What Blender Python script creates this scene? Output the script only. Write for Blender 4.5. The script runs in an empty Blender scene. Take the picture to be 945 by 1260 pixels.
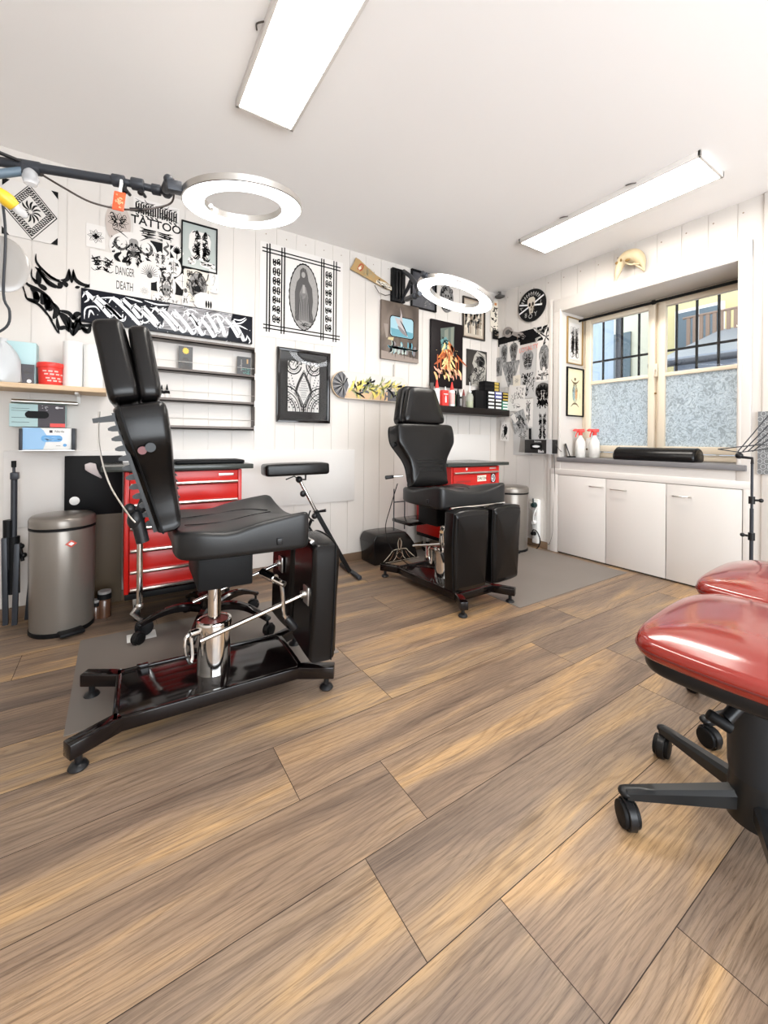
import bpy, bmesh, math, random
from mathutils import Vector, Matrix
R = math.radians
S = bpy.context.scene
COL = S.collection

# ------------------------------------------------------------------ camera, world, exposure
CAM_H = 0.945
FOC, CYP, YAW, ROLL = 504.2, 542.2, R(33.22), R(-.563)
_f = Vector((math.sin(YAW), math.cos(YAW), 0)); _r = Vector((math.cos(YAW), -math.sin(YAW), 0)); _d = Vector((0, 0, -1))
AXR = _r*math.cos(ROLL)+_d*math.sin(ROLL); AXD = -_r*math.sin(ROLL)+_d*math.cos(ROLL); AXF = _f
cam_data = bpy.data.cameras.new('camera'); cam = bpy.data.objects.new('camera', cam_data); COL.objects.link(cam)
cam.matrix_world = Matrix(((AXR.x, -AXD.x, -AXF.x, 0), (AXR.y, -AXD.y, -AXF.y, 0), (AXR.z, -AXD.z, -AXF.z, CAM_H), (0, 0, 0, 1)))
cam_data.sensor_fit = 'VERTICAL'; cam_data.sensor_height = 36; cam_data.lens = FOC/1260*36
cam_data.shift_y = (CYP-630)/1260; cam_data.clip_start = .02; cam_data.clip_end = 200
S.camera = cam
S.view_settings.view_transform = 'Standard'; S.view_settings.look = 'None'
S.view_settings.gamma = 1; S.view_settings.use_curve_mapping = False
S.view_settings.exposure = 0.80
W = bpy.data.worlds.new('sky'); S.world = W; W.use_nodes = True
_bg = W.node_tree.nodes['Background']; _bg.inputs[0].default_value = (.86, .93, 1, 1); _bg.inputs[1].default_value = 2.8
_l = bpy.data.lights.new('added_fill_light', 'AREA'); _l.shape = 'RECTANGLE'; _l.size = 3.4; _l.size_y = 1.9; _l.energy = 72; _l.color = (.93, .97, 1)
_lo = bpy.data.objects.new('added_fill_light', _l); COL.objects.link(_lo); _lo.location = (.8, -2.15, 1.15); _lo.rotation_euler = (R(122), 0, 0)  # unseen area light added behind the camera, tilted up to brighten the ceiling
PANEL_W, RING_W = 15.5, 4.2          # emission strengths of the ceiling panels and the ring lamps

YA, XB, ZC = 2.83, 3.20, 2.43         # back wall, right wall, ceiling
XL, YN = -1.7, -1.9                   # left wall and near wall (behind the camera)

# sight line through a photo pixel, met with a known plane of the room (used to measure where wall things hang)
def ray(x, y): return AXR*((x-472.5)/FOC)+AXD*((y-CYP)/FOC)+AXF
def pA(x, y, d=0.):  v = ray(x, y); t = (YA-d)/v.y; return Vector((v.x*t, YA-d, CAM_H+v.z*t))
def pB(x, y, d=0.):  v = ray(x, y); t = (XB-d)/v.x; return Vector((XB-d, v.y*t, CAM_H+v.z*t))
def pY(x, y, Y): return pA(x, y, YA-Y)
def pZ(x, y, z=0.): v = ray(x, y); t = (z-CAM_H)/v.z; return Vector((v.x*t, v.y*t, z))

# ------------------------------------------------------------------ materials
MATS = {}
def mat(name, col=(.5,.5,.5), rough=.5, metal=0., bump=0., bscale=200., coat=0., emit=0., var=0., vscale=8., spec=.5):
    if name in MATS: return MATS[name]
    m = bpy.data.materials.new(name); m.use_nodes = True; nt = m.node_tree; N = nt.nodes; b = N['Principled BSDF']
    b.inputs['Base Color'].default_value = (*col, 1); b.inputs['Roughness'].default_value = rough
    b.inputs['Metallic'].default_value = metal; b.inputs['Specular IOR Level'].default_value = spec
    if coat: b.inputs['Coat Weight'].default_value = coat; b.inputs['Coat Roughness'].default_value = .08
    if emit:
        b.inputs['Emission Color'].default_value = (*col, 1); b.inputs['Emission Strength'].default_value = emit
    tc = N.new('ShaderNodeTexCoord')
    if bump:
        n = N.new('ShaderNodeTexNoise'); n.inputs['Scale'].default_value = bscale; n.inputs['Detail'].default_value = 3
        bp = N.new('ShaderNodeBump'); bp.inputs['Strength'].default_value = bump; bp.inputs['Distance'].default_value = .002
        nt.links.new(tc.outputs['Object'], n.inputs['Vector']); nt.links.new(n.outputs['Fac'], bp.inputs['Height']); nt.links.new(bp.outputs['Normal'], b.inputs['Normal'])
    if var:
        n = N.new('ShaderNodeTexNoise'); n.inputs['Scale'].default_value = vscale; n.inputs['Detail'].default_value = 4
        mx = N.new('ShaderNodeMixRGB'); mx.blend_type = 'MIX'
        mx.inputs[1].default_value = (*[c*(1-var) for c in col], 1); mx.inputs[2].default_value = (*[min(1, c*(1+var)) for c in col], 1)
        nt.links.new(tc.outputs['Object'], n.inputs['Vector']); nt.links.new(n.outputs['Fac'], mx.inputs[0]); nt.links.new(mx.outputs[0], b.inputs['Base Color'])
    MATS[name] = m; return m

def ramp_mat(name, stops, scale=(8,8,8), detail=6, dist=1.5, rough=.6, kind='noise', coat=0.):
    """noise or wave through a colour ramp: photographs, woods, painted canvases"""
    if name in MATS: return MATS[name]
    m = bpy.data.materials.new(name); m.use_nodes = True; nt = m.node_tree; N = nt.nodes; b = N['Principled BSDF']
    b.inputs['Roughness'].default_value = rough; b.inputs['Coat Weight'].default_value = coat
    tc = N.new('ShaderNodeTexCoord'); mp = N.new('ShaderNodeMapping'); mp.inputs['Scale'].default_value = scale
    if kind == 'noise':
        t = N.new('ShaderNodeTexNoise'); t.inputs['Scale'].default_value = 1; t.inputs['Detail'].default_value = detail; t.inputs['Distortion'].default_value = dist; out = t.outputs['Fac']
    elif kind == 'voronoi':
        t = N.new('ShaderNodeTexVoronoi'); t.inputs['Scale'].default_value = 1; out = t.outputs['Distance']
    else:
        t = N.new('ShaderNodeTexWave'); t.inputs['Scale'].default_value = 1; t.inputs['Distortion'].default_value = dist; t.inputs['Detail'].default_value = detail; out = t.outputs['Fac']
    cr = N.new('ShaderNodeValToRGB'); e = cr.color_ramp.elements
    e[0].position, e[0].color = stops[0][0], (*stops[0][1], 1); e[1].position, e[1].color = stops[-1][0], (*stops[-1][1], 1)
    for p, c in stops[1:-1]:
        q = e.new(p); q.color = (*c, 1)
    nt.links.new(tc.outputs['Object'], mp.inputs['Vector']); nt.links.new(mp.outputs['Vector'], t.inputs['Vector'])
    nt.links.new(out, cr.inputs[0]); nt.links.new(cr.outputs[0], b.inputs['Base Color'])
    MATS[name] = m; return m

def floor_mat():
    m = bpy.data.materials.new('oak_laminate'); m.use_nodes = True; nt = m.node_tree; N = nt.nodes; L = nt.links.new
    b = N['Principled BSDF']
    tc = N.new('ShaderNodeTexCoord'); at = N.new('ShaderNodeAttribute'); at.attribute_name = 'pid'
    off = N.new('ShaderNodeVectorMath'); off.operation = 'MULTIPLY'; L(at.outputs['Fac'], off.inputs[0]); off.inputs[1].default_value = (37, 61, 13)
    add = N.new('ShaderNodeVectorMath'); add.operation = 'ADD'; L(tc.outputs['Object'], add.inputs[0]); L(off.outputs[0], add.inputs[1])
    def noise(scale, detail, dist, rough=.55):
        mp = N.new('ShaderNodeMapping'); mp.inputs['Scale'].default_value = scale; L(add.outputs[0], mp.inputs['Vector'])
        n = N.new('ShaderNodeTexNoise'); n.inputs['Scale'].default_value = 1; n.inputs['Detail'].default_value = detail
        n.inputs['Distortion'].default_value = dist; n.inputs['Roughness'].default_value = rough; L(mp.outputs[0], n.inputs['Vector']); return n.outputs['Fac']
    def ramp(src, stops):
        cr = N.new('ShaderNodeValToRGB'); e = cr.color_ramp.elements
        e[0].position, e[0].color = stops[0][0], (*stops[0][1], 1); e[1].position, e[1].color = stops[-1][0], (*stops[-1][1], 1)
        for p, c in stops[1:-1]: q = e.new(p); q.color = (*c, 1)
        L(src, cr.inputs[0]); return cr.outputs[0]
    def mix(a, b_, f, bt='MIX'):
        x = N.new('ShaderNodeMixRGB'); x.blend_type = bt
        for i, v in ((0, f), (1, a), (2, b_)):
            if isinstance(v, float): x.inputs[i].default_value = v
            elif isinstance(v, tuple): x.inputs[i].default_value = (*v, 1)
            else: L(v, x.inputs[i])
        return x.outputs[0]
    broad = noise((.9, 7.5, 1), 3, .6)
    base = ramp(broad, [(.28, (.148, .105, .079)), (.42, (.218, .153, .110)), (.52, (.285, .20, .136)), (.60, (.362, .243, .142)), (.64, (.455, .295, .152)), (.74, (.31, .222, .157))])
    streak = noise((2.2, 46, 1), 5, 1.2, .65)
    c1 = mix(base, ramp(streak, [(.34, (.58, .54, .51)), (.47, (.93, .93, .93)), (.68, (1.10, 1.09, 1.06))]), .8, 'MULTIPLY')
    # cathedral grain: distorted bands
    mp = N.new('ShaderNodeMapping'); mp.inputs['Scale'].default_value = (1.1, 5.2, 1); L(add.outputs[0], mp.inputs['Vector'])
    wv = N.new('ShaderNodeTexWave'); wv.bands_direction = 'Y'; wv.inputs['Scale'].default_value = 4.2; wv.inputs['Distortion'].default_value = 26; wv.inputs['Detail'].default_value = 1.5
    wv.inputs['Detail Scale'].default_value = .45; L(mp.outputs[0], wv.inputs['Vector'])
    c2 = mix(c1, ramp(wv.outputs['Fac'], [(.0, (.55, .50, .46)), (.22, (.95, .95, .95)), (1., (1.06, 1.06, 1.05))]), .5, 'MULTIPLY')
    fine = noise((14, 420, 1), 4, .6, .7)
    c3 = mix(c2, ramp(fine, [(.36, (.55, .52, .49)), (.48, (.96, .96, .96)), (.65, (1.14, 1.13, 1.12))]), .75, 'MULTIPLY')
    tone = ramp(at.outputs['Fac'], [(0., (.90, .91, .93)), (.5, (1, .99, .97)), (1., (1.10, 1.05, .98))])
    c4 = mix(c3, tone, .9, 'MULTIPLY')
    knot = noise((3.2, 9, 1), 1, .5); c5 = mix(c4, ramp(knot, [(.17, (.3, .25, .2)), (.27, (1, 1, 1))]), .8, 'MULTIPLY')
    L(c5, b.inputs['Base Color'])
    b.inputs['Roughness'].default_value = .42
    rr = N.new('ShaderNodeMapRange'); L(streak, rr.inputs[0]); rr.inputs[3].default_value = .34; rr.inputs[4].default_value = .52; L(rr.outputs[0], b.inputs['Roughness'])
    bp = N.new('ShaderNodeBump'); bp.inputs['Strength'].default_value = .25; bp.inputs['Distance'].default_value = .001; L(fine, bp.inputs['Height']); L(bp.outputs[0], b.inputs['Normal'])
    return m

def glass_mat():
    m = bpy.data.materials.new('clear_glass'); m.use_nodes = True; nt = m.node_tree; N = nt.nodes; L = nt.links.new
    N.remove(N['Principled BSDF']); o = N['Material Output']
    tr = N.new('ShaderNodeBsdfTransparent'); gl = N.new('ShaderNodeBsdfGlossy'); gl.inputs['Roughness'].default_value = .02
    fr = N.new('ShaderNodeFresnel'); fr.inputs[0].default_value = 1.45; mx = N.new('ShaderNodeMixShader')
    L(fr.outputs[0], mx.inputs[0]); L(tr.outputs[0], mx.inputs[1]); L(gl.outputs[0], mx.inputs[2]); L(mx.outputs[0], o.inputs[0]); return m
def frost_mat():
    m = bpy.data.materials.new('frosted_film'); m.use_nodes = True; nt = m.node_tree; N = nt.nodes; L = nt.links.new
    N.remove(N['Principled BSDF']); o = N['Material Output']
    tc = N.new('ShaderNodeTexCoord'); n = N.new('ShaderNodeTexNoise'); n.inputs['Scale'].default_value = 22; n.inputs['Detail'].default_value = 1.5; n.inputs['Distortion'].default_value = 3.2
    L(tc.outputs['Object'], n.inputs['Vector'])
    cr = N.new('ShaderNodeValToRGB'); e = cr.color_ramp.elements; e[0].position = .38; e[0].color = (.50, .53, .54, 1); e[1].position = .49; e[1].color = (.66, .69, .70, 1)
    q = e.new(.52); q.color = (.95, .98, 1, 1); q = e.new(.56); q.color = (.62, .66, .68, 1); q = e.new(.68); q.color = (.88, .9, .9, 1)
    L(n.outputs['Fac'], cr.inputs[0])
    t = N.new('ShaderNodeBsdfTranslucent'); d = N.new('ShaderNodeBsdfDiffuse'); g = N.new('ShaderNodeBsdfGlossy'); g.inputs['Roughness'].default_value = .25
    L(cr.outputs[0], t.inputs[0]); L(cr.outputs[0], d.inputs[0])
    m1 = N.new('ShaderNodeMixShader'); m1.inputs[0].default_value = .18; L(t.outputs[0], m1.inputs[1]); L(d.outputs[0], m1.inputs[2])
    m2 = N.new('ShaderNodeMixShader'); m2.inputs[0].default_value = .06; L(m1.outputs[0], m2.inputs[1]); L(g.outputs[0], m2.inputs[2]); L(m2.outputs[0], o.inputs[0]); return m
def clear_plastic(name, col, alpha):
    m = mat(name, col, .25); m.node_tree.nodes['Principled BSDF'].inputs['Alpha'].default_value = alpha; return m

M_WALL = mat('white_painted_board', (.655, .615, .575), .45)
M_CEIL = mat('ceiling_paint', (.90, .88, .865), .7)
M_WHITE = mat('white_lacquer', (.70, .665, .63), .35)
M_WPANEL = mat('white_panel', (.67, .645, .62), .25)
M_CREAM = mat('cream_window_paint', (.80, .70, .56), .4)
M_OAKB = mat('brown_baseboard', (.16, .10, .06), .5, var=.3)
M_LEATH = mat('black_leather', (.004, .0035, .0035), .27, bump=.05, bscale=260, spec=.30)
M_LEATHG = mat('black_seat_leather', (.008, .008, .0085), .36, bump=.06, bscale=260, spec=.38)
M_GLOSSB = mat('gloss_black_metal', (.005, .003, .003), .10, spec=.45)
M_BLACK = mat('matte_black', (.007, .007, .0075), .5, spec=.15)
M_PLAST = mat('black_plastic', (.010, .010, .011), .35, spec=.3)
M_DGREY = mat('dark_grey_metal', (.035, .038, .045), .4, .2, spec=.3)
M_CHROME = mat('chrome', (.78, .76, .73), .09, 1.)
M_STEEL = mat('brushed_steel', (.62, .60, .57), .30, 1.)
M_RED = mat('red_enamel', (.50, .010, .006), .28, spec=.4)
M_REDD = mat('red_leather', (.25, .016, .009), .15, bump=.04, bscale=300, coat=.5)
M_REDP = mat('red_plastic', (.75, .04, .03), .4)
M_WP = mat('white_plastic', (.82, .82, .80), .4)
M_PAPER = mat('white_paper', (.72, .69, .66), .7)
M_PAPER2 = mat('ivory_paper', (.74, .68, .58), .7)
M_PAPER3 = mat('grey_paper', (.50, .49, .48), .6)
M_INK = mat('black_ink', (.006, .006, .0065), .55, spec=.12)
M_INKG = mat('grey_ink', (.10, .095, .09), .6, spec=.2)
M_INKL = mat('pale_grey_ink', (.28, .27, .26), .6, spec=.2)
M_WINK = mat('white_paint_marks', (.82, .82, .84), .5)
M_TAUPE = mat('taupe_enamel', (.215, .192, .168), .30, .45)
M_MAT = mat('grey_vinyl_mat', (.20, .175, .155), .5, var=.12, vscale=3)
M_SILL = mat('grey_window_sill', (.17, .165, .17), .45)
M_GRAPH = mat('graphite_worktop', (.035, .04, .036), .22, spec=.4)
M_BRONZE = mat('dark_bronze_rack', (.075, .06, .052), .35, .6)
M_PINE = ramp_mat('pine_wood', [(.2, (.50, .33, .19)), (.55, (.70, .52, .34)), (.8, (.62, .42, .25))], (3, 40, 40), 4, 1.5)
M_BONE = mat('bone', (.50, .40, .25), .5, var=.2, vscale=25, bump=.4, bscale=60)
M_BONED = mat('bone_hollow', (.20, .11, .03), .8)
M_GLASS = glass_mat(); M_FROST = frost_mat()
M_EMIT = mat('lit_panel_diffuser', (1, .945, .865), .5, emit=PANEL_W)
M_RING = mat('lit_ring_diffuser', (.96, .98, 1), .5, emit=RING_W)

# ------------------------------------------------------------------ mesh helpers
def tmat(loc=(0,0,0), rot=(0,0,0)):
    from mathutils import Euler
    return Matrix.Translation(Vector(loc)) @ Euler(rot, 'XYZ').to_matrix().to_4x4()
class MB:
    def __init__(s, M=None): s.bm = bmesh.new(); s.M = M or Matrix.Identity(4)
    def _app(s, t, mi, M=None):
        for f in t.faces: f.material_index = mi
        mm = s.M @ M if M is not None else s.M
        bmesh.ops.transform(t, matrix=mm, verts=t.verts)
        me = bpy.data.meshes.new('t'); t.to_mesh(me); t.free(); s.bm.from_mesh(me); bpy.data.meshes.remove(me); return s
    def box(s, a, b, bev=0., seg=2, mi=0, M=None):
        a, b = Vector(a), Vector(b); c = (a+b)/2; d = b-a
        t = bmesh.new(); bmesh.ops.create_cube(t, size=1, matrix=Matrix.Translation(c) @ Matrix.Diagonal((abs(d.x), abs(d.y), abs(d.z), 1)))
        if bev: bmesh.ops.bevel(t, geom=t.edges[:], offset=min(bev, min(abs(d.x), abs(d.y), abs(d.z))*.49), segments=seg, profile=.5, affect='EDGES')
        return s._app(t, mi, M)
    def prism(s, pts, h0, h1, bev=0., seg=2, mi=0, M=None):
        """outline in local XY, extruded along local Z from h0 to h1, then moved by M"""
        t = bmesh.new(); vs = [t.verts.new((x, y, h0)) for x, y in pts]; f = t.faces.new(vs)
        e = bmesh.ops.extrude_face_region(t, geom=[f]); bmesh.ops.translate(t, vec=(0, 0, h1-h0), verts=[v for v in e['geom'] if isinstance(v, bmesh.types.BMVert)])
        bmesh.ops.recalc_face_normals(t, faces=t.faces[:])
        if bev: bmesh.ops.bevel(t, geom=t.edges[:], offset=bev, segments=seg, profile=.5, affect='EDGES')
        return s._app(t, mi, M)
    def cyl(s, p0, p1, r, r2=None, n=20, mi=0, bev=0.):
        p0, p1 = Vector(p0), Vector(p1); r2 = r if r2 is None else r2; d = p1-p0
        t = bmesh.new(); bmesh.ops.create_cone(t, cap_ends=True, segments=n, radius1=r, radius2=r2, depth=d.length)
        if bev: bmesh.ops.bevel(t, geom=[e for e in t.edges if len(e.link_faces) == 2 and any(len(f.verts) > 4 for f in e.link_faces)], offset=bev, segments=2, profile=.5, affect='EDGES')
        q = Vector((0, 0, 1)).rotation_difference(d.normalized()).to_matrix().to_4x4()
        return s._app(t, mi, Matrix.Translation((p0+p1)/2) @ q)
    def tube(s, pts, r, n=8, mi=0, closed=False):
        pts = [Vector(p) for p in pts]; t = bmesh.new(); rings = []; up = None; k = len(pts)
        for i, p in enumerate(pts):
            a = pts[(i-1) % k] if (closed or i) else p; b = pts[(i+1) % k] if (closed or i < k-1) else p
            d = (b-a).normalized()
            if up is None: up = d.orthogonal().normalized()
            up = (up-d*up.dot(d)).normalized(); sd = d.cross(up); rr = r[i] if isinstance(r, (list, tuple)) else r
            rings.append([t.verts.new(p+(up*math.cos(2*math.pi*j/n)+sd*math.sin(2*math.pi*j/n))*rr) for j in range(n)])
        for i in range(k if closed else k-1):
            A, B = rings[i], rings[(i+1) % k]
            for j in range(n): t.faces.new((A[j], A[(j+1) % n], B[(j+1) % n], B[j]))
        if not closed: t.faces.new(rings[0][::-1]); t.faces.new(rings[-1])
        return s._app(t, mi)
    def lathe(s, prof, n=32, mi=0, M=None, sx=1., sy=1., cap=True):
        t = bmesh.new(); rings = []
        for r, z in prof:
            rings.append([t.verts.new((r*sx*math.cos(2*math.pi*j/n), r*sy*math.sin(2*math.pi*j/n), z)) for j in range(n)] if r > 1e-6 else [t.verts.new((0, 0, z))])
        for A, B in zip(rings, rings[1:]):
            for j in range(n):
                q = [A[j % len(A)], A[(j+1) % len(A)], B[(j+1) % len(B)], B[j % len(B)]]
                q = list(dict.fromkeys(q))
                if len(q) > 2: t.faces.new(q)
        if cap and len(rings[0]) > 1: t.faces.new(rings[0][::-1])
        if cap and len(rings[-1]) > 1: t.faces.new(rings[-1])
        if not cap: bmesh.ops.remove_doubles(t, verts=t.verts[:], dist=1e-6)
        bmesh.ops.recalc_face_normals(t, faces=t.faces[:]); return s._app(t, mi, M)
    def ball(s, c, r, mi=0, sc=(1,1,1), n=16, M=None):
        t = bmesh.new(); bmesh.ops.create_uvsphere(t, u_segments=n, v_segments=n//2+2, radius=r)
        mm = Matrix.Translation(Vector(c)) @ Matrix.Diagonal((*sc, 1)); return s._app(t, mi, (M @ mm) if M is not None else mm)
    def loft(s, rings, mi=0, M=None, caps=True):
        t = bmesh.new(); rr = [[t.verts.new(p) for p in ring] for ring in rings]
        for A, B in zip(rr, rr[1:]):
            n = len(A)
            for j in range(n): t.faces.new((A[j], A[(j+1) % n], B[(j+1) % n], B[j]))
        if caps: t.faces.new(rr[0][::-1]); t.faces.new(rr[-1])
        bmesh.ops.recalc_face_normals(t, faces=t.faces[:]); return s._app(t, mi, M)
    def pad(s, outline, th, r=.02, fn=None, mi=0, M=None, fb=None, crown=.006):
        """upholstered cushion: outline in XY, thickness th along Z (0..th), rounded rim, crowned top shaped by fn(x, y)"""
        n = len(outline); cx = sum(p[0] for p in outline)/n; cy = sum(p[1] for p in outline)/n
        Ls = [math.hypot(x-cx, y-cy) for x, y in outline]
        def ring(ins, z, top):
            out = []
            for (x, y), L in zip(outline, Ls):
                k = max(0, 1-ins/L); X, Y = cx+(x-cx)*k, cy+(y-cy)*k
                zz = z+((fn(X, Y) if fn else 0) if top else (fb(X, Y) if fb else 0)); out.append((X, Y, zz))
            return out
        mn = min(Ls); rings = []
        for k in (.8, .5, .25): rings.append(ring(mn*k if mn*k > r else r, 0, False))
        for a in (0, 22, 45, 68, 90): rings.append(ring(r*(1-math.sin(R(a))), r*(1-math.cos(R(a))), False))
        for a in (0, 22, 45, 68, 90): rings.append(ring(r*(1-math.cos(R(a))), th-r*(1-math.sin(R(a))), True))
        for k in (.22, .38, .55, .72, .88): rings.append(ring(max(mn*k, r*1.05), th+crown*(1-(1-k)**2), True))
        return s.loft(rings, mi, M)
    def build(s, name, mats, parent=None, smooth=38, loc=None):
        me = bpy.data.meshes.new(name); s.bm.to_mesh(me); s.bm.free()
        for m in (mats if isinstance(mats, (list, tuple)) else [mats]): me.materials.append(m)
        if smooth:
            me.polygons.foreach_set('use_smooth', [True]*len(me.polygons)); me.set_sharp_from_angle(angle=R(smooth))
        o = bpy.data.objects.new(name, me); COL.objects.link(o)
        if parent: o.parent = parent
        if loc is not None: o.location = loc
        return o

def tag(o, label=None, cat=None, group=None, kind=None):
    if label: o['label'] = label
    if cat: o['category'] = cat
    if group: o['group'] = group
    if kind: o['kind'] = kind
    return o
def empty(name, loc, label, cat, group=None, rz=0., rot=None):
    o = bpy.data.objects.new(name, None); COL.objects.link(o); o.location = loc; o.rotation_euler = rot or (0, 0, rz); o.empty_display_size = .05
    return tag(o, label, cat, group)
def struct(o): o['kind'] = 'structure'; return o
def copy_tree(o, parent=None):
    c = o.copy(); COL.objects.link(c); c.parent = parent
    for ch in list(o.children): copy_tree(ch, c)
    return c
def cm(pts, n=6, closed=False):
    """Catmull-Rom through points (2D or 3D)"""
    P = [Vector(p) for p in pts]; out = []; k = len(P)
    for i in range(k if closed else k-1):
        g = (lambda j: P[j % k]) if closed else (lambda j: P[max(0, min(k-1, j))])
        a, b, c, d = g(i-1), g(i), g(i+1), g(i+2)
        for j in range(n):
            t = j/n; out.append(.5*((2*b)+(c-a)*t+(2*a-5*b+4*c-d)*t*t+(3*b-a-3*c+d)*t**3))
    if not closed: out.append(P[-1])
    return out
def rrect(x0, y0, x1, y1, r, n=5):
    out = []
    for cx, cy, a0 in ((x1-r, y1-r, 0), (x0+r, y1-r, 90), (x0+r, y0+r, 180), (x1-r, y0+r, 270)):
        for i in range(n+1): a = R(a0+90*i/n); out.append((cx+r*math.cos(a), cy+r*math.sin(a)))
    return out
def ell(cx, cy, a, b, n=24, rot=0.):
    return [(cx+a*math.cos(t)*math.cos(rot)-b*math.sin(t)*math.sin(rot), cy+a*math.cos(t)*math.sin(rot)+b*math.sin(t)*math.cos(rot)) for t in [2*math.pi*i/n for i in range(n)]]

# ------------------------------------------------------------------ the room
# floor: individual laminate planks (rows along X) in one mesh, with a random number per plank for the grain
PW, PL, Y0 = .2205, 1.235, .352
known = {0: .673, 1: .48, 2: .66, 3: .412, 4: .855}
rnd = random.Random(5)
fm = bmesh.new(); pid = fm.faces.layers.float.new('pid')
for k in range(-11, 12):
    y0, y1 = max(YN, Y0+k*PW), min(YA+.1, Y0+(k+1)*PW)
    if y1 <= y0: continue
    x = known.get(k, rnd.uniform(0, PL)) - 4*PL
    while x < XB+.1:
        a, b_ = max(x, XL), min(x+PL, XB+.1)
        if b_ > a:
            g = .0009; t = .0012
            top = [fm.verts.new(p) for p in ((a+g, y0+g, 0), (b_-g, y0+g, 0), (b_-g, y1-g, 0), (a+g, y1-g, 0))]
            low = [fm.verts.new(p) for p in ((a+g-.0004, y0+g-.0004, -t), (b_-g+.0004, y0+g-.0004, -t), (b_-g+.0004, y1-g+.0004, -t), (a+g-.0004, y1-g+.0004, -t))]
            r_ = rnd.random()
            f = fm.faces.new(top); f[pid] = r_
            for i in range(4):
                f = fm.faces.new((top[i], low[i], low[(i+1) % 4], top[(i+1) % 4])); f[pid] = r_; f.material_index = 1
        x += PL
vs = [fm.verts.new(p) for p in ((XL, YN, -.0012), (XB+.1, YN, -.0012), (XB+.1, YA+.1, -.0012), (XL, YA+.1, -.0012))]
f = fm.faces.new(vs); f.material_index = 1
me = bpy.data.meshes.new('floor'); fm.to_mesh(me); fm.free(); me.materials.append(floor_mat()); me.materials.append(mat('plank_groove', (.05, .032, .022), .8))
fo = bpy.data.objects.new('floor', me); COL.objects.link(fo); struct(fo)
struct(MB().box((XL-.1, YN-.1, -.12), (XB+.8, YA+.2, -.004)).build('trim_1', mat('concrete_slab', (.3, .3, .3), .9), smooth=0))
struct(MB().box((XL-.1, YN-.1, ZC), (XB+.1, YA+.2, ZC+.12)).build('ceiling', M_CEIL, smooth=0))

def boards(m, u0, u1, z0, z1, phase, pitch, mk, g=.0022, dep=.004):
    """tongue-and-groove boards: flat board faces with a narrow recessed V-groove between them"""
    k = math.floor((u0-phase)/pitch); u = phase+k*pitch
    while u < u1:
        a, b_ = max(u0, u+g), min(u1, u+pitch-g)
        if b_ > a: m.box(*mk(a, b_, z0, z1, 0, dep), bev=0)
        u += pitch
    m.box(*mk(u0, u1, z0, z1, dep, .1))
wa = MB(); boards(wa, XL, XB+.1, 0, ZC, .351, .1457, lambda a, b_, z0, z1, d0, d1: ((a, YA+d0, z0), (b_, YA+d1, z1)))
struct(wa.build('wall_back', M_WALL, smooth=0))
# window wall: boards around the opening
OY0, OY1, OZ0, OZ1 = pB(909, 400).y, pB(692, 400).y, .812, 2.07
mk = lambda a, b_, z0, z1, d0, d1: ((XB+d0, a, z0), (XB+d1, b_, z1))
wb = MB()
for a, b_, z0, z1 in ((OY1, YA, 0, ZC), (YN, OY0, 0, ZC), (OY0, OY1, OZ1, ZC), (OY0, OY1, 0, OZ0-.03)): boards(wb, a, b_, z0, z1, 2.675*1.019, .150, mk)
struct(wb.build('wall_right', M_WALL, smooth=0))
struct(MB().box((XL-.1, YN, 0), (XL, YA+.1, ZC)).build('wall_left', M_WALL, smooth=0))
NX0, NX1, NZ0, NZ1 = -.9, 2.5, .35, 2.25     # unseen opening, added in the near wall to let the fill light in
struct(MB().box((XL-.1, YN-.1, 0), (NX0, YN, ZC)).box((NX1, YN-.1, 0), (XB+.1, YN, ZC)).box((NX0, YN-.1, 0), (NX1, YN, NZ0)).box((NX0, YN-.1, NZ1), (NX1, YN, ZC)).build('wall_near', M_WALL, smooth=0))
XR = 3.60                                   # outer end of the deep window reveal
rv = MB()
rv.box((XB+.1, OY1, OZ0-.1), (XR+.05, OY1+.12, OZ1+.1)).box((XB+.1, OY0-.12, OZ0-.1), (XR+.05, OY0, OZ1+.1)).box((XB+.1, OY0, OZ1), (XR+.05, OY1, OZ1+.1)).box((XB+.1, OY0, OZ0-.13), (XR+.05, OY1, OZ0-.03))
struct(rv.build('trim_2', M_WALL, smooth=0))
CY0, CY1, CZ1 = pB(926, 400).y, pB(682.5, 400).y, pB(688, 369).z   # casing outer edges
cs = MB()
for a, b_ in (((XB-.016, CY0, .70), (XB, OY0+.002, CZ1)), ((XB-.016, OY1-.002, .70), (XB, CY1, CZ1)), ((XB-.017, CY0, OZ1), (XB, CY1, CZ1+.001))): cs.box(a, b_, bev=.004)
for y in (OY0-.012, OY1+.012): cs.box((XB-.022, y-.008, .82), (XB-.01, y+.008, OZ1+.02), bev=.003)
struct(cs.build('trim_3', M_WALL))
struct(MB().box((XB-.012, CY1+.012, 0), (XB, CY1+.05, 2.2), bev=.003).box((XB-.012, CY0-.13, 0), (XB, CY0-.05, ZC), bev=.004).build('trim_4', M_WALL))
struct(MB().box((XB-.035, OY0-.05, OZ0-.03), (XR, OY1+.02, OZ0+.006), bev=.004).build('trim_5', M_SILL))
struct(MB().box((XL, YA-.014, 0), (XB, YA, .062), bev=.004).build('baseboard_back', M_OAKB))
struct(MB().box((XB-.014, CY1+.04, 0), (XB, YA, .062), bev=.004).build('baseboard_right', M_OAKB))
# nail heads along the top of both walls
nl = MB()
for k in range(22): nl.ball((.351+.0728+k*.1457, YA, 2.37), .004, sc=(1, .5, 1), n=8)
for k in range(18): nl.ball((XB, 2.7-k*.15, 2.36), .005, sc=(.5, 1, 1), n=8)
struct(nl.build('trim_6', mat('nail_head', (.35, .27, .2), .5)))

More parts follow.
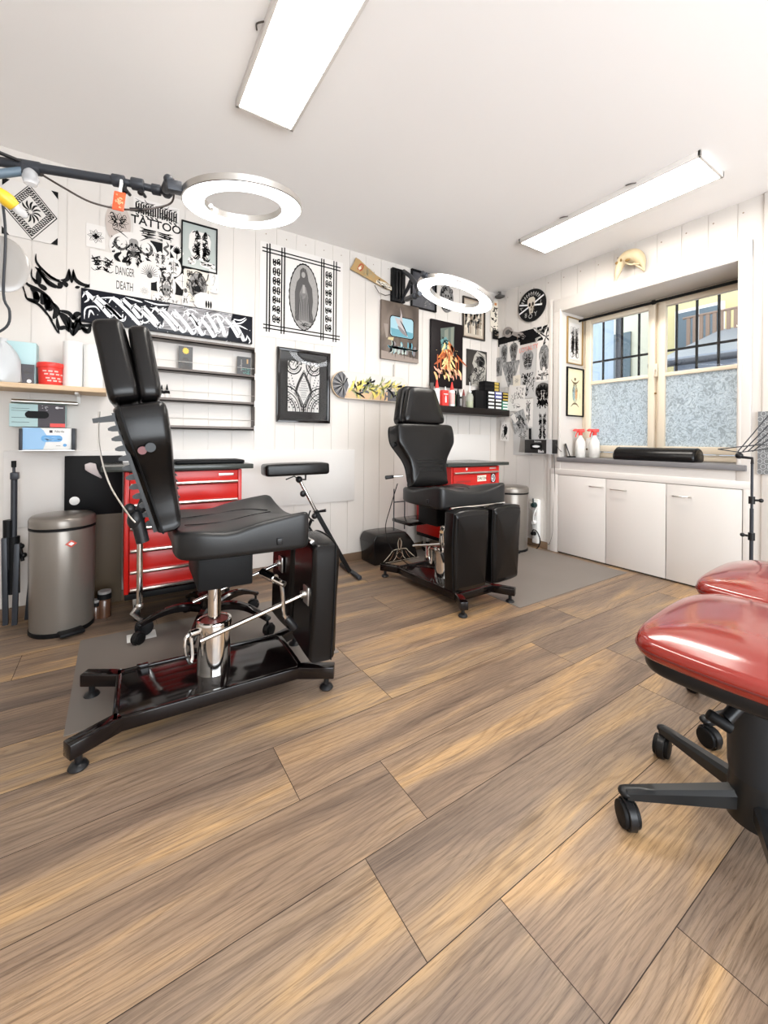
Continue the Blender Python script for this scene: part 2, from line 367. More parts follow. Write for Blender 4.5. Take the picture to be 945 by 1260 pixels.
# window: frame, two casements, glazing bar, clear upper and patterned lower panes
wn = empty('window_1', (XR-.06, 0, 0), None, None); wn['kind'] = 'structure'; wn['label'] = 'cream wooden double casement window in a deep reveal'
SX = 0.0
def wbox(n, a, b_, m, bev=.004, p=wn): return MB().box(a, b_, bev=bev).build(n, m, p)
fr = MB()
WZ0, WZ1 = OZ0+.006, OZ1-.004
fr.box((-.03, OY1-.05, WZ0), (.04, OY1, WZ1), bev=.005).box((-.03, OY0, WZ0), (.04, OY0+.05, WZ1), bev=.005).box((-.029, OY0+.046, WZ1-.035), (.039, OY1-.046, WZ1-.001), bev=.005).box((-.035, OY0+.001, WZ0+.001), (.041, OY1-.001, WZ0+.045), bev=.006)
YM = 1.50
fr.box((-.02, YM-.022, WZ0+.04), (.038, YM+.022, WZ1-.03), bev=.004)
fr.build('window_frame', M_CREAM, wn)
def casement(y0, y1):
    c = MB(); st = .048
    c.box((-.05, y0, WZ0+.05), (-.005, y0+st, WZ1-.03), bev=.006).box((-.05, y1-st, WZ0+.05), (-.005, y1, WZ1-.03), bev=.006)
    c.box((-.049, y0+st-.003, WZ1-.075), (-.006, y1-st+.003, WZ1-.031), bev=.005).box((-.049, y0+st-.003, WZ0+.051), (-.006, y1-st+.003, WZ0+.105), bev=.005)
    c.box((-.047, y0+st-.003, 1.455), (-.01, y1-st+.003, 1.485), bev=.005)
    o = c.build('casement', M_CREAM, wn)
    MB().box((-.027, y0+.03, 1.47), (-.023, y1-.03, WZ1-.05)).build('upper_pane', M_GLASS, o, smooth=0)
    MB().box((-.029, y0+.03, WZ0+.08), (-.023, y1-.03, 1.47)).build('patterned_pane', M_FROST, o, smooth=0)
    return o
casement(YM+.012, OY1-.035); casement(OY0+.035, YM-.012)
h = MB(); h.box((-.058, YM-.012, 1.46), (-.05, YM+.012, 1.56), bev=.003).cyl((-.058, YM, 1.51), (-.085, YM, 1.51), .008).tube(cm([(-.085, YM, 1.515), (-.09, YM, 1.49), (-.088, YM+.006, 1.45), (-.085, YM+.003, 1.42)]), .006)
h.build('window_latch', M_CREAM, wn); MB().cyl((-.055, YM, 1.33), (-.06, YM, 1.33), .008).build('keyhole', M_BONED, wn)
tag(MB().cyl((XR-.16, OY0, 2.025), (XR-.16, OY1, 2.025), .011).cyl((XR-.16, YM-.01, 2.025), (XR-.16, YM+.01, 2.025), .017).build('curtain_rod', M_BLACK), 'thin black curtain rod across the top of the window reveal', 'curtain rod')
# iron grille outside
gr = MB()
for y in (2.0*1.03, 1.893*1.0, 1.751*1.0, 1.469, 1.332, 1.194, 1.06): gr.cyl((XR+.16, y, .85), (XR+.16, y, 2.2), .010, n=8)
for z in (1.70, 2.12): gr.box((XR+.15, .85, z-.008), (XR+.17, 2.2, z+.008))
tag(gr.build('window_grille', M_BLACK), 'black iron bar grille outside the window', 'grille')

# outdoors: yard ground, pale blue house wall on the left, yellow house, grey roofs, balcony rail
struct(MB().box((XB+.9, -14, -.4), (40, 26, -.3)).build('ground', mat('yard_asphalt', (.25, .26, .28), .9), smooth=0))
struct(MB().box((XB+.4, -4, -.4), (XB+.9, 10, -.02)).build('trim_7', mat('house_plinth', (.4, .4, .4), .9), smooth=0))
yh = empty('yellow_house', (13, 4, -.3), 'pale yellow house seen through the right casement', 'building')
MB().box((0, -9, 0), (6, 1.5, 9)).build('facade', mat('yellow_render', (.50, .43, .22), .8), yh, smooth=0)
wdw = mat('dark_window_glass', (.10, .13, .15), .1)
for y in (.55, -1.6, -4.2):
    for z in (3.4, 6.2):
        o = MB().box((-.06, y-.55, z), (.0, y+.55, z+1.5)).build('window_frame', M_WHITE, yh, smooth=0)
        MB().box((-.08, y-.47, z+.08), (-.05, y-.02, z+1.42)).box((-.08, y+.02, z+.08), (-.05, y+.47, z+1.42)).build('window_glass', wdw, o, smooth=0)
MB().box((-.5, -9.2, 9), (6.5, 1.7, 9.3)).build('eaves', M_GRAPH, yh, smooth=0)
bh = empty('pale_blue_house', (6.6, 4.6, -.3), 'pale blue rendered house wall seen through the left casement', 'building')
MB().box((0, 0, 0), (2.2, 6, 7)).build('facade', mat('blue_grey_render', (.30, .37, .44), .8), bh, smooth=0); MB().cyl((2.28, -.06, 0), (2.28, -.06, 7), .06).build('downpipe', M_DGREY, bh)
wh = empty('white_house', (14.5, 6.2, -.3), 'white house far behind the yard with a balcony', 'building')
MB().box((0, 0, 0), (5, 7, 8)).build('facade', mat('white_render', (.50, .49, .40), .8), wh, smooth=0)
for y in (.8, 3): MB().box((-.06, y, 3.4), (0, y+1, 5)).build('window_glass', wdw, wh, smooth=0)
sh = empty('lean_to_roof', (8.6, -.5, .62), 'dark grey sheet roof of the shed across the yard', 'shed')
rfm = MB(); rfm.prism([(0, 1.9), (3.2, 3.0), (3.2, 2.9), (0, 1.78)], 0, 6.2, M=Matrix.Translation((0, 0, 0)) @ Matrix(((1, 0, 0, 0), (0, 0, -1, 4.2), (0, 1, 0, 0), (0, 0, 0, 1))))
rfm.build('roof_sheet', mat('zinc_roof', (.16, .18, .21), .45, .3), sh, smooth=0)
MB().box((.25, -1.8, -.92), (3.1, 4.0, 1.82)).build('shed_wall', mat('slate_wall', (.28, .31, .36), .8), sh, smooth=0)
MB().cyl((-.05, -2.1, 1.8), (-.05, 4.3, 1.8), .06).build('gutter', M_DGREY, sh)
bl = MB()
for k in range(16): bl.box((11.58, 2.3+k*.13, 3.05), (11.62, 2.37+k*.13, 4.0))
bl.cyl((11.6, 2.2, 4.0), (11.6, 4.4, 4.0), .03, n=6).box((11.55, 2.2, 2.9), (12.99, 4.4, 3.05))
tag(bl.build('balcony', mat('brown_balcony_wood', (.20, .13, .09), .7)), 'brown balcony with a slatted rail on the yellow house', 'balcony')

# ------------------------------------------------------------------ the cupboard built in under the window
def pb2(x, y): p = pB(x, y); return p.y, p.z
cb = empty('built_in_cupboard', (XB, (CY0+CY1)/2, 0), 'white built-in cupboard with three doors under the window', 'cupboard')
cyo = (CY0+CY1)/2
DT = pB(687.5, 584).z
dY = [pB(687.5, 640).y, pB(747, 640).y, pB(821, 640).y, pB(915, 640).y]
f_ = MB()
f_.box((-.022, dY[0]+.001-cyo, 0), (0, CY1+.012-cyo, DT+.05), bev=.004).box((-.022, CY0-.012-cyo, 0), (0, dY[3]-.001-cyo, DT+.05), bev=.004).box((-.0225, CY0-.012-cyo, DT+.003), (0, CY1+.012-cyo, DT+.052), bev=.004)
f_.box((-.012, dY[3]-cyo, DT+.05), (0, dY[0]-cyo, OZ0-.03)); f_.build('frame', M_WHITE, cb)
hx = [(674+54, 674+70), (753.5, 772.5), (830, 852)]
for i in range(3):
    a, b_ = dY[i+1], dY[i]
    d = MB().box((-.020, a+.0025-cyo, .012), (-.002, b_-.0025-cyo, DT), bev=.0015).build('door', M_WHITE, cb)
    h0, h1 = pB(hx[i][0], 600).y-cyo, pB(hx[i][1], 600).y-cyo; hz = pB(hx[i][0], (598, 601.5, 609.5)[i]).z
    MB().tube([(-.02, h0, hz), (-.04, h0-.004, hz), (-.043, h0-.012, hz), (-.043, h1+.012, hz), (-.04, h1+.004, hz), (-.02, h1, hz)], .0042).build('handle', M_STEEL, d)
MB().box((-.001, dY[3]-cyo, 0), (.0, dY[0]-cyo, DT+.002)).build('plinth_gap', mat('dark_gap', (.05, .035, .02), .9), cb, smooth=0)
wbk = MB()

# ------------------------------------------------------------------ lamps
def led_panel(x0, x1, y0, y1, label):
    o = empty('ceiling_panel_light', ((x0+x1)/2, (y0+y1)/2, ZC), label, 'ceiling light', 'ceiling light panels'); w, l = (x1-x0)/2, (y1-y0)/2
    m = MB(); z0 = -.032
    for a, b_ in (((-w, -l, z0), (-w+.014, l, 0)), ((w-.014, -l, z0), (w, l, 0)), ((-w, -l, z0), (w, -l+.014, 0)), ((-w, l-.014, z0), (w, l, 0))): m.box(a, b_, bev=.002)
    m.build('frame', M_WHITE, o); MB().box((-w+.012, -l+.012, z0+.004), (w-.012, l-.012, z0+.010)).build('diffuser', M_EMIT, o, smooth=0)
    b2 = MB()
    for y in (-l*.45, l*.3): b2.tube(cm([(-w, y, -.01), (-w-.02, y+.02, -.012), (-w-.012, y+.05, -.004)]), .003)
    b2.build('bracket', M_BRONZE, o); return o
_a, _b, _c = pZ(642, 300, 2.39), pZ(865, 200, 2.39), pZ(886, 220, 2.39)
led_panel(_a.x-.01, _c.x+.02, _b.y-.01, _a.y+.02, 'long white ceiling panel light nearest the window')
_a, _b = pZ(291, 135, 2.39), pZ(356, 166, 2.39)
led_panel(_a.x-.005, _b.x+.012, _a.y-1.19, _a.y, 'long white ceiling panel light cut by the top of the photo')

# ------------------------------------------------------------------ flat art: papers, prints, canvases with drawn marks as thin layered shapes
def text_mesh(s, bold=False):
    c = bpy.data.curves.new('t', 'FONT'); c.body = s; c.size = 1; c.align_x = 'CENTER'; c.align_y = 'CENTER'; c.offset = .018 if bold else 0
    o = bpy.data.objects.new('t', c); COL.objects.link(o); dg = bpy.context.evaluated_depsgraph_get(); me = bpy.data.meshes.new_from_object(o.evaluated_get(dg))
    bpy.data.objects.remove(o); bpy.data.curves.remove(c); return me
class Art(MB):
    """thin layered drawing in local XY, facing +Z"""
    LZ = .0003
    def __init__(s, th=.001): super().__init__(); s.th = th; s.n = 0
    def sheet(s, pts, mi=0, z0=0., th=None):
        th = th or s.th; return s.prism(pts, z0, z0+th, mi=mi)
    def poly(s, pts, mi=1, layer=1):
        z = s.th+s.LZ*layer; vs = [s.bm.verts.new((p[0], p[1], z)) for p in pts]
        try:
            f = s.bm.faces.new(vs); f.material_index = mi; f.normal_update()
            if f.normal.z < 0: f.normal_flip()
        except ValueError: pass
        return s
    def stroke(s, pts, w, mi=1, layer=1, taper=True, closed=False, sm=5):
        pts = list(pts)
        if len(pts) == 2 and taper: pts.insert(1, ((pts[0][0]+pts[1][0])/2, (pts[0][1]+pts[1][1])/2))
        P = cm([(p[0], p[1]) for p in pts], sm, closed) if len(pts) > 2 else [Vector((p[0], p[1])) for p in pts]
        n = len(P); z = s.th+s.LZ*layer; L = []; Rr = []
        for i, p in enumerate(P):
            a = P[i-1] if (i or closed) else p; b = P[(i+1) % n] if (i < n-1 or closed) else p
            d = Vector((b[0]-a[0], b[1]-a[1])); d = d.normalized() if d.length > 1e-9 else Vector((1, 0)); nn = Vector((-d.y, d.x))
            t = i/max(1, n-1); ww = w/2*((math.sin(math.pi*min(max(t, .03), .97)))**.7 if taper and not closed else 1)
            L.append(s.bm.verts.new((p[0]+nn.x*ww, p[1]+nn.y*ww, z))); Rr.append(s.bm.verts.new((p[0]-nn.x*ww, p[1]-nn.y*ww, z)))
        for i in range(n if closed else n-1):
            j = (i+1) % n
            f = s.bm.faces.new((L[i], Rr[i], Rr[j], L[j])); f.material_index = mi
        return s
    def nib(s, pts, nv, mi=1, layer=1, sm=4):
        """broad-pen stroke: the path swept by the pen edge nv"""
        P = cm(pts, sm) if len(pts) > 2 else [Vector(p) for p in pts]; z = s.th+s.LZ*layer; hx, hy = nv[0]/2, nv[1]/2
        A = [s.bm.verts.new((p[0]+hx, p[1]+hy, z)) for p in P]; B = [s.bm.verts.new((p[0]-hx, p[1]-hy, z)) for p in P]
        for i in range(len(P)-1):
            f = s.bm.faces.new((A[i], B[i], B[i+1], A[i+1])); f.material_index = mi
        return s
    def text(s, body, x, y, h, mi=1, layer=1, sx=1., rot=0., bold=False):
        me = text_mesh(body, bold); t = bmesh.new(); t.from_mesh(me); bpy.data.meshes.remove(me)
        for f in t.faces: f.material_index = mi
        bmesh.ops.transform(t, matrix=Matrix.Translation((x, y, s.th+s.LZ*layer)) @ Matrix.Rotation(rot, 4, 'Z') @ Matrix.Diagonal((h*sx, h, 1, 1)), verts=t.verts)
        m2 = bpy.data.meshes.new('t'); t.to_mesh(m2); t.free(); s.bm.from_mesh(m2); bpy.data.meshes.remove(m2); return s
    # drawn motifs ------------------------------------------------
    def mandala(s, cx, cy, r, n=8, mi=1, layer=1, w=None):
        w = w or r*.05
        for k in range(n):
            a = 2*math.pi*k/n; c, q = math.cos(a), math.sin(a)
            T = lambda u, v: (cx+(u*c-v*q)*r, cy+(u*q+v*c)*r)
            s.stroke([T(.18, 0), T(.5, .2), T(.98, 0)], w, mi, layer); s.stroke([T(.18, 0), T(.5, -.2), T(.98, 0)], w, mi, layer); s.stroke([T(.2, 0), T(.7, 0)], w, mi, layer)
        s.stroke(ell(cx, cy, r*.2, r*.2, 12), w, mi, layer, closed=True, sm=2); return s
    def mirror(s, cx, cy, w, h, seed, n=10, mi=1, layer=1, lw=.06):
        """symmetrical ornament: mirrored tapering crescents"""
        q = random.Random(seed)
        for k in range(n):
            y0 = q.uniform(-.5, .45); x0 = q.uniform(0, .12); x1 = q.uniform(.15, .5); y1 = y0+q.uniform(-.3, .35); y1 = max(-.5, min(.5, y1)); b = q.uniform(-.2, .2)
            for sg in (-1, 1):
                s.stroke([(cx+sg*x0*w, cy+y0*h), (cx+sg*((x0+x1)/2+.06)*w, cy+((y0+y1)/2+b)*h), (cx+sg*x1*w, cy+y1*h)], lw*w*q.uniform(.5, 1.5), mi, layer)
        return s
    def scrib(s, cx, cy, w, h, seed, n=14, mi=1, layer=1, lw=.05):
        q = random.Random(seed)
        for k in range(n):
            x, y = q.uniform(-.42, .42), q.uniform(-.42, .42); P = [(cx+x*w, cy+y*h)]
            for j in range(3):
                x += q.uniform(-.22, .22); y += q.uniform(-.22, .22); x = max(-.5, min(.5, x)); y = max(-.5, min(.5, y)); P.append((cx+x*w, cy+y*h))
            s.stroke(P, lw*min(w, h)*q.uniform(.5, 1.8), mi, layer)
        return s
    def skull(s, cx, cy, w, h, mi=1, mi2=2, layer=1):
        s.poly([(cx+x*w, cy+y*h) for x, y in [(-.2, -.5), (-.3, -.15), (-.48, .05), (-.46, .35), (-.25, .5), (.25, .5), (.46, .35), (.48, .05), (.3, -.15), (.2, -.5)]], mi2, layer)
        for sg in (-1, 1): s.poly(ell(cx+sg*.2*w, cy+.05*h, .13*w, .13*h, 10), mi, layer+1)
        s.poly([(cx, cy-.02*h), (cx-.07*w, cy-.18*h), (cx+.07*w, cy-.18*h)], mi, layer+1)
        for k in range(-2, 3): s.stroke([(cx+k*.07*w, cy-.28*h), (cx+k*.07*w, cy-.46*h)], .02*w, mi, layer+1, taper=False)
        return s
    def black_letters(s, x0, y0, w, h, n, seed, mi=1, layer=1):
        """a run of illegible broad-pen blackletter strokes, n letters across w"""
        q = random.Random(seed); st = w/n
        for k in range(n):
            X = x0+k*st; nv = (st*.34, st*.20)
            s.nib([(X+.15*st, y0+.85*h), (X+.2*st, y0+.2*h)], nv, mi, layer); s.nib([(X+.7*st, y0+.85*h), (X+.68*st, y0+.15*h)], nv, mi, layer)
            for yy in ((.88, .95), (.5, .6), (.12, .02)):
                if q.random() < .75: s.nib([(X+.12*st, y0+yy[0]*h), (X+.75*st, y0+yy[1]*h)], (st*.06, st*.32), mi, layer)
        return s
def rect(w, h): return [(-w/2, -h/2), (w/2, -h/2), (w/2, h/2), (-w/2, h/2)]
RA = (R(90), 0, 0); RB = (R(90), 0, R(-90))
def hang(o, wall, c, d=0.004, roll=0.):
    """put a flat thing whose local +Z faces the room on the back wall ('A') or the right wall ('B'); c = wall point"""
    e = RA if wall == 'A' else RB
    M = Matrix.Rotation(e[2], 4, 'Z') @ Matrix.Rotation(e[0], 4, 'X') @ Matrix.Rotation(roll, 4, 'Z')
    p = Vector((c[0], YA-d, c[2])) if wall == 'A' else Vector((XB-d, c[1], c[2]))
    o.matrix_world = Matrix.Translation(p) @ M; return o
def qrect(wall, xl, yt, yb, xr, d=0.):
    """wall rectangle from its left edge (top, bottom) and right edge in the photo: centre, width, height"""
    f = pA if wall == 'A' else pB; a, b_ = f(xl, yt, d), f(xl, yb, d); w = abs((f(xr, yt, d)-a).x if wall == 'A' else (f(xr, yt, d)-a).y)
    z = (a.z+b_.z)/2; c = Vector((a.x+w/2, YA, z)) if wall == 'A' else Vector((XB, a.y-w/2, z)); return c, w, abs(a.z-b_.z)
def local(wall, c, ox, oy, sc, d=0.):
    """crop pixel -> position on the thing's own plane, measured from its centre c"""
    f = pA if wall == 'A' else pB
    def g(x, y):
        p = f(ox+x/sc, oy+y/sc, d); return ((p.x-c.x) if wall == 'A' else (c.y-p.y), p.z-c.z)
    return g
def framed(name, label, cat, wall, c, w, h, fw, fmat, mats, draw, depth=.018, mount=None, group=None, d=.002, glass=False):
    """picture frame > mount, print; draw(art, w, h) makes the marks"""
    o = empty(name, (0, 0, 0), label, cat, group); hang(o, wall, c, d)
    m = MB(); W2, H2 = w/2, h/2
    for pts in ([(-W2, -H2), (W2, -H2), (W2-fw, -H2+fw), (-W2+fw, -H2+fw)], [(-W2, H2), (W2, H2), (W2-fw, H2-fw), (-W2+fw, H2-fw)], [(-W2, -H2), (-W2+fw, -H2+fw), (-W2+fw, H2-fw), (-W2, H2)], [(W2, -H2), (W2-fw, -H2+fw), (W2-fw, H2-fw), (W2, H2)]):
        m.prism(pts, 0, depth, bev=.0015)
    m.build('frame', fmat, o)
    a = Art(.004); iw, ih = w-2*fw+.002, h-2*fw+.002; a.sheet(rect(iw, ih)); draw(a, iw, ih); a.build('print', mats, o, smooth=0)
    if glass: MB().box((-iw/2, -ih/2, depth*.6), (iw/2, ih/2, depth*.6+.001)).build('glass', M_GLASS, o, smooth=0)
    return o
def paper(name, label, cat, wall, c, pts, mats, draw=None, d=.003, roll=0., group=None, th=.0012):
    a = Art(th); a.sheet(pts)
    if draw: draw(a)
    return tag(hang(a.build(name, mats, smooth=0), wall, c, d, roll), label, cat, group)

# ------------------------------------------------------------------ back wall, left to right
PM = [M_PAPER, M_INK, M_INKG, M_INKL]
# knot print in a clear mount
c, w, h = qrect('A', 3, 219, 288, 72); g = local('A', c, 0, 170, 7.27)
def d_knot(a):
    for sx in (-1, 1):
        for sy in (-1, 1): a.poly([(sx*w/2, sy*h/2), (sx*(w/2-.03), sy*h/2), (sx*w/2, sy*(h/2-.04))], 1, 1)
    P = [g(265, 425), g(510, 725), g(290, 910), g(30, 610)]; a.poly(P, 0, 2); a.stroke(P, .006, 1, 3, taper=False, closed=True, sm=1)
    C = Vector(g(275, 665)); ax = (Vector(P[1])-Vector(P[0]))/2; ay = (Vector(P[0])-Vector(P[3]))/2
    T = lambda u, v: tuple(C+ax*u+ay*v)
    for k in (.9, .78, .62): a.stroke([T(-k, -k), T(k, -k), T(k, k), T(-k, k)], .004, 1, 3, taper=False, closed=True, sm=1)
    for i in range(12):
        t = 2*math.pi*i/12; a.stroke([T(.1*math.cos(t), .1*math.sin(t)), T(.38*math.cos(t+.2), .38*math.sin(t+.2)), T(.58*math.cos(t), .58*math.sin(t))], .009, 1, 3)
    for k in range(-6, 7):
        for e in (.7, -.7, .85, -.85): a.stroke([T(k*.14-.05, e-.08), T(k*.14+.06, e+.08)], .007, 1, 4); a.stroke([T(e-.08, k*.14-.05), T(e+.08, k*.14+.06)], .007, 1, 4)
paper('knotwork_print', 'mounted black knotwork diamond print on the back wall at its far left end', 'art print', 'A', c, rect(w, h), [mat('pale_backing', (.66, .63, .60), .4), M_INK], d_knot, th=.003)
# white flower print and scroll print
c, w, h = qrect('A', 106.3, 274, 303, 129.7)
paper('flower_print', 'small paper with a fine black flower, left of the flash sheets', 'art print', 'A', c, rect(w, h), PM, lambda a: (a.mandala(0, 0, w*.46, 8, 1, 1, .0025), a.mandala(0, 0, w*.2, 4, 1, 2, .006)))
c, w, h = qrect('A', 111, 306, 357, 141)
paper('tribal_print', 'small paper with a black curled ornament above the wing lettering', 'art print', 'A', c, rect(w, h), PM, lambda a: (a.mirror(0, h*.22, w*.95, h*.36, 4, 16, 1, 1, .06), a.stroke([(-w*.45, h*.2), (0, h*.26), (w*.45, h*.2)], .006)))
# flash wall: black poster behind, cut-outs on top
c, w, h = qrect('A', 185, 296, 357, 227)
paper('black_backing_poster', 'black poster showing between the pinned flash cut-outs', 'poster', 'A', c, rect(w, h), [M_INK], d=.002)
def cut(name, label, x0, y0, x1, y1, shape, draw, d, m0=M_PAPER, wall='A', roll=0., group='tattoo flash cut-outs on the back wall', ms=None):
    f = pA if wall == 'A' else pB; a, b_ = f(x0, y0), f(x1, y1)
    w = abs(a.x-b_.x) if wall == 'A' else abs(a.y-b_.y); mid = f((x0+x1)/2, (y0+y1)/2); h = abs(f((x0+x1)/2, y0).z-f((x0+x1)/2, y1).z)
    if shape == 'rect': P = rect(w, h)
    elif shape == 'ell': P = ell(0, 0, w/2, h/2, 28)
    elif shape == 'dia': P = [(0, -h/2), (w/2, 0), (0, h/2), (-w/2, 0)]
    elif shape == 'blob':
        q = random.Random(name+label); P = [(x*(1+.12*q.uniform(-1, 1)), y*(1+.12*q.uniform(-1, 1))) for x, y in ell(0, 0, w/2, h/2, 16)]
    else: P = [(x*w/2, y*h/2) for x, y in shape]
    return paper(name, label, 'tattoo flash drawing', wall, mid, P, ms or [m0, M_INK, M_INKG, M_INKL], lambda a: draw(a, w, h), d, roll, group)
cut('tattoo_drawing', 'pinkish round sheet with a fine pointed flower', 130, 250, 161, 300, 'ell', lambda a, w, h: (a.mandala(0, .01, w*.44, 9, 1, 1), a.mirror(0, -.02, w*.7, h*.5, 3, 9, 1, 1)), .004, mat('rose_grey_paper', (.50, .43, .39), .6))
def d_pt(a, w, h):
    a.black_letters(-w*.46, h*.02, w*.92, h*.40, 9, 7, 1, 1); a.text('TATTOO', 0, -h*.10, h*.30, 1, 2, .95, bold=True); a.mirror(0, -h*.36, w*.9, h*.2, 9, 12, 1, 1, .03); a.mirror(0, h*.3, w*.98, h*.4, 8, 8, 2, 1, .02)
cut('tattoo_drawing', 'ornate lettering sheet with the word TATTOO near the ring lamp', 165, 250, 221, 296, 'rect', d_pt, .004)
def d_bigskull(a, w, h):
    for sg in (-1, 1):
        a.poly(ell(sg*w*.27, h*.1, w*.14, h*.2, 18), 2, 1); a.poly(ell(sg*w*.25, h*.14, w*.10, h*.16, 18), 0, 2); a.scrib(sg*w*.34, h*.02, w*.2, h*.4, 5+sg, 10, 1, 3, .09)
        a.stroke([(sg*w*.12, h*.3), (sg*w*.3, h*.45), (sg*w*.42, h*.48)], .006); a.stroke([(sg*w*.1, -h*.2), (sg*w*.2, -h*.4), (sg*w*.12, -h*.5)], .02); a.stroke([(sg*w*.25, -h*.15), (sg*w*.36, -h*.3), (sg*w*.26, -h*.45)], .022)
    a.skull(0, h*.12, w*.2, h*.4, 1, 3, 4); a.mirror(0, -h*.15, w*.5, h*.7, 12, 16, 1, 5, .05); a.poly([(-w*.14, -h*.06), (w*.14, -h*.06), (w*.06, -h*.22), (-w*.06, -h*.22)], 2, 4)
cut('tattoo_drawing', 'large white sheet with a horned skull between two moons', 135, 287, 194, 329, 'ell', d_bigskull, .005)
def d_dd(a, w, h):
    a.text('DANGER', -w*.21, h*.22, h*.36, 1, 1, .34); a.text('DEATH', -w*.21, -h*.22, h*.36, 1, 1, .38); a.mandala(w*.32, -h*.25, w*.14, 7, 3, 1)
cut('tattoo_drawing', 'white sheet with tall outlined letters above the banner', 140.5, 326, 186, 366, 'rect', d_dd, .0065)
cut('tattoo_drawing', 'oval drawing with half a sun of fine rays', 170, 322, 198, 348, 'ell', lambda a, w, h: ([a.stroke([(0, -h*.15), (w*.4*math.cos(R(t)), -h*.15+h*.5*math.sin(R(t)))], .003) for t in range(0, 181, 15)], a.poly(ell(0, -h*.2, w*.12, h*.1), 2, 2)), .008)
cut('tattoo_drawing', 'rounded drawing with a winged moth', 188, 311, 206, 331, 'blob', lambda a, w, h: a.mirror(0, 0, w*.8, h*.8, 22, 14, 1, 1), .009)
cut('tattoo_drawing', 'rounded drawing with a long-stemmed rose', 204, 318, 223, 341, 'ell', lambda a, w, h: (a.mirror(0, 0, w*.7, h*.7, 23, 10, 1, 1), a.stroke([(0, -h*.4), (0, h*.4)], .003)), .0075)
cut('tattoo_drawing', 'narrow sheet with a dark twisting snake', 200, 296, 209, 318, 'rect', lambda a, w, h: a.stroke([(0, h*.4), (w*.25, h*.2), (-w*.25, 0), (w*.25, -h*.2), (0, -h*.4)], .014, 2), .007)
cut('tattoo_drawing', 'diamond drawing with a dark fan palm', 209, 299, 226, 323, 'dia', lambda a, w, h: ([a.stroke([(0, -h*.1), (w*.3*math.cos(R(t)), h*.3*math.sin(R(t)))], .007) for t in range(10, 180, 20)], a.stroke([(0, -h*.4), (0, 0)], .005)), .007)
cut('tattoo_drawing', 'oval drawing with a detailed symmetrical mask', 193, 333, 216, 373, 'ell', lambda a, w, h: (a.mirror(0, 0, w*.9, h*.9, 31, 26, 2, 1, .06), a.mandala(0, h*.18, w*.28, 8, 1, 2), a.skull(0, -h*.12, w*.4, h*.35, 1, 3, 3)), .0095)
cut('tattoo_drawing', 'pale diamond drawing with a thin star line', 214, 337, 234, 357, 'dia', lambda a, w, h: (a.stroke([(0, -h*.4), (0, h*.4)], .003, 2), a.stroke([(-w*.3, 0), (w*.3, 0)], .002, 2)), .009)
cut('tattoo_drawing', 'cut-out of a kneeling veiled figure', 223, 353, 233, 377, [(-.9, -1), (.9, -1), (1, -.3), (.5, .3), (.3, .9), (-.2, 1), (-.5, .4), (-.8, -.2)], lambda a, w, h: (a.poly(ell(0, h*.28, w*.2, h*.12), 2, 1), a.mirror(0, -h*.15, w*.7, h*.5, 41, 9, 1, 2)), .011)
cut('tattoo_drawing', 'cut-out of two mountain peaks on the banner top', 208, 363, 222, 378, [(-1, -1), (1, -1), (.8, .1), (.2, -.2), (-.2, 1), (-.7, .3)], lambda a, w, h: a.mirror(0, -h*.2, w*.7, h*.5, 42, 7, 2, 1), .0105)
cut('tattoo_drawing', 'cut-out of a coiled ornament low in the flash sheets', 187, 361, 203, 374, 'blob', lambda a, w, h: a.scrib(0, 0, w*.8, h*.8, 43, 12, 1, 1), .011)
cut('tattoo_drawing', 'yellowed sheet with a roaring lion head', 226, 333, 260, 373, [(-1, -1), (.8, -.85), (1, .3), (.75, .9), (-.3, 1), (-1, .85)], lambda a, w, h: (a.poly(ell(0, 0, w*.34, h*.4), 3, 1), a.scrib(0, 0, w*.75, h*.85, 51, 46, 2, 2, .05), a.poly(ell(0, -h*.08, w*.1, h*.1), 1, 3)), .010, M_PAPER2)
cut('tattoo_drawing', 'white strip with faint pencil lines beside the lion sheet', 257, 333, 268, 361, 'rect', lambda a, w, h: a.scrib(0, 0, w*.7, h*.8, 52, 8, 3, 1), .009)
cut('tattoo_drawing', 'rounded drawing of black mushrooms standing on the banner', 238, 361, 266, 384, 'blob', lambda a, w, h: ([a.stroke([(x*w, -h*.3), (x*w, h*.1)], .012) for x in (.05, .15, .25)]), .012)
# framed tiger
c, w, h = qrect('A', 223, 271, 329, 267.5)
def d_tig(a, w, h):
    a.poly([(x*w, y*h) for x, y in [(-.2, -.25), (-.32, -.05), (-.3, .25), (-.2, .36), (.25, .36), (.34, .2), (.3, -.1), (.15, -.3)]], 1, 1)
    a.mirror(.01, .03*h, w*.55, h*.55, 61, 34, 2, 2, .06); a.mirror(.01, .1*h, w*.4, h*.3, 62, 12, 2, 3, .08)
    a.poly(ell(w*.25, -h*.36, w*.24, h*.07, 16), 1, 1); a.scrib(w*.25, -h*.36, w*.4, h*.1, 63, 14, 2, 2, .12); a.poly(ell(-w*.22, -h*.33, w*.12, h*.09, 12), 1, 1); a.scrib(-w*.22, -h*.33, w*.2, h*.14, 64, 8, 3, 2, .1)
framed('framed_print', 'grey-green framed drawing of a tiger head beside the flash sheets', 'framed picture', 'A', c, w, h, .008, M_INK, [mat('grey_green_card', (.40, .44, .42), .3), M_PAPER, M_INK, M_INKG], d_tig, .015)

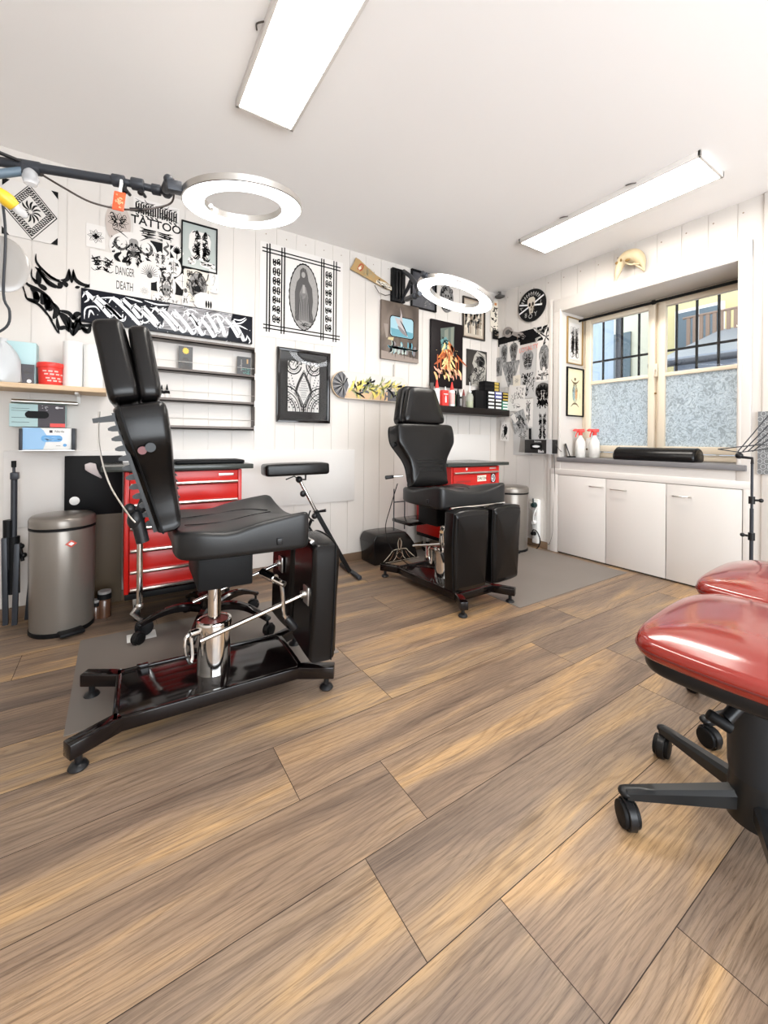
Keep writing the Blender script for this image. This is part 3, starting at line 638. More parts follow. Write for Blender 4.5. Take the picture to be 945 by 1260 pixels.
# wing-shaped black lettering painted on the wall
c = pA(78, 365); g = local('A', c, 20, 310, 8.59)
a = Art(.0004)
def G(*pts): return [g(x, y) for x, y in pts]
BW = .0135
for pts, w_ in [([(210, 20), (215, 110), (300, 210), (400, 285), (470, 300)], BW), ([(200, 160), (245, 200), (320, 300), (430, 370), (470, 385)], BW*1.4), ([(165, 180), (165, 260), (220, 320)], BW*.5), ([(165, 265), (230, 330), (240, 230), (250, 160)], BW*1.8),
                ([(250, 200), (330, 330), (420, 385)], BW), ([(270, 190), (360, 270), (470, 320)], BW*1.6), ([(470, 300), (540, 290), (560, 180)], BW*1.5), ([(480, 320), (520, 340), (530, 375)], BW*1.8), ([(465, 310), (468, 390)], BW*1.8), ([(230, 340), (290, 380), (300, 410)], BW*2),
                ([(560, 180), (570, 260), (585, 330)], BW*.9), ([(605, 185), (600, 260), (590, 330)], BW*.9), ([(605, 200), (625, 290), (700, 345), (800, 360)], BW*1.6), ([(640, 360), (655, 390)], BW*1.8), ([(935, 180), (900, 270), (820, 340), (720, 380)], BW*1.8), ([(920, 290), (915, 400)], BW*2), ([(800, 360), (900, 310)], BW*1.5), ([(860, 400), (900, 340)], BW),
                ([(75, 290), (130, 350), (230, 400), (340, 480), (430, 600)], BW*1.3), ([(90, 420), (120, 500), (240, 560), (330, 660), (390, 730)], BW), ([(120, 490), (210, 520), (200, 430), (150, 380)], BW*2), ([(210, 420), (215, 480), (250, 480)], BW*2), ([(270, 430), (290, 520), (260, 550)], BW*2.2), ([(290, 440), (330, 520), (320, 620)], BW*2.2), ([(340, 500), (350, 600), (380, 590)], BW*2), ([(360, 520), (430, 620), (390, 710)], BW*2.2),
                ([(330, 660), (400, 780), (440, 860)], BW*.8), ([(450, 620), (560, 650), (600, 720)], BW*1.6), ([(450, 640), (520, 740), (600, 890)], BW*1.6), ([(430, 690), (450, 800), (520, 800), (560, 850)], BW*1.6), ([(600, 720), (640, 660), (690, 660)], BW*2), ([(560, 690), (600, 800), (650, 700)], BW*1.6), ([(600, 890), (650, 790), (680, 690)], BW*1.8), ([(600, 740), (605, 880)], BW), ([(670, 740), (720, 820), (760, 840), (790, 780)], BW*2), ([(690, 770), (760, 780), (830, 760)], BW*1.4), ([(460, 640), (540, 700), (560, 820)], BW*1.2), ([(650, 830), (700, 810), (750, 850)], BW),
                ([(75, 290), (70, 360), (120, 500)], BW*.5), ([(440, 800), (455, 870)], BW*.6), ([(610, 660), (640, 740), (690, 700)], BW)]:
    a.stroke(G(*pts), w_, 0, 1)
a.stroke(G((270, 195), (360, 285), (460, 330)), .003, 1, 2)
tag(hang(a.build('wall_lettering', [M_INK, M_INKL], smooth=0), 'A', c, .003), 'spiky black wing-shaped lettering painted straight on the white wall', 'wall lettering')

# calligraphy banner board
c, w, h = qrect('A', 99.7, 354, 395, 311, .03); bd = .03
o = MB().box((-w/2, -h/2, -bd), (w/2, h/2, 0), bev=.002).build('calligraphy_board', mat('navy_black_board', (.006, .007, .012), .35, spec=.2))
tag(hang(o, 'A', c, .034), 'long black board with white slanted calligraphy above the wall rack', 'sign board')
a = Art(.0006); g = local('A', c, 95, 345, 4.295, .03)
gb = ramp_mat('smoky_grey_paint', [(.35, (.05, .05, .055)), (.5, (.35, .34, .35)), (.6, (.12, .12, .13)), (.75, (.5, .5, .5))], (6, 14, 6), 5, 2)
a.poly(G((600, 60), (820, 60), (760, 400), (480, 400)) and [g(*p) for p in ((490, 125), (820, 178), (790, 305), (440, 255))], 1, 0)
g0 = g
dg = [(45, 62, 175, 195), (100, 85, 225, 205), (185, 92, 330, 235), (150, 130, 240, 215), (240, 100, 330, 200), (300, 130, 420, 245), (350, 140, 440, 250), (410, 145, 520, 265), (445, 150, 560, 275), (510, 160, 610, 285), (575, 165, 660, 290), (600, 180, 640, 240), (650, 200, 720, 300), (680, 175, 740, 280), (735, 190, 780, 295), (780, 200, 850, 300), (820, 215, 880, 320)]
NV = (.024, .004)
for x0, y0, x1, y1 in dg:
    a.nib([g0(x0, y0), g0((x0+x1)/2+6, (y0+y1)/2), g0(x1, y1)], NV, 0, 2)
    a.stroke([g0(x0-18, y0+30), g0(x0-4, y0+6), g0(x0+12, y0-6)], .008, 0, 2); a.stroke([g0(x1-8, y1+3), g0(x1+10, y1-4), g0(x1+17, y1-26)], .009, 0, 2)
for P in ([(38, 205), (45, 150), (95, 140), (120, 165)], [(45, 60), (60, 100), (38, 118)], [(60, 200), (70, 160), (90, 185)], [(110, 95), (200, 95), (245, 130)], [(255, 90), (320, 110), (345, 118)], [(355, 108), (420, 128), (485, 132)], [(385, 145), (440, 160), (470, 150)], [(560, 170), (600, 155), (640, 175)], [(600, 265), (650, 240), (640, 205)], [(690, 200), (740, 180), (780, 205)], [(790, 250), (850, 240), (900, 262)], [(825, 205), (860, 212), (890, 198)], [(800, 230), (860, 228), (895, 205)], [(895, 290), (912, 320), (905, 335)], [(330, 215), (360, 225), (385, 210)], [(505, 160), (520, 195), (560, 210)]):
    a.stroke([g0(*p) for p in P], .009, 0, 3)
q = random.Random(3)
for k in range(46):
    x = q.uniform(30, 915); yb = 45+x*.165; a.poly(ell(*g0(x, q.uniform(yb, yb+150)), .0022, .0022, 6), 0, 3)
a.build('calligraphy', [M_WINK, gb], o, smooth=0)

# ------------------------------------------------------------------ wall rack with four narrow shelves and wires
RD = .075                                    # rack depth
pr = lambda x, y: pA(x, y, RD)
rx1 = pr(313.5, 470).x; rx0 = pr(163, 450).x
rk = empty('wall_rack', ((rx0+rx1)/2, YA, 1.28), 'dark metal wall rack of narrow shelves with retaining wires under the calligraphy board', 'wall rack')
rw = (rx1-rx0)/2; zz = [pr(312, y).z for y in (430, 464, 497.5, 528)]
for i, z in enumerate(zz):
    z -= 1.28; m = MB(); m.box((-rw, -RD, z-.010), (rw, 0, z), bev=.001).box((-rw, -RD, z-.010), (rw, -RD+.003, z+.012)); s_ = m.build('shelf', M_BRONZE, rk)
    m = MB(); m.box((-rw+.01, -RD+.004, z+.0003), (rw-.01, -.002, z+.002)); m.build('shelf_liner', M_WHITE, s_, smooth=0)
    if i: MB().tube([(-rw, -RD+.002, z+.055), (rw, -RD+.002, z+.055)], .0016, n=6).build('wire', M_STEEL, rk)
for sx in (-1, 1): MB().box((sx*rw-.003, -RD, zz[3]-1.29), (sx*rw+.003, 0, zz[0]-1.28), bev=.001).build('side_panel', M_BRONZE, rk)
m = MB()
for z in zz[:]: m.box((rw-.002, -RD-.002, z-1.28-.018), (rw+.006, -RD+.02, z-1.28+.022), bev=.001)
m.build('corner_bracket', M_WHITE, rk)
def on_rack(name, label, cat, xp, w, h, lvl, mats, draw=None, th=.008, group=None, lean=.02):
    z = zz[lvl]+.002; x = pA(xp, 450, RD-.02).x
    o = Art(th); o.sheet(rect(w, h)); (draw and draw(o)); o = o.build(name, mats, smooth=0)
    o.matrix_world = Matrix.Translation((x, YA-.045, z+h/2+.001)) @ Matrix.Rotation(R(90), 4, 'X'); return tag(o, label, cat, group)
on_rack('picture_card', 'dark card with a yellow sun over a grey figure on the wall rack', 'card', 228.5, .078, .150, 1, [mat('charcoal_card', (.05, .047, .045), .4), mat('sun_yellow', (.75, .48, .06), .5), M_INKG],
        lambda a: (a.poly([(.020*math.cos(2*math.pi*k/24)*(1 if k % 2 else .72), .048+.022*math.sin(2*math.pi*k/24)*(1 if k % 2 else .72)) for k in range(24)], 1, 1), a.poly(ell(0, -.018, .02, .028), 2, 1), a.poly(ell(0, -.022, .009, .018), 0, 2), a.poly(rect(.06, .02) and [(-.03, -.062), (.03, -.062), (.03, -.045), (-.03, -.045)], 2, 1)))
on_rack('picture_card', 'dark card with green strokes at the right end of the wall rack', 'card', 300.5, .088, .128, 1, [mat('charcoal_card2', (.035, .035, .037), .4), mat('sea_green_paint', (.10, .28, .24), .5), M_INKL, mat('ochre_paint', (.45, .28, .12), .5)],
        lambda a: (a.scrib(.012, -.028, .05, .036, 5, 16, 1, 1, .1), a.stroke([(-.018, .045), (-.018, -.03)], .006, 2, 1, False), a.poly([(.016, .02), (.026, .02), (.026, .05), (.016, .05)], 3, 1), a.stroke([(-.03, .0), (-.01, .02)], .004, 2)))
def ink_bottle(x, y, z, s=1.):
    o = MB().lathe([(0, 0), (.013, 0), (.0145, .002), (.0145, .040), (.012, .048), (.006, .050), (.006, .054), (.0062, .056), (.002, .082), (0, .083)], n=18).build('ink_bottle', [M_BLACK])
    MB().lathe([(.0147, .010), (.0149, .011), (.0149, .030), (.0147, .031)], n=18, cap=False).build('label', M_WHITE, o); o.location = (x, y, z); o.scale = (s, s, s); return o
tag(ink_bottle(pA(205.5, 480, .04).x, YA-.04, zz[2]+.0022, 1.12), 'small black cone-capped ink bottle nearest the chair on the wall rack', 'bottle')
tag(ink_bottle(pA(199, 480, .04).x, YA-.04, zz[2]+.0022, 1.05), 'small black ink bottle half hidden behind the tall headrest', 'bottle')
for k, (xp, lv, L) in enumerate([(208, 3, .05), (236, 2, .10), (270, 2, .16), (272, 3, .09), (293, 3, .07)]):
    o = MB().box((-L/2, -.012, 0), (L/2, .012, .006+.003*(k % 2)), bev=.002).build('marker_pen' if k != 2 else 'folded_strip', M_BLACK if k in (0, 1) else M_WP)
    o.location = (pA(xp, 500, .04).x, YA-.04, zz[lv]+.0022)
    tag(o, ['black marker pen lying on the lowest rack shelf', 'dark flat pen lying on the middle rack shelf', 'long white folded strip lying on the middle rack shelf', 'white stub lying on the lowest rack shelf', 'white stub at the right end of the lowest rack shelf'][k], 'pen' if k != 2 else 'paper strip')

# ------------------------------------------------------------------ pine shelf and what stands on it
z0 = 1.205
psx1 = -.045
o = empty('pine_shelf', (-.4, YA, z0), 'pine board shelf on the back wall at the left', 'shelf')
MB().box((-.50, -.235, -.024), (psx1+.4, 0, 0), bev=.002).build('board', M_PINE, o)
MB().box((.22, -.02, -.07), (.235, 0, -.024)).box((.22, -.17, -.034), (.235, 0, -.024)).build('bracket', M_WP, o)
def xs(xp, yp=440, Y=2.70): return pY(xp, yp, Y).x
# red tub
t = empty('red_tub', (xs(62.5), 2.70, z0+.0005), 'red round tub with a lid beside the paper rolls', 'tub')
MB().lathe([(0, 0), (.046, 0), (.048, .004), (.052, .100), (.050, .101)], n=32).build('tub', M_REDP, t)
MB().lathe([(.0545, .092), (.0560, .094), (.0560, .115), (.054, .118), (0, .118)], n=32).build('lid', M_REDP, t)
a = MB()
for j, z in enumerate((.07, .055, .035, .022)):
    for k in range(3+(j % 2)):
        a0 = -120+k*26+j*7; a.bm  # curved label lines
        for i in range(6):
            q0, q1 = R(a0+i*3), R(a0+i*3+3); r_ = .0512+z*.02-.0004+.0008
            vs = [a.bm.verts.new((r_*math.cos(q_), r_*math.sin(q_), z_)) for q_, z_ in ((q0, z), (q1, z), (q1, z+.007), (q0, z+.007))]; a.bm.faces.new(vs)
a.build('label_lines', mat('pale_pink_print', (.8, .5, .45), .5), t, smooth=0)
# two paper rolls
for xp, h, r_, lb, Y in ((90, .240, .043, 'tall white paper roll beside the red tub', 2.705), (115.5, .232, .045, 'tall white paper roll nearest the headrest', 2.70)):
    o = empty('paper_roll', (xs(xp, 440, Y), Y, z0+.0005), lb, 'paper roll', 'white paper rolls on the pine shelf')
    MB().lathe([(.018, 0), (r_-.001, 0), (r_, .001), (r_, h-.001), (r_-.001, h), (.018, h), (.018, 0)], n=36, cap=False).build('roll', M_WP, o); MB().lathe([(.0165, .001), (.0178, .001), (.0178, h+.001), (.0165, h+.001)], n=20, cap=False).build('core', mat('cardboard_core', (.35, .26, .17), .8), o)
# pale blue glove box on end, dark card and plastic bag
o = MB().box((-.085, -.04, 0), (.055, .04, .215), bev=.003).build('glove_box', mat('pale_teal_card', (.44, .62, .64), .6)); o.location = (xs(27), 2.74, z0+.0005); tag(o, 'pale teal glove box standing on end on the pine shelf', 'box')
a = Art(.001); a.prism(rect(.016, .004), .0, .0, mi=0) if False else None
o = Art(.004); o.sheet(rect(.068, .098)); o.scrib(0, .01, .05, .06, 3, 10, 1, 1, .05); o.poly(ell(.016, -.035, .009, .009), 2, 2); o = o.build('dark_flyer', [mat('dark_flyer_card', (.06, .055, .065), .35), M_INKG, M_WINK], smooth=0)
o.matrix_world = Matrix.Translation((xs(30.5, 450, 2.66), 2.672, z0+.052)) @ Matrix.Rotation(R(86), 4, 'X'); tag(o, 'small dark flyer leaning on the teal box', 'flyer')
bag = MB(); q = random.Random(8)
bag.loft([[(.075*sc*math.cos(t)+q.uniform(-.006, .006), .04*sc*math.sin(t)+q.uniform(-.005, .005), z) for t in [2*math.pi*i/18 for i in range(18)]] for z, sc in ((0, .85), (.01, 1), (.06, 1.02), (.11, .95), (.15, .8), (.18, .5), (.2, .25), (.215, .32))])
o = bag.build('plastic_bag', clear_plastic('cloudy_plastic', (.70, .72, .74), .72)); o.location = (xs(3), 2.66, z0+.0005); tag(o, 'cloudy plastic bag at the cut left end of the pine shelf', 'plastic bag')
# glove dispensers under the shelf
def pg(x, y): return pA(x, y, .10)
dm = empty('glove_dispenser', (-.3, YA, 1.0), 'wall-mounted holder with grey side clips carrying two glove boxes', 'glove box holder')
dm2 = MB(); a0, a1 = pg(12, 495), pg(95, 495)
dm2.cyl((a0.x+.3, -.06, .128), (a1.x+.3, -.06, .128), .011).box((a0.x+.32, -.06, .118), (a0.x+.34, 0, .13))
dm2.build('tube', M_STEEL, dm)
b0, b1 = pg(27, 540).x+.3, pg(92, 540).x+.3
MB().box((b0-.012, -.104, -.122), (b0+.002, 0, -.012), bev=.001).build('clip', M_DGREY, dm); MB().box((b1-.014, -.104, -.122), (b1+.002, 0, -.006), bev=.001).build('clip', M_DGREY, dm)
MB().box((b0-.012, -.1035, -.124), (b1, 0, -.1205)).build('tray', M_STEEL, dm)
def gbox(name, label, x0, x1, y0, y1, m, draw):
    c0, c1 = pg(x0, y0), pg(x1, y1); w, h = c1.x-c0.x, abs(c0.z-c1.z)
    o = MB().box((-w/2, .001, -h/2), (w/2, .094, h/2), bev=.002).build(name, m); o.location = ((c0.x+c1.x)/2, YA-.096, (c0.z+c1.z)/2)
    a = Art(.0003); draw(a, w, h); p = a.build('print', [M_BLACK, mat('glove_blue', (.13, .38, .72), .5), mat('glove_blue_pale', (.30, .52, .78), .5), mat('box_teal', (.40, .60, .60), .6), mat('aubergine', (.045, .035, .045), .5), M_WINK, M_REDP], o, smooth=0); p.rotation_euler = (R(90), 0, 0); p.location = (0, .0005, 0)
    return tag(o, label, 'glove box')
gbox('glove_box', 'teal and dark glove box with an oval opening, upper of the two in the holder', 11, 80, 496, 526, mat('pale_teal_card', (.44, .62, .64)), lambda a, w, h: (
    a.poly([(0, -h/2), (w/2, -h/2), (w/2, h/2), (0, h/2)], 4, 1), [a.stroke([(-w*.46, y*h), (-w*.15, y*h)], .0015, 0, 1, False) for y in (.3, .2, -.1, -.3)], a.poly(rrect(-w*.23, -h*.12, w*.2, h*.2, h*.16), 0, 2), a.poly([(w*.22, -h/2), (w/2, -h/2), (w/2, -h*.33), (w*.22, -h*.33)], 6, 2), a.poly(ell(w*.35, h*.38, .008, .006), 5, 2), a.poly([(w*.36, h*.36), (w*.46, h*.36), (w*.46, h*.40), (w*.36, h*.40)], 5, 2), a.scrib(w*.12, h*.35, w*.15, h*.2, 3, 5, 5, 2, .04)))
gbox('glove_box', 'white and blue glove box in grey clips, lower of the two in the holder', 27, 90, 526, 553, M_WP, lambda a, w, h: (
    a.poly([(-w/2, -h/2), (-w*.10, -h/2), (-w*.04, -h*.1), (-w*.03, h*.15), (-w*.1, h*.4), (-w*.16, h/2), (-w/2, h/2)], 2, 1), a.poly(rrect(-w*.14, -h*.14, w*.28, h*.16, h*.14), 1, 2), a.scrib(w*.07, 0, w*.36, h*.2, 6, 12, 2, 3, .12), a.poly([(w*.02, h*.28), (w*.08, h*.28), (w*.08, h*.4), (w*.02, h*.4)], 4, 2), a.text('Nitrile', w*.22, h*.34, h*.15, 0, 2, .9), a.poly(ell(w*.33, -h*.3, .008, .008), 1, 2), a.stroke([(w*.15, -h*.33), (w*.24, -h*.33)], .0015, 0, 2, False)))

# ------------------------------------------------------------------ large white panels on the back wall
a0, a1 = pA(5, 555), pA(435, 614)
o = MB().box((a0.x, YA-.012, .475), (a1.x, YA-.0005, .873), bev=.0015).build('wall_panel', M_WPANEL); tag(o, 'long glossy white splash panel behind the red cabinet and armrest', 'wall panel')
a0, a1 = pA(545, 535), pA(601, 578)
o = MB().box((a0.x, YA-.012, .55), (a1.x, YA-.0005, 1.012), bev=.0015).build('wall_panel', M_WPANEL); tag(o, 'white splash panel under the black shelf near the corner', 'wall panel')

# ------------------------------------------------------------------ robed figure poster
c, w, h = qrect('A', 320, 296, 413, 422); g = local('A', c, 315, 290, 8.59)
def d_robed(a):
    def XX(x, y=600): return g(x, y)[0]
    tz, bz = g(470, 250)[1], g(470, 1020)[1]
    for x in (112, 140, 268, 296, 688, 712, 818, 845): a.stroke([(XX(x), tz+.04+.006*(x % 3)), (XX(x), bz-.035)], .0095, 1, 2, False)
    for x in (150, 306): a.stroke([(XX(x), tz+.02), (XX(x), bz-.02)], .002, 1, 2, False)
    x0, x1 = XX(60), XX(888)
    for dz in (.013, -.011): a.stroke([(x0, tz+dz), (x1, tz+dz)], .0090, 1, 3, False); a.stroke([(x0+.01, bz+dz), (x1, bz+dz)], .0090, 1, 3, False)
    # glyph columns
    q = random.Random(21)
    for xa, xb_ in ((172, 258), (730, 800)):
        X0, X1 = XX(xa), XX(xb_); n = 7; st = (tz-.035-(bz+.03))/n
        for k in range(n):
            a.black_letters(X0, tz-.035-(k+1)*st+st*.12, X1-X0, st*.8, 2, 30+k+xa, 1, 2)
            a.stroke([(X0, tz-.035-(k+.5)*st), (X1, tz-.04-(k+.5)*st)], .008, 1, 2, False)
    # mandorla with a plain hooded robed figure
    cx, cz = g(505, 650); aw, ah = abs(XX(660)-XX(350))/2, abs(g(500, 300)[1]-g(500, 1000)[1])/2
    P = [(cx+aw*math.cos(t)*(1+.035*(k % 2)), cz+ah*math.sin(t)*(1+.02*(k % 2))) for k, t in enumerate([2*math.pi*i/64 for i in range(64)])]
    a.poly(P, 1, 2); a.poly(ell(cx, cz, aw*.95, ah*.965, 40), 4, 3)
    for k in range(40):
        t = 2*math.pi*k/40; a.stroke([(cx+aw*.62*math.cos(t), cz+ah*.72*math.sin(t)), (cx+aw*.93*math.cos(t), cz+ah*.95*math.sin(t))], .002, 3, 4)
    def Q(pts): return [(cx+x*aw, cz+y*ah) for x, y in pts]
    a.poly(Q([(-.6, -.7), (-.62, .1), (-.5, .4), (-.3, .55), (-.28, .78), (-.1, .88), (.12, .84), (.22, .7), (.3, .5), (.55, .3), (.62, -.1), (.55, -.4), (.7, -.75), (.3, -.86), (-.3, -.86)]), 5, 4)
    a.poly(Q([(-.36, -.72), (-.3, .1), (-.1, .35), (.12, .3), (.3, 0), (.38, -.72)]), 6, 5)
    a.poly(ell(cx-.06*aw, cz+.66*ah, aw*.13, ah*.09, 14), 4, 5); a.poly(Q([(-.1, .36), (.04, .36), (.08, .12), (-.1, .1)]), 4, 6); a.poly(Q([(-.12, .0), (.1, .06), (.12, -.0), (-.1, -.08)]), 6, 7)
    for k in range(-4, 5): a.stroke(Q([(k*.06, .1), (k*.085, -.3), (k*.09, -.74)]), .003, 1, 6)
    a.poly(Q([(-.5, -.76), (-.2, -.72), (.2, -.72), (.55, -.76), (.3, -.94), (0, -1.0), (-.3, -.94)]), 3, 7); a.scrib(cx, cz-ah*.85, aw*.8, ah*.2, 3, 14, 1, 8, .06)
paper('figure_poster', 'large poster of a robed figure in an oval between columns of black lettering', 'poster', 'A', c, rect(w, h),
      [M_PAPER, M_INK, M_INKG, M_INKL, mat('halftone_grey', (.33, .315, .30), .6), mat('charcoal_wash', (.075, .07, .068), .6), mat('mid_wash', (.19, .18, .175), .6)], d_robed)

# black frame with a scale-and-arch print
c, w, h = qrect('A', 340, 427, 519, 405)
def d_arch(a, w, h):
    iw, ih = w*.68, h*.76; a.poly([(-iw/2, -ih/2), (iw/2, -ih/2), (iw/2, ih/2), (-iw/2, ih/2)], 1, 1)
    clip = lambda P: [(max(-iw/2, min(iw/2, x)), max(-ih/2, min(ih/2, y))) for x, y in P]
    def arc(cx, cy, r, a0, a1, lw, mi=2, sy=1.15, L=2): a.stroke(clip([(cx+r*math.cos(R(t)), cy+r*sy*math.sin(R(t))) for t in range(a0, a1+1, 10)]), lw, mi, L, False, sm=2)
    P = [(0, ih*.26), (iw*.13, ih*.08), (iw*.2, -.03), (iw*.13, -ih*.16), (0, -ih*.34), (-iw*.13, -ih*.16), (-iw*.2, -.03), (-iw*.13, ih*.08)]
    for sg in (-1, 1):
        for r_, lw in ((.28, .005), (.255, .012), (.225, .003), (.20, .008), (.17, .003), (.15, .01), (.12, .004)): arc(sg*iw*.62, -ih*.5, r_*.62, 0, 180, lw*.8)
        for r_, lw in ((.26, .004), (.235, .009), (.20, .003), (.18, .006)): arc(sg*iw*.6, ih*.1, r_*.55, 60, 300, lw*.7)
        for r_, lw in ((.10, .012), (.075, .004), (.055, .012)): arc(sg*iw*.32, ih*.42, r_*.6, 0, 350, lw*.8)
        for k in range(7):
            for j in range(3): (iw*.28+k*.006+j*.022 < iw*.47) and a.poly(ell(sg*(iw*.28+k*.006+j*.022), -ih*.02+k*.02-j*.02, .004, .006, 8), 2, 3)
        for k in range(8): (iw*.17+k*.011 < iw*.47) and a.poly(ell(sg*(iw*.17+k*.011), -ih*.42+(k % 3)*.018, .005, .007, 8), 2, 3)
        for k in range(5):
            t = R(28+k*13); P0 = (sg*(iw*.62-.15*math.cos(t)), -ih*.5+.175*math.sin(t)); P1 = (sg*(iw*.62-.165*math.cos(t)), -ih*.5+.19*math.sin(t))
            if abs(P0[0]) < iw*.48 and abs(P1[0]) < iw*.48: a.stroke([P0, P1], .008, 2, 4)
    for s_, lw in ((1.35, .004), (1.18, .009), (1., .004)): a.stroke([(x*s_, y*s_-.01) for x, y in P]+[(P[0][0], P[0][1]*s_-.01)], lw, 2, 5, False)
    a.poly([(x*.97, y*.97-.01) for x, y in P], 1, 6)
    for j in range(10):
        y = ih*(.16-j*.045); half = iw*.15*(1-abs(j-4.5)/6)
        for k in range(-3, 4):
            if abs(k*.014) < half: a.stroke([(k*.014-.007, y), (k*.014, y-.008), (k*.014+.007, y)], .0025, 2, 7, False)
    for r_ in (.12, .095, .07): arc(0, ih*.30, r_*.75, 20, 160, .005, L=8)
framed('framed_print', 'black framed black-and-white arch and scale pattern print', 'framed picture', 'A', c, w, h, .022, M_GLOSSB, [mat('black_mount', (.008, .008, .009), .4, spec=.15), M_PAPER, M_INK], d_arch, .026, glass=True)

# skateboard deck
c, w, h = qrect('A', 408, 456, 488, 503, .03); g = local('A', c, 400, 440, 7.875, .03)
hh = .105; OUT = [(-w/2+hh*.9*(1-math.cos(R(t)))-0, hh*math.sin(R(t))) for t in range(-90, 91, 15)]
out = [(-w/2+hh-hh*math.cos(R(t)), hh*math.sin(R(t))) for t in range(-90, 91, 12)]; out += [(w/2-hh+hh*math.cos(R(t)), hh*math.sin(R(t))) for t in range(90, -91, -12)]
o = empty('skateboard_deck', (0, 0, 0), 'skateboard deck with yellow-green graffiti hung sideways on the back wall', 'skateboard'); hang(o, 'A', c, .03)
bend = lambda x: .035*max(0, (abs(x)-w*.32)/(w*.18))**1.6
m = MB(); m.prism(out, -.006, .004, bev=.0015)
m.build('deck', M_PINE, o)
a = Art(.0042)
sg_ = [(x*.985, y*.985) for x, y in out]; a.poly(sg_, 0, 1)
lc = (-w*.36, .0); a.poly([(x, y) for x, y in sg_ if x < -w*.30]+[(-w*.30, 0)], 1, 2)
for k in range(16):
    t = R(60+k*15); a.stroke([lc, (lc[0]+.1*math.cos(t), lc[1]+.095*math.sin(t))], .008, 2 if k % 2 else 3, 3)
a.poly([(-w*.38, .10), (-w*.28, .03), (w*.1, .07), (w*.1, .10)], 0, 4); a.poly([(-w*.30, -.02), (w*.30, -.03), (w*.36, -.10), (-w*.35, -.10)], 4, 3); a.poly([(w*.10, .05), (w*.46, .03), (w*.44, -.02), (w*.1, -.02)], 5, 3); a.poly([(w*.2, -.02), (w*.475, -.015), (w*.45, -.07), (w*.40, -.1), (w*.2, -.1)], 1, 4)
q = random.Random(12)
for k in range(96):
    x = q.uniform(-.25, .32)*w*1.1; y = q.uniform(-.06, .05); an = q.uniform(-2.2, -.2) if q.random() < .6 else q.uniform(.2, 1.2); L = q.uniform(.04, .11)
    a.stroke([(x, y), (x+L*.5*math.cos(an)+.01, max(-.095, min(.095, y+L*.45*math.sin(an)))), (x+L*math.cos(an), max(-.1, min(.098, y+L*math.sin(an))))], q.uniform(.008, .022), [6, 7, 8, 3, 6, 7, 1][k % 7], 5+k % 5)
a.build('graffiti', [mat('off_white_paint', (.58, .56, .53), .4), mat('slate_paint', (.10, .10, .11), .4), M_INKL, M_INK, mat('peach_paint', (.60, .40, .24), .5), mat('sand_paint', (.55, .46, .38), .4), mat('yellow_paint', (.70, .55, .12), .45), mat('olive_paint', (.17, .18, .06), .45), mat('pale_lime_paint', (.42, .42, .22), .45)], o, smooth=0)
MB().cyl((w*.30, .21, -.02), (w*.30, .08, -.02), .002, n=6).build('cord', M_BLACK, o)

# painted hand saw
c = pA(456, 341); g = local('A', c, 425, 310, 9.0)
bl = [g(*p) for p in [(38, 198), (60, 165), (85, 120), (100, 72), (140, 95), (240, 190), (330, 270), (430, 335), (500, 400), (530, 455), (500, 440), (400, 400), (300, 345), (170, 270), (60, 212)]]
a = Art(.003); a.sheet(bl)
Q = lambda x, y: g(x, y)
a.poly([Q(*p) for p in [(330, 320), (430, 350), (500, 405), (495, 435), (400, 395), (320, 350)]], 1, 1)
a.stroke([Q(*p) for p in [(120, 205), (150, 150), (180, 160), (170, 200), (140, 220)]], .012, 2, 2, taper=False); a.poly([Q(*p) for p in [(125, 190), (150, 165), (160, 195), (140, 212)]], 1, 3)
a.scrib(*Q(240, 240), .11, .08, 4, 24, 3, 2, .05); a.scrib(*Q(430, 385), .10, .05, 6, 16, 4, 3, .06); a.scrib(*Q(360, 340), .05, .04, 9, 10, 4, 3, .1); a.stroke([Q(500, 400), Q(530, 450), Q(560, 465)], .012, 5, 3)
o = a.build('hand_saw', [mat('mustard_wood', (.42, .27, .11), .5), M_PAPER2, mat('rust_paint', (.40, .08, .03), .5), mat('khaki_print', (.33, .29, .18), .5), M_INK, mat('moss_paint', (.30, .33, .04), .5)], smooth=0)
tag(hang(o, 'A', c, .02), 'old hand saw with painted blade hung slanting beside the black wall mount', 'saw')
tag(MB().tube([pA(461, 351, .02), pA(466, 360, .03), pA(474, 363.5, .03), pA(482, 362, .02)], .003, n=6).build('bowed_wire', M_BRONZE), 'thin bowed wire hanging from the painted saw', 'wire')

# television-style wall mount plate with arm that carries the far ring lamp
c, w, h = qrect('A', 482, 329, 370, 498, .02)
tp = empty('wall_mount', (c.x, YA, c.z), 'black wall mount plate with a folding arm holding the far ring lamp', 'wall bracket')
MB().box((-w/2, -.035, -h/2), (w/2, 0, h/2), bev=.004).build('plate', M_BLACK, tp)
m = MB()
for x in (-.03, 0, .03): m.box((x-.008, -.05, -h*.42), (x+.008, -.03, h*.4), bev=.003)
m.build('rib', M_PLAST, tp)
RC = Vector((1.649, 1.777, 1.803))           # far ring centre
def L_(v): return tuple(Vector(v)-Vector((c.x, YA, c.z)))
p0 = pY(497, 334, 2.74); p1 = pY(514, 352, 2.45); p2 = pY(520, 377, 2.2)
MB().tube([L_(p0), L_(pY(505, 340, 2.6)), L_(p1)], .018, n=10).tube([L_(pY(497, 365, 2.76)), L_(pY(505, 345, 2.6))], .012, n=8).tube([L_(pY(493, 372, 2.77)), L_(pY(506, 350, 2.62))], .008, n=8).build('arm', M_DGREY, tp)
re_ = RC+Vector((-.14, .15, .02))
MB().tube([L_(p1), L_(pY(515, 362, 2.3)), L_(RC+Vector((-.13, .30, .03))), L_(re_)], .016, n=10).ball(L_(p1), .028).ball(L_(re_+Vector((0, .05, 0))), .022).build('arm', M_DGREY, tp)

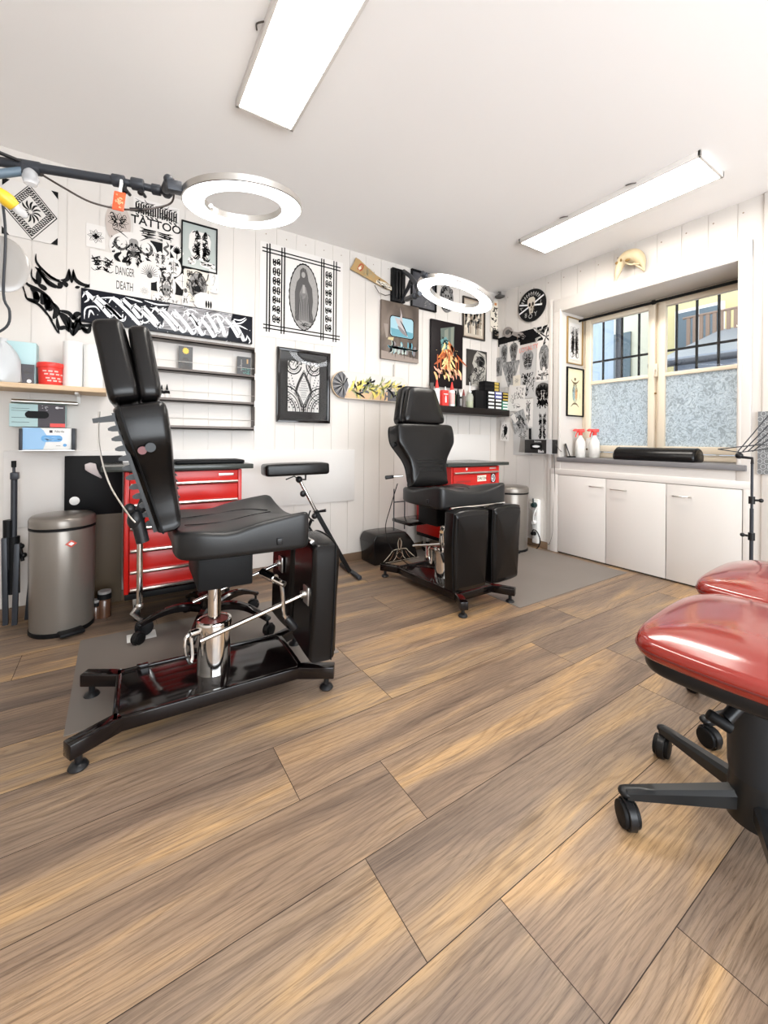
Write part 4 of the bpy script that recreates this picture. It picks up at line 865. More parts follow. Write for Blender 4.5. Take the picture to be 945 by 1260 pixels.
def canvas(name, label, x0, y0, y1, x1, mats, draw, th=.022, d=.003):
    c, w, h = qrect('A', x0, y0, y1, x1)
    o = empty(name, (0, 0, 0), label, 'painting'); hang(o, 'A', c, d)
    MB().box((-w/2, -h/2, 0), (w/2, h/2, th), bev=.002).build('canvas', mats[0], o)
    a = Art(th+.0004); draw(a, w, h, local('A', c, 0, 0, 1)); a.build('paint', mats, o, smooth=0); return o
brown = ramp_mat('brown_painted_ground', [(.3, (.03, .02, .015)), (.5, (.12, .09, .07)), (.7, (.22, .17, .14))], (4, 2, 3), 3, 1)
def d_whale(a, w, h, g):
    c0 = lambda x, y: (x*w, y*h)
    a.poly(rrect(-w*.29, -h*.10, w*.36, h*.27, .03), 9, 1); a.poly(rrect(-w*.27, -h*.085, w*.34, h*.255, .025), 1, 2)
    a.poly([(-w*.26, h*.05), (w*.33, h*.02), (w*.335, -h*.06), (w*.3, -h*.082), (-w*.24, -h*.08)], 2, 3)
    a.poly([c0(-.02, .42), c0(.03, .3), c0(.05, .16), c0(.12, .05), c0(.2, -.06), c0(.16, -.055), c0(.02, .03), c0(-.1, .14), c0(-.16, .24), c0(-.03, .22), c0(.0, .3)], 3, 4); a.stroke([c0(-.08, .1), c0(.04, .02), c0(.17, -.05)], .03, 4, 5); a.stroke([c0(-.02, .2), c0(.08, .1), c0(.18, -.04)], .012, 5, 6)
    for k in range(26):
        q = random.Random(k); x = q.uniform(-.36, .42); L = q.uniform(.05, .13); up = 1 if k % 3 == 0 else -1
        a.stroke([c0(x, -.27), c0(x*.95+.02, -.27+up*L*.5), c0(x*1.02, -.27+up*L)], q.uniform(.012, .03), [2, 6, 5, 4][k % 4], 4+k % 4); a.stroke([c0(x-.06, -.25-.04*abs(x)), c0(x, -.29), c0(x+.1, -.27)], .014, [6, 5, 2][k % 3], 7)
    for k in range(9): x = -.3+k*.08; a.stroke([c0(x, -.34), c0(x, -.40-.03*(k % 3))], .004, 5, 5)
    a.poly([c0(-.32, -.12), c0(-.18, -.11), c0(-.2, -.17), c0(-.34, -.16)], 7, 4); a.poly([c0(-.44, .1), c0(-.33, .1), c0(-.33, -.12), c0(-.38, -.14)], 8, 1)
    a.poly([c0(-.5, -.5), c0(.5, -.5), c0(.5, -.43), c0(-.5, -.36)], 8, 1)
canvas('canvas_painting', 'brown painting of a diving whale in a blue window above spiky graffiti', 467.5, 369, 441.5, 513.5, [brown, mat('sky_paint', (.30, .50, .58), .5), mat('sea_paint', (.10, .30, .38), .5), mat('whale_grey', (.45, .40, .40), .5), mat('whale_shade', (.20, .18, .19), .5), M_INK, mat('ice_paint', (.42, .50, .46), .5), mat('brass_paint', (.5, .42, .22), .5), mat('taupe_paint', (.26, .21, .18), .5), M_INK], d_whale)
dark = mat('dark_canvas', (.010, .007, .008), .45, spec=.15)
def d_fire(a, w, h, g):
    c0 = lambda x, y: (x*w, y*h)
    a.poly([c0(-.22, .38), c0(.22, .45), c0(.2, -.05), c0(-.18, -.05)], 4, 1); a.poly([c0(-.1, .36), c0(.02, .4), c0(.02, .1), c0(-.1, .1)], 5, 2); a.poly([c0(.1, .42), c0(.2, .44), c0(.18, .05), c0(.1, .05)], 5, 2)
    a.poly([c0(-.22, .2), c0(-.05, .27), c0(.04, .2), c0(.04, .08), c0(-.16, .08)], 6, 3); a.scrib(-w*.08, h*.17, w*.25, h*.16, 3, 20, 7, 4, .06)
    q = random.Random(4)
    for k in range(70):
        x = q.gauss(.0, .12); y = q.uniform(-.28, .06); L = q.uniform(.05, .16); a.stroke([c0(x*(1.4-y), y), c0(x+.03, y+L*.5), c0(x*.7, y+L)], q.uniform(.008, .03), [1, 2, 3, 2, 8][k % 5], 4+k % 5)
    for k in range(34):
        x = q.uniform(-.38, .4); y = -.27-abs(x)*.0+q.uniform(-.04, .05); a.stroke([c0(x-.05, y+.02), c0(x+.02, y-.03), c0(x+.05, y-.11*q.random()-.02)], q.uniform(.012, .03), [9, 2, 9, 3, 7][k % 5], 9+k % 3)
    for x in (-.3, -.2, .28, .36): a.stroke([c0(x, -.22), c0(x, -.02)], .012, 8, 3, False)
    for k in range(12): x = q.uniform(-.4, .4); y = q.uniform(-.1, .1); a.poly(ell(x*w, y*h, .003, .003, 5), 3, 3)
canvas('canvas_painting', 'tall dark painting with an orange flaming city and graffiti', 528.5, 392.5, 475, 567.5, [dark, mat('flame_orange', (.85, .28, .05), .5), mat('flame_peach', (.85, .45, .20), .5), mat('flame_yellow', (.90, .65, .28), .5), mat('city_green', (.10, .13, .11), .5), mat('city_grey', (.20, .22, .18), .5), mat('teal_smoke', (.12, .28, .28), .5), M_INK, mat('rust_red', (.38, .08, .02), .5), mat('salmon_paint', (.85, .40, .28), .5)], d_fire)
# dark framed picture behind the far ring lamp
c, w, h = qrect('A', 505, 331, 378, 536)
framed('framed_picture', 'dark framed picture half hidden behind the arm of the far ring lamp', 'framed picture', 'A', c, w, h, .012, M_INK, [ramp_mat('dark_photo', [(.3, (.02, .02, .025)), (.6, (.09, .09, .1)), (.8, (.25, .25, .27))], (5, 5, 5), 3, 1), M_INKL, M_INK], lambda a, w, h: (a.scrib(w*.2, -h*.3, w*.3, h*.2, 4, 8, 1, 1, .05)), .02)
# round engraved plate
c = pA(549, 368)
a = Art(.006); a.sheet(ell(0, 0, .080, .125, 40)); a.scrib(0, 0, .13, .20, 6, 60, 1, 1, .05); a.scrib(0, .02, .12, .16, 7, 30, 2, 2, .04); a.poly(ell(.0, -.06, .05, .04), 1, 3); a.skull(.0, .02, .07, .10, 1, 2, 4)
tag(hang(a.build('round_plaque', [mat('pewter_plaque', (.16, .155, .155), .4), M_INK, M_INKL], smooth=0), 'A', c, .004), 'oval grey engraved plaque seen through the far ring lamp', 'plaque')
# framed group photograph
c, w, h = qrect('A', 568.5, 364, 415, 596)
def d_group(a, w, h):
    a.poly([(-w*.44, -h*.46), (w*.44, -h*.46), (w*.44, h*.46), (-w*.44, h*.46)], 1, 1)
    q = random.Random(5)
    for k in range(34):
        x, y = q.uniform(-.38, .38), q.uniform(-.12, .30); a.poly(ell(x*w, y*h, .014, .018, 8), [2, 3, 4, 5][k % 4], 2+k % 3); a.poly([(x*w-.016, y*h-.06), (x*w+.016, y*h-.06), (x*w+.012, y*h-.012), (x*w-.012, y*h-.012)], [3, 4, 2, 1][k % 4], 2)
    for k in range(9): x = -.36+k*.09; a.poly([(x*w, -h*.4), (x*w+.014, -h*.4), (x*w+.012, -h*.1), (x*w, -h*.1)], [4, 2, 3, 1][k % 4], 6)
framed('framed_photograph', 'framed sepia group photograph below the far ring lamp', 'framed picture', 'A', c, w, h, .014, mat('dark_bronze_frame', (.03, .024, .018), .35), [mat('tan_mount', (.40, .31, .24), .6), mat('sepia_ground', (.50, .44, .36), .5), M_INKG, mat('sepia_mid', (.26, .20, .15), .5), mat('sepia_light', (.66, .60, .50), .5), M_INK], d_group, .016)
# skull print
c, w, h = qrect('A', 573.5, 429, 474, 598.5)
def d_sk(a):
    a.poly([(w*.02, h*.48), (w*.42, h*.42), (w*.48, h*.1), (w*.42, -h*.3), (w*.15, -h*.5), (-w*.25, -h*.5), (-w*.3, -h*.25), (-w*.1, -h*.05), (-w*.22, h*.12), (-w*.12, h*.35)], 1, 1)
    a.poly(ell(w*.18, h*.2, w*.22, h*.15, 20), 2, 2); a.poly(ell(-w*.05, -h*.05, w*.08, h*.07, 12), 2, 2); a.stroke([(w*.4, -.02), (w*.2, -h*.12), (-w*.05, -h*.3)], .016, 3, 3); a.stroke([(w*.02, h*.45), (w*.42, h*.3)], .012, 3, 3)
    for k in range(9): a.stroke([(-w*.25+k*.018, -h*.3-k*.004), (-w*.2+k*.018, -h*.46)], .006, 2, 4)
    a.scrib(w*.1, -.03, w*.7, h*.8, 9, 26, 3, 3, .04); a.scrib(w*.0, -h*.2, w*.8, h*.5, 10, 16, 2, 4, .03)
paper('skull_print', 'unframed dark print of a large pale skull beside the paper-box shelf', 'art print', 'A', c, rect(w, h), [mat('dark_print', (.03, .027, .024), .4), mat('bone_grey_print', (.40, .38, .34), .5), M_INK, M_INKG], d_sk, th=.004)
# narrow brush-written scroll in the corner
c, w, h = qrect('A', 603, 369, 408, 614.5)
def d_scroll(a):
    q = random.Random(2)
    for k in range(4):
        y = h*(.30-k*.19)-.02
        for j in range(6): x0 = q.uniform(-.3, .3)*w; y0 = y+q.uniform(-.02, .02); a.stroke([(x0, y0), (x0+q.uniform(-.4, .4)*w*.6, y0+q.uniform(-.02, .02)), (x0+q.uniform(-.4, .4)*w*.6, y0+q.uniform(-.03, .03))], .011, 1, 1)
    a.poly(rect(.03, .03) and [(-.012, h*.36), (.02, h*.36), (.02, h*.44), (-.012, h*.44)], 2, 1)
o = paper('hanging_scroll', 'narrow ivory scroll with black brush marks hung in the corner', 'scroll', 'A', c, rect(w, h), [M_PAPER2, M_INK, mat('seal_orange', (.60, .24, .08), .6)], d_scroll, d=.006)
o = MB().cyl((0, 0, 0), (0, 0, .012), .042, .05, n=18).ball((0, 0, .03), .016).cyl((.0, 0, .035), (.015, 0, .09), .008, .005).cyl((.015, 0, .06), (-.03, -.01, .045), .005).ball((.018, 0, .1), .011).build('small_statue', M_INKG)
o.location = (c.x+.005, YA-.06, c.z+h/2+.02); tag(o, 'small dark figurine on a round base above the corner scroll', 'figurine')
paper('corner_card', 'small black card under the corner scroll', 'card', 'A', pA(609.5, 413), rect(.12, .085), [M_INK, mat('sepia_mid', (.26, .20, .15)), M_INKL], lambda a: (a.scrib(0, 0, .08, .05, 3, 6, 1, 1, .1)), d=.02)

# ------------------------------------------------------------------ near ring lamp on its boom, far ring lamp
def ring_lamp(c, label, tilt=(0, 0), Ro=.225, Ri=.150):
    o = empty('ring_lamp', c, label, 'ring light', 'ring lamps'); o.rotation_euler = (tilt[0], tilt[1], 0)
    MB().lathe([(Ri, -.014), (Ri-.003, .008), (Ri+.006, .012), (Ro-.008, .012), (Ro+.004, .007), (Ro+.004, -.014), (Ro, -.016), (Ro-.004, -.012), (Ri+.004, -.012), (Ri, -.016), (Ri, -.014)], n=64, cap=False).build('ring_body', M_STEEL, o)
    prof = [(Ri+.001, -.0125), (Ri+.006, -.020), (Ri+.016, -.024), (Ro-.016, -.024), (Ro-.006, -.020), (Ro-.001, -.0125), (Ri+.001, -.0125)]
    MB().lathe(prof, n=64, cap=False).build('diffuser', M_RING, o)
    return o
RC1 = ray(300, 250)*1.56+Vector((0, 0, CAM_H))
r1 = ring_lamp(RC1, 'lit white ring lamp on the overhead boom, the larger one at the left', (R(5.7), R(-6)), .212, .140)
r2 = ring_lamp(RC, 'lit white ring lamp held by the black wall mount, the farther one', (R(10.7), R(14.5)))
MB().box((-.24, -.02, -.012), (-.205, .02, .012), bev=.003).cyl((-.255, 0, 0), (-.23, 0, 0), .016).build('swivel_joint', M_DGREY, r2)
MB().box((-.262, -.02, -.014), (-.215, .02, .02), bev=.003).build('swivel_joint', M_DGREY, r1)
MB().ball((-.12, .0, -.035), .008).build('switch', M_WP, r1)
# boom pole
bm_ = empty('boom_pole', tuple(pZ(62, 209, 1.87)), 'dark grey telescopic boom pole reaching from the left edge to the near ring lamp', 'boom pole')
O = Vector(bm_.location); z = 1.87
def bz(x, y, zz=1.87): return tuple(pZ(x, y, zz)-O)
B0, B1, B2, B3 = Vector(bz(-30, 194)), Vector(bz(150, 223.5)), Vector(bz(198, 234.5)), Vector(RC1)-O+Vector((-.255, .0, .0))
MB().cyl(B0, B1, .0155, n=20).build('outer_tube', M_DGREY, bm_)
MB().cyl(B1, B2, .0125, n=20).build('inner_tube', M_DGREY, bm_)
dB = (B2-B0).normalized()
m = MB()
for p in (B1-dB*.01, B1+dB*.05): m.cyl(p-dB*.02, p+dB*.02, .021, n=18, bev=.003)
m.cyl(B2-dB*.03, B2+dB*.0, .019, n=16, bev=.003); m.build('clamp_collar', M_DGREY, bm_)
m = MB()
for p, L in ((B1+dB*.01, .055), (B1+dB*.06, .05)): m.cyl(p, p+Vector((0, -.004, -L*.6)), .006).ball(p+Vector((0, -.004, -L*.62)), .011, sc=(1, 1, .8)).cyl(p+Vector((0, -.02, -L*.62)), p+Vector((.015, .02, -L*.55)), .006)
m.build('knob', M_PLAST, bm_)
MB().ball(B2+dB*.02, .022).cyl(B2+dB*.02+Vector((0, 0, -.02)), B2+dB*.02+Vector((0, 0, .03)), .012).tube([B2+dB*.02, (B2+B3)/2+Vector((0, 0, -.012)), B3], .012, n=10).ball(B3, .016).build('tilt_head', M_DGREY, bm_)
K = Vector(bz(36, 206))
m = MB(); m.cyl(K-dB*.03, K+dB*.035, .022, n=18, bev=.003).box(K+Vector((-.02, -.02, -.035)), K+Vector((.02, .02, .0)), bev=.004); m.build('boom_clamp', M_DGREY, bm_)
MB().cyl(K+Vector((-.0, 0, .008)), Vector(bz(-10, 184)), .006).build('locking_lever', M_PLAST, bm_)
MB().cyl(K+Vector((0, 0, -.01)), K+Vector((-.11, -.03, -.085)), .014).build('stand_arm', mat('blue_grey_metal', (.09, .13, .17), .4), bm_)
MB().lathe([(0, -.045), (.018, -.04), (.024, -.02), (.020, 0), (.010, .012)], n=20, M=Matrix.Translation(K+Vector((.005, -.01, -.022)))).build('clear_cap', clear_plastic('clear_plastic', (.75, .75, .76), .45), bm_)
# hanging power cable
P = [pZ(50, 214, 1.85)]+[ray(x, y)*d+Vector((0, 0, CAM_H)) for x, y, d in ((80, 232, 1.42), (110, 248, 1.45), (140, 256, 1.48), (165, 258, 1.5), (190, 256, 1.52), (212, 248, 1.54))]+[RC1+Vector((-.24, 0, .005))]
cbl = tag(MB().tube(cm(P, 6), .0034, n=6).build('power_cable', M_BRONZE), 'thin dark cable drooping below the boom pole', 'cable')
p = ray(160, 257.5)*1.5+Vector((0, 0, CAM_H)); q_ = ray(176, 258)*1.51+Vector((0, 0, CAM_H)); MB().cyl(p, q_, .006).build('inline_plug', M_PLAST, cbl)
# red translucent tag hanging from a clip
p = ray(146.5, 247)*1.46+Vector((0, 0, CAM_H))
t = empty('hanging_tag', p, 'small red plastic packet clipped under the boom pole', 'tag'); t.rotation_euler = (0, R(6), R(-20))
MB().box((-.019, -.004, -.036), (.019, .004, .032), bev=.004).build('packet', mat('orange_red_plastic', (.80, .10, .03), .25, coat=.5, var=.3, vscale=60), t)
a = Art(.0005); a.scrib(0, -.004, .028, .045, 3, 9, 0, 1, .1); a = a.build('printed_face', mat('pale_orange_print', (.95, .45, .25), .4), t, smooth=0); a.rotation_euler = (R(90), 0, 0); a.location = (0, -.0042, 0)
MB().box((-.004, -.006, .03), (.004, .006, .075), bev=.002).build('clip', M_WP, t)
# yellow rubber squeeze toy at the far left
p = ray(10, 247)*1.38+Vector((0, 0, CAM_H))
t = empty('yellow_nozzle', p, 'yellow and clear hanging lamp holder at the far left below the boom', 'lamp holder'); t.rotation_euler = (R(20), R(-55), 0)
MB().lathe([(0, .04), (.016, .036), (.022, .02), (.024, 0), (.019, -.02), (.016, -.022)], n=24).build('cap', mat('mustard_yellow_plastic', (.80, .50, .03), .35), t)
MB().lathe([(.016, -.02), (.015, -.045), (.007, -.06), (0, -.062)], n=20).build('clear_tip', clear_plastic('clear_plastic', (.75, .75, .76), .45), t)
MB().tube([(-.008, 0, .036), (-.012, 0, .09)], .0018, n=6).tube([(.008, 0, .036), (.006, .01, .09)], .0018, n=6).build('hanger', M_STEEL, t)
# grey lens dish cut by the left edge
p = ray(2, 325)*1.75+Vector((0, 0, CAM_H))
t = empty('magnifier_lamp', p, 'round grey lens on a thin bent arm cut by the left edge', 'magnifier')
MB().lathe([(0, -.008), (.06, -.006), (.086, 0), (.092, .004), (.086, .007), (.06, .004), (0, .002)], n=40, M=Matrix.Rotation(R(90), 4, 'X') @ Matrix.Rotation(R(8), 4, 'Y'), sy=1.3).build('lens', mat('grey_lens', (.33, .31, .29), .25, coat=.4), t)
MB().tube(cm([(.0, -.02, .30), (.015, -.02, .12), (.01, -.02, -.13), (.03, -.02, -.2), (.02, -.02, -.27), (-.05, -.02, -.33)], 5), .005, n=8).build('arm', M_DGREY, t)

# ------------------------------------------------------------------ right wall, corner to window
c = pB(655.5, 376)
t = empty('round_sign', (0, 0, 0), 'round black wall sign with a skull and crossed blades', 'wall sign'); hang(t, 'B', c, .002)
dr = .142
MB().lathe([(0, 0), (dr+.004, 0), (dr+.006, .004), (dr+.004, .016), (dr, .018), (0, .018)], n=48).build('disc', M_BLACK, t)
a = Art(.0182)
for k in range(11): an = R(155-k*13); a.stroke([(dr*.62*math.cos(an), dr*.62*math.sin(an)), (dr*.72*math.cos(an+.06), dr*.72*math.sin(an+.06)), (dr*.86*math.cos(an), dr*.86*math.sin(an))], dr*.05, 1, 1, False); a.stroke([(dr*.68*math.cos(an+.08), dr*.68*math.sin(an+.08)), (dr*.80*math.cos(an-.06), dr*.80*math.sin(an-.06))], dr*.04, 1, 1, False)
for ch, an in (('8', 235), ('O', 265), ('Y', 297)): a.text(ch, dr*.72*math.cos(R(an)), dr*.72*math.sin(R(an)), dr*.42, 1, 1, .9)
a.text('A', -dr*.78, -dr*.05, dr*.34, 1, 1, .9, R(60)); a.text('L', dr*.74, dr*.02, dr*.36, 1, 1, .9, R(-8))
for sg in (-1, 1): a.stroke([(-sg*dr*.93, -dr*.38), (0, 0), (sg*dr*.93, dr*.42)] if sg > 0 else [(-dr*.93, dr*.22), (0, 0), (dr*.8, -dr*.15)], dr*.10, 0, 2, False)
a.skull(0, -.0, dr*.62, dr*1.05, 2, 3, 4); a.scrib(dr*.12, -dr*.1, dr*.3, dr*.6, 4, 12, 4, 6, .08)
a.build('emblem', [M_WINK, mat('silver_print', (.45, .44, .42), .5), M_INK, mat('bone_print', (.62, .56, .48), .5), mat('umber_print', (.14, .09, .05), .5)], t, smooth=0)

# pinned tattoo reference photographs
ph = [ramp_mat('bw_photo_%d' % k, [(.25, (.03+.02*k, .03+.02*k, .03+.02*k)), (.5, (.22+.03*k,)*3), (.62, (.40+.03*k, .39+.03*k, .38+.03*k)), (.8, (.12, .12, .12))], (9+4*k, 7, 9+3*k), 4, 2+k*.5, .35) for k in range(4)]
pbm = [M_PAPER3, M_INK, M_INKG, M_INKL, ph[0], ph[1], ph[2], ph[3], M_PAPER]
GP = 'photographs and stencils pinned beside the window'
def ref(label, x0, y0, x1, y1, draw, d, shape='rect', roll=0., m0=None, wall='B', name='pinned_photograph'):
    f = pA if wall == 'A' else pB; a_, b_ = f(x0, y0), f(x1, y1)
    w = abs(a_.y-b_.y) if wall == 'B' else abs(a_.x-b_.x); mid = f((x0+x1)/2, (y0+y1)/2); h = abs(f((x0+x1)/2, y0).z-f((x0+x1)/2, y1).z)
    P = rect(w, h) if shape == 'rect' else [(x*w/2, y*h/2) for x, y in shape]
    ms = list(pbm); ms[0] = m0 or M_PAPER3
    return paper(name, label, 'pinned picture', wall, mid, P, ms, lambda a: draw(a, w, h), d, roll, GP, th=.0006)
def body(mi, seed, lines=20):
    def f(a, w, h):
        a.poly([(x*w, y*h) for x, y in [(-.18, -.5), (-.28, -.1), (-.36, .2), (-.2, .38), (-.06, .42), (-.05, .5), (.05, .5), (.06, .42), (.2, .38), (.36, .2), (.28, -.1), (.18, -.5)]], mi, 1); a.scrib(0, 0, w*.45, h*.7, seed, lines, 2, 2, .06); a.mirror(0, 0, w*.4, h*.6, seed+1, 10, 1, 3, .06)
    return f
ref('black strip of poster along the top left of the pinned pictures', 613, 413, 636, 424, lambda a, w, h: None, .003, m0=M_INK, roll=R(2))
ref('black jagged poster corner behind the pinned pictures at the top right', 637, 404, 678, 421, lambda a, w, h: a.scrib(w*.2, 0, w*.5, h, 2, 10, 8, 1, .12), .003, m0=M_INK)
ref('photograph of a tattooed forearm at the top of the pinned pictures', 615, 423, 627, 446, body(4, 3), .0045, m0=M_PAPER3)
ref('photograph of a dark sleeve tattoo second from the corner in the top row', 625, 420, 640, 444, body(4, 5, 30), .006, m0=M_PAPER)
ref('photograph of a tattooed torso under red handwriting', 640, 426, 660, 458, lambda a, w, h: (body(6, 8, 12)(a, w, h*.8), a.mirror(0, -.02, w*.6, h*.3, 9, 12, 1, 4, .05)), .0052, m0=M_PAPER3)
ref('small dark photograph low at the corner edge of the pinned pictures', 609, 440, 618, 463, body(5, 11, 30), .0055, m0=ph[1])
ref('photograph of a leg tattoo on pale ground above the paper boxes', 617, 442, 640, 476, lambda a, w, h: (a.poly([(-.5*w, .5*h), (-.45*w, .0), (-.1*w, -.5*h), (.1*w, -.5*h), (.45*w, 0), (.5*w, .5*h)], 6, 1), a.poly([(-.5*w, .4*h), (-.5*w, -.5*h), (-.12*w, -.5*h)], 8, 2), a.poly([(.5*w, .4*h), (.5*w, -.5*h), (.12*w, -.5*h)], 8, 2), a.scrib(0, .01, w*.3, h*.7, 13, 26, 1, 3, .05)), .004)
ref('photograph of a tattooed bare back with lilies at its foot', 661, 418, 679, 470, lambda a, w, h: (body(5, 15, 16)(a, w, h*.9), a.poly(ell(0, h*.44, w*.12, h*.05), 1, 4), [a.stroke([(0, -h*.3), (x*w*.5, -h*.3+y*h*.1), (x*w, -h*.3+y*h*.16)], .03, 8, 5) for x, y in ((.5, .6), (-.5, .6), (.6, -.5), (-.6, -.4), (0, 1), (.1, -1))], a.scrib(0, -h*.32, w*.9, h*.2, 16, 14, 1, 6, .06)), .0065, m0=M_PAPER)
ref('tall grey photograph of an arm tattoo in the middle of the pinned pictures', 640, 456, 659, 490, lambda a, w, h: a.scrib(0, 0, w*.8, h*.8, 18, 34, 1, 1, .05), .0049, m0=M_PAPER3)
ref('white stencil sheet with two sketches, tilted, level with the paper boxes', 626, 474, 646, 506, lambda a, w, h: (a.scrib(w*.18, h*.2, w*.4, h*.4, 20, 20, 1, 1, .05), a.scrib(-w*.2, 0, w*.3, h*.4, 21, 14, 2, 1, .05), a.scrib(w*.05, -h*.32, w*.5, h*.2, 22, 10, 1, 1, .06)), .007, roll=R(-6), m0=M_PAPER)
ref('narrow stencil of a slender black scroll figure', 645, 491, 656, 525, lambda a, w, h: (a.mirror(0, 0, w*.5, h*.8, 24, 16, 1, 1, .08), a.stroke([(0, h*.4), (w*.1, 0), (0, -h*.4)], .01)), .0058, m0=M_PAPER)
ref('stencil of a horned black beast with spread wings', 657, 469, 680, 504, lambda a, w, h: (a.poly(ell(0, h*.15, w*.4, h*.3, 24), 2, 1), a.poly([(x*w, y*h) for x, y in [(-.12, .4), (-.16, .15), (-.1, -.3), (0, -.42), (.1, -.3), (.16, .15), (.12, .4), (0, .3)]], 1, 2), a.mirror(0, 0, w*.75, h*.8, 26, 26, 1, 3, .07), a.mirror(0, -.02, w*.3, h*.6, 27, 8, 8, 4, .05)), .0074, m0=M_PAPER3)
ref('grey stencil of a tall-eared mask above the glove box', 656, 503, 680, 541, lambda a, w, h: (a.mirror(0, 0, w*.42, h*.8, 28, 26, 1, 1, .09), a.stroke([(-w*.15, h*.4), (-w*.12, h*.1)], .006), a.stroke([(w*.15, h*.4), (w*.12, h*.1)], .006)), .0062, m0=M_PAPER3)
ref('dark pink-edged photograph tilted under the stencil sheet', 631, 506, 648, 532, lambda a, w, h: (a.poly([(-w*.5, h*.4), (-w*.2, h*.5), (w*.0, h*.1), (-w*.3, 0)], 8, 1), a.scrib(w*.1, 0, w*.6, h*.7, 30, 26, 1, 2, .06)), .008, roll=R(18), m0=ph[3])
ref('long pale photograph with a faint antler tattoo left of the glove box', 632, 526, 655, 560, lambda a, w, h: (a.poly([(-.1*w, .2*h), (.1*w, .2*h), (.2*w, -.4*h), (-.2*w, -.4*h)], 3, 1), a.mirror(0, h*.3, w*.5, h*.3, 31, 12, 2, 2, .05)), .0047, m0=M_PAPER3)
ref('small colour sketch of a flower among the pinned pictures', 632, 462, 641, 475, lambda a, w, h: a.mandala(0, 0, w*.35, 6, 2, 1), .0078, m0=M_PAPER2)
ref('lilies cut-out at the upper right corner of the pinned pictures', 664, 403, 681, 426, lambda a, w, h: ([a.stroke([(0, 0), (x*w*.25, y*h*.25), (x*w*.5, y*h*.48)], .012, 1, 2) for x, y in ((1, .2), (-.9, .6), (.3, 1), (-.4, -.9), (.8, -.8))]), .008, shape=[(-.9, .5), (-.3, .4), (.1, 1), (.4, .3), (1, .2), (.5, -.2), (.8, -1), (.1, -.4), (-.6, -.9), (-.4, -.1)], m0=M_PAPER)
a = Art(.001); a.text('LOYALTY', 0, 0, .062, 0, 0, .8, R(4)); c = pB(651, 429)
tag(hang(a.build('red_lettering', mat('coral_ink', (.75, .22, .16), .5), smooth=0), 'B', c, .0085), 'red handwritten word across the pinned torso photograph', 'lettering')
# rounded brush / fly-swatter shaped thing hanging over the photographs
a = Art(.006); a.sheet(ell(-.075, .055, .06, .05, 20, R(-30))); a.sheet([(-.05, .06), (-.03, .02), (.10, -.05), (.13, -.03), (.10, .01)]); a.scrib(.08, -.03, .1, .07, 3, 26, 1, 1, .08); a.poly(ell(-.075, .055, .03, .025, 16), 2, 1)
tag(hang(a.build('forearm_cutout', [mat('warm_grey_print', (.28, .25, .23), .5), M_INK, M_INKG], smooth=0), 'B', pB(634, 414), .012), 'grey cut-out of a tattooed fist above the pinned photographs', 'cut-out')
paper('stencil_sheet', 'curled stencil sheet with a black rose pinned in the corner under the black shelf', 'pinned picture', 'B', pB(623, 531), rect(.105, .185), [M_PAPER, M_INK, M_INKG], lambda a: (a.poly(ell(.008, .01, .022, .045), 1, 1), a.scrib(0, -.005, .06, .14, 8, 30, 1, 2, .06)), d=.02, roll=R(-5))

# glove box holder with black nitrile gloves
c, w, h = qrect('B', 649.5, 541, 557, 683, .05)
t = empty('glove_holder', (XB, c.y, c.z), 'dark glove box in a clear holder on the wall beside the window casing', 'glove box')
MB().box((-.095, -w/2, -h/2), (-.002, w/2, h/2), bev=.002).build('box', mat('black_carton', (.015, .014, .014), .35, spec=.3), t)
MB().box((-.099, -w/2-.003, -h/2-.003), (-.096, -w/2+.05, h/2+.003)).box((-.099, -w/2-.003, -h/2-.005), (0, w/2+.003, -h/2-.0005)).build('holder', clear_plastic('clear_plastic', (.75, .75, .76), .45), t)
a = Art(.0003); a.poly(rrect(-w*.28, -h*.22, w*.16, h*.2, h*.15), 3, 1); a.poly(ell(-w*.06, 0, w*.14, h*.09, 16), 0, 2); a.text('Sensitive', w*.0, h*.37, h*.2, 0, 1, .85); a.text('Black', w*.12, -h*.36, h*.26, 0, 1, .9, bold=True)
a = a.build('print', [M_WINK, M_INK, M_INKG, M_INK], t, smooth=0); a.rotation_euler = RB; a.location = (-.0955, 0, 0)
o = MB().box((-.006, -.012, 0), (0, .012, .10), bev=.001).build('card_strip', M_BLACK); o.location = (XB-.03, pB(655, 540).y, pB(655, 541).z+.003); tag(o, 'thin black strip standing on the wall glove box', 'strip')
# power strip, plugs and leads
c = pB(662, 640)
zt, zb = pB(662, 614).z, pB(664, 671).z+.02
t = empty('power_strip', (XB, c.y, 0), 'white vertical power strip with plugs low on the wall by the cupboard', 'power strip')
MB().box((-.045, -.03, zb), (0, .03, zt), bev=.008).build('body', M_WP, t)
for k in range(5):
    zz_ = zt-.05-k*(zt-zb-.08)/4; MB().cyl((-.047, 0, zz_), (-.044, 0, zz_), .021).build('socket', M_PAPER, t)
MB().cyl((-.045, 0, zt-.05), (-.082, 0, zt-.05), .026, .02, bev=.003).cyl((-.07, 0, zt-.05), (-.072, 0, zt+.01), .006).build('black_plug', mat('dark_teal_plastic', (.01, .03, .03), .4), t)
o = t
MB().cyl((-.045, 0, zb+.09), (-.08, .004, zb+.09), .019, .015).tube(cm([(-.08, .004, zb+.1), (-.085, -.02, zb+.13), (-.085, -.06, zb+.11), (-.085, -.085, zb+.04), (-.08, -.05, zb-.03), (-.08, .03, zb-.06)], 5), .005).build('black_plug', M_BLACK, t)
MB().cyl((-.045, 0, zb+.19), (-.075, 0, zb+.19), .018, .016).tube(cm([(-.07, 0, zb+.2), (-.09, -.02, zb+.26), (-.06, -.03, zb+.33)], 5), .004).build('white_plug', M_WP, t)
MB().tube(cm([(-.05, .02, zt-.04), (-.05, .05, zt-.03), (-.045, .055, zt-.08), (-.04, .03, zt-.1)], 5), .003).build('lead', M_WP, t)
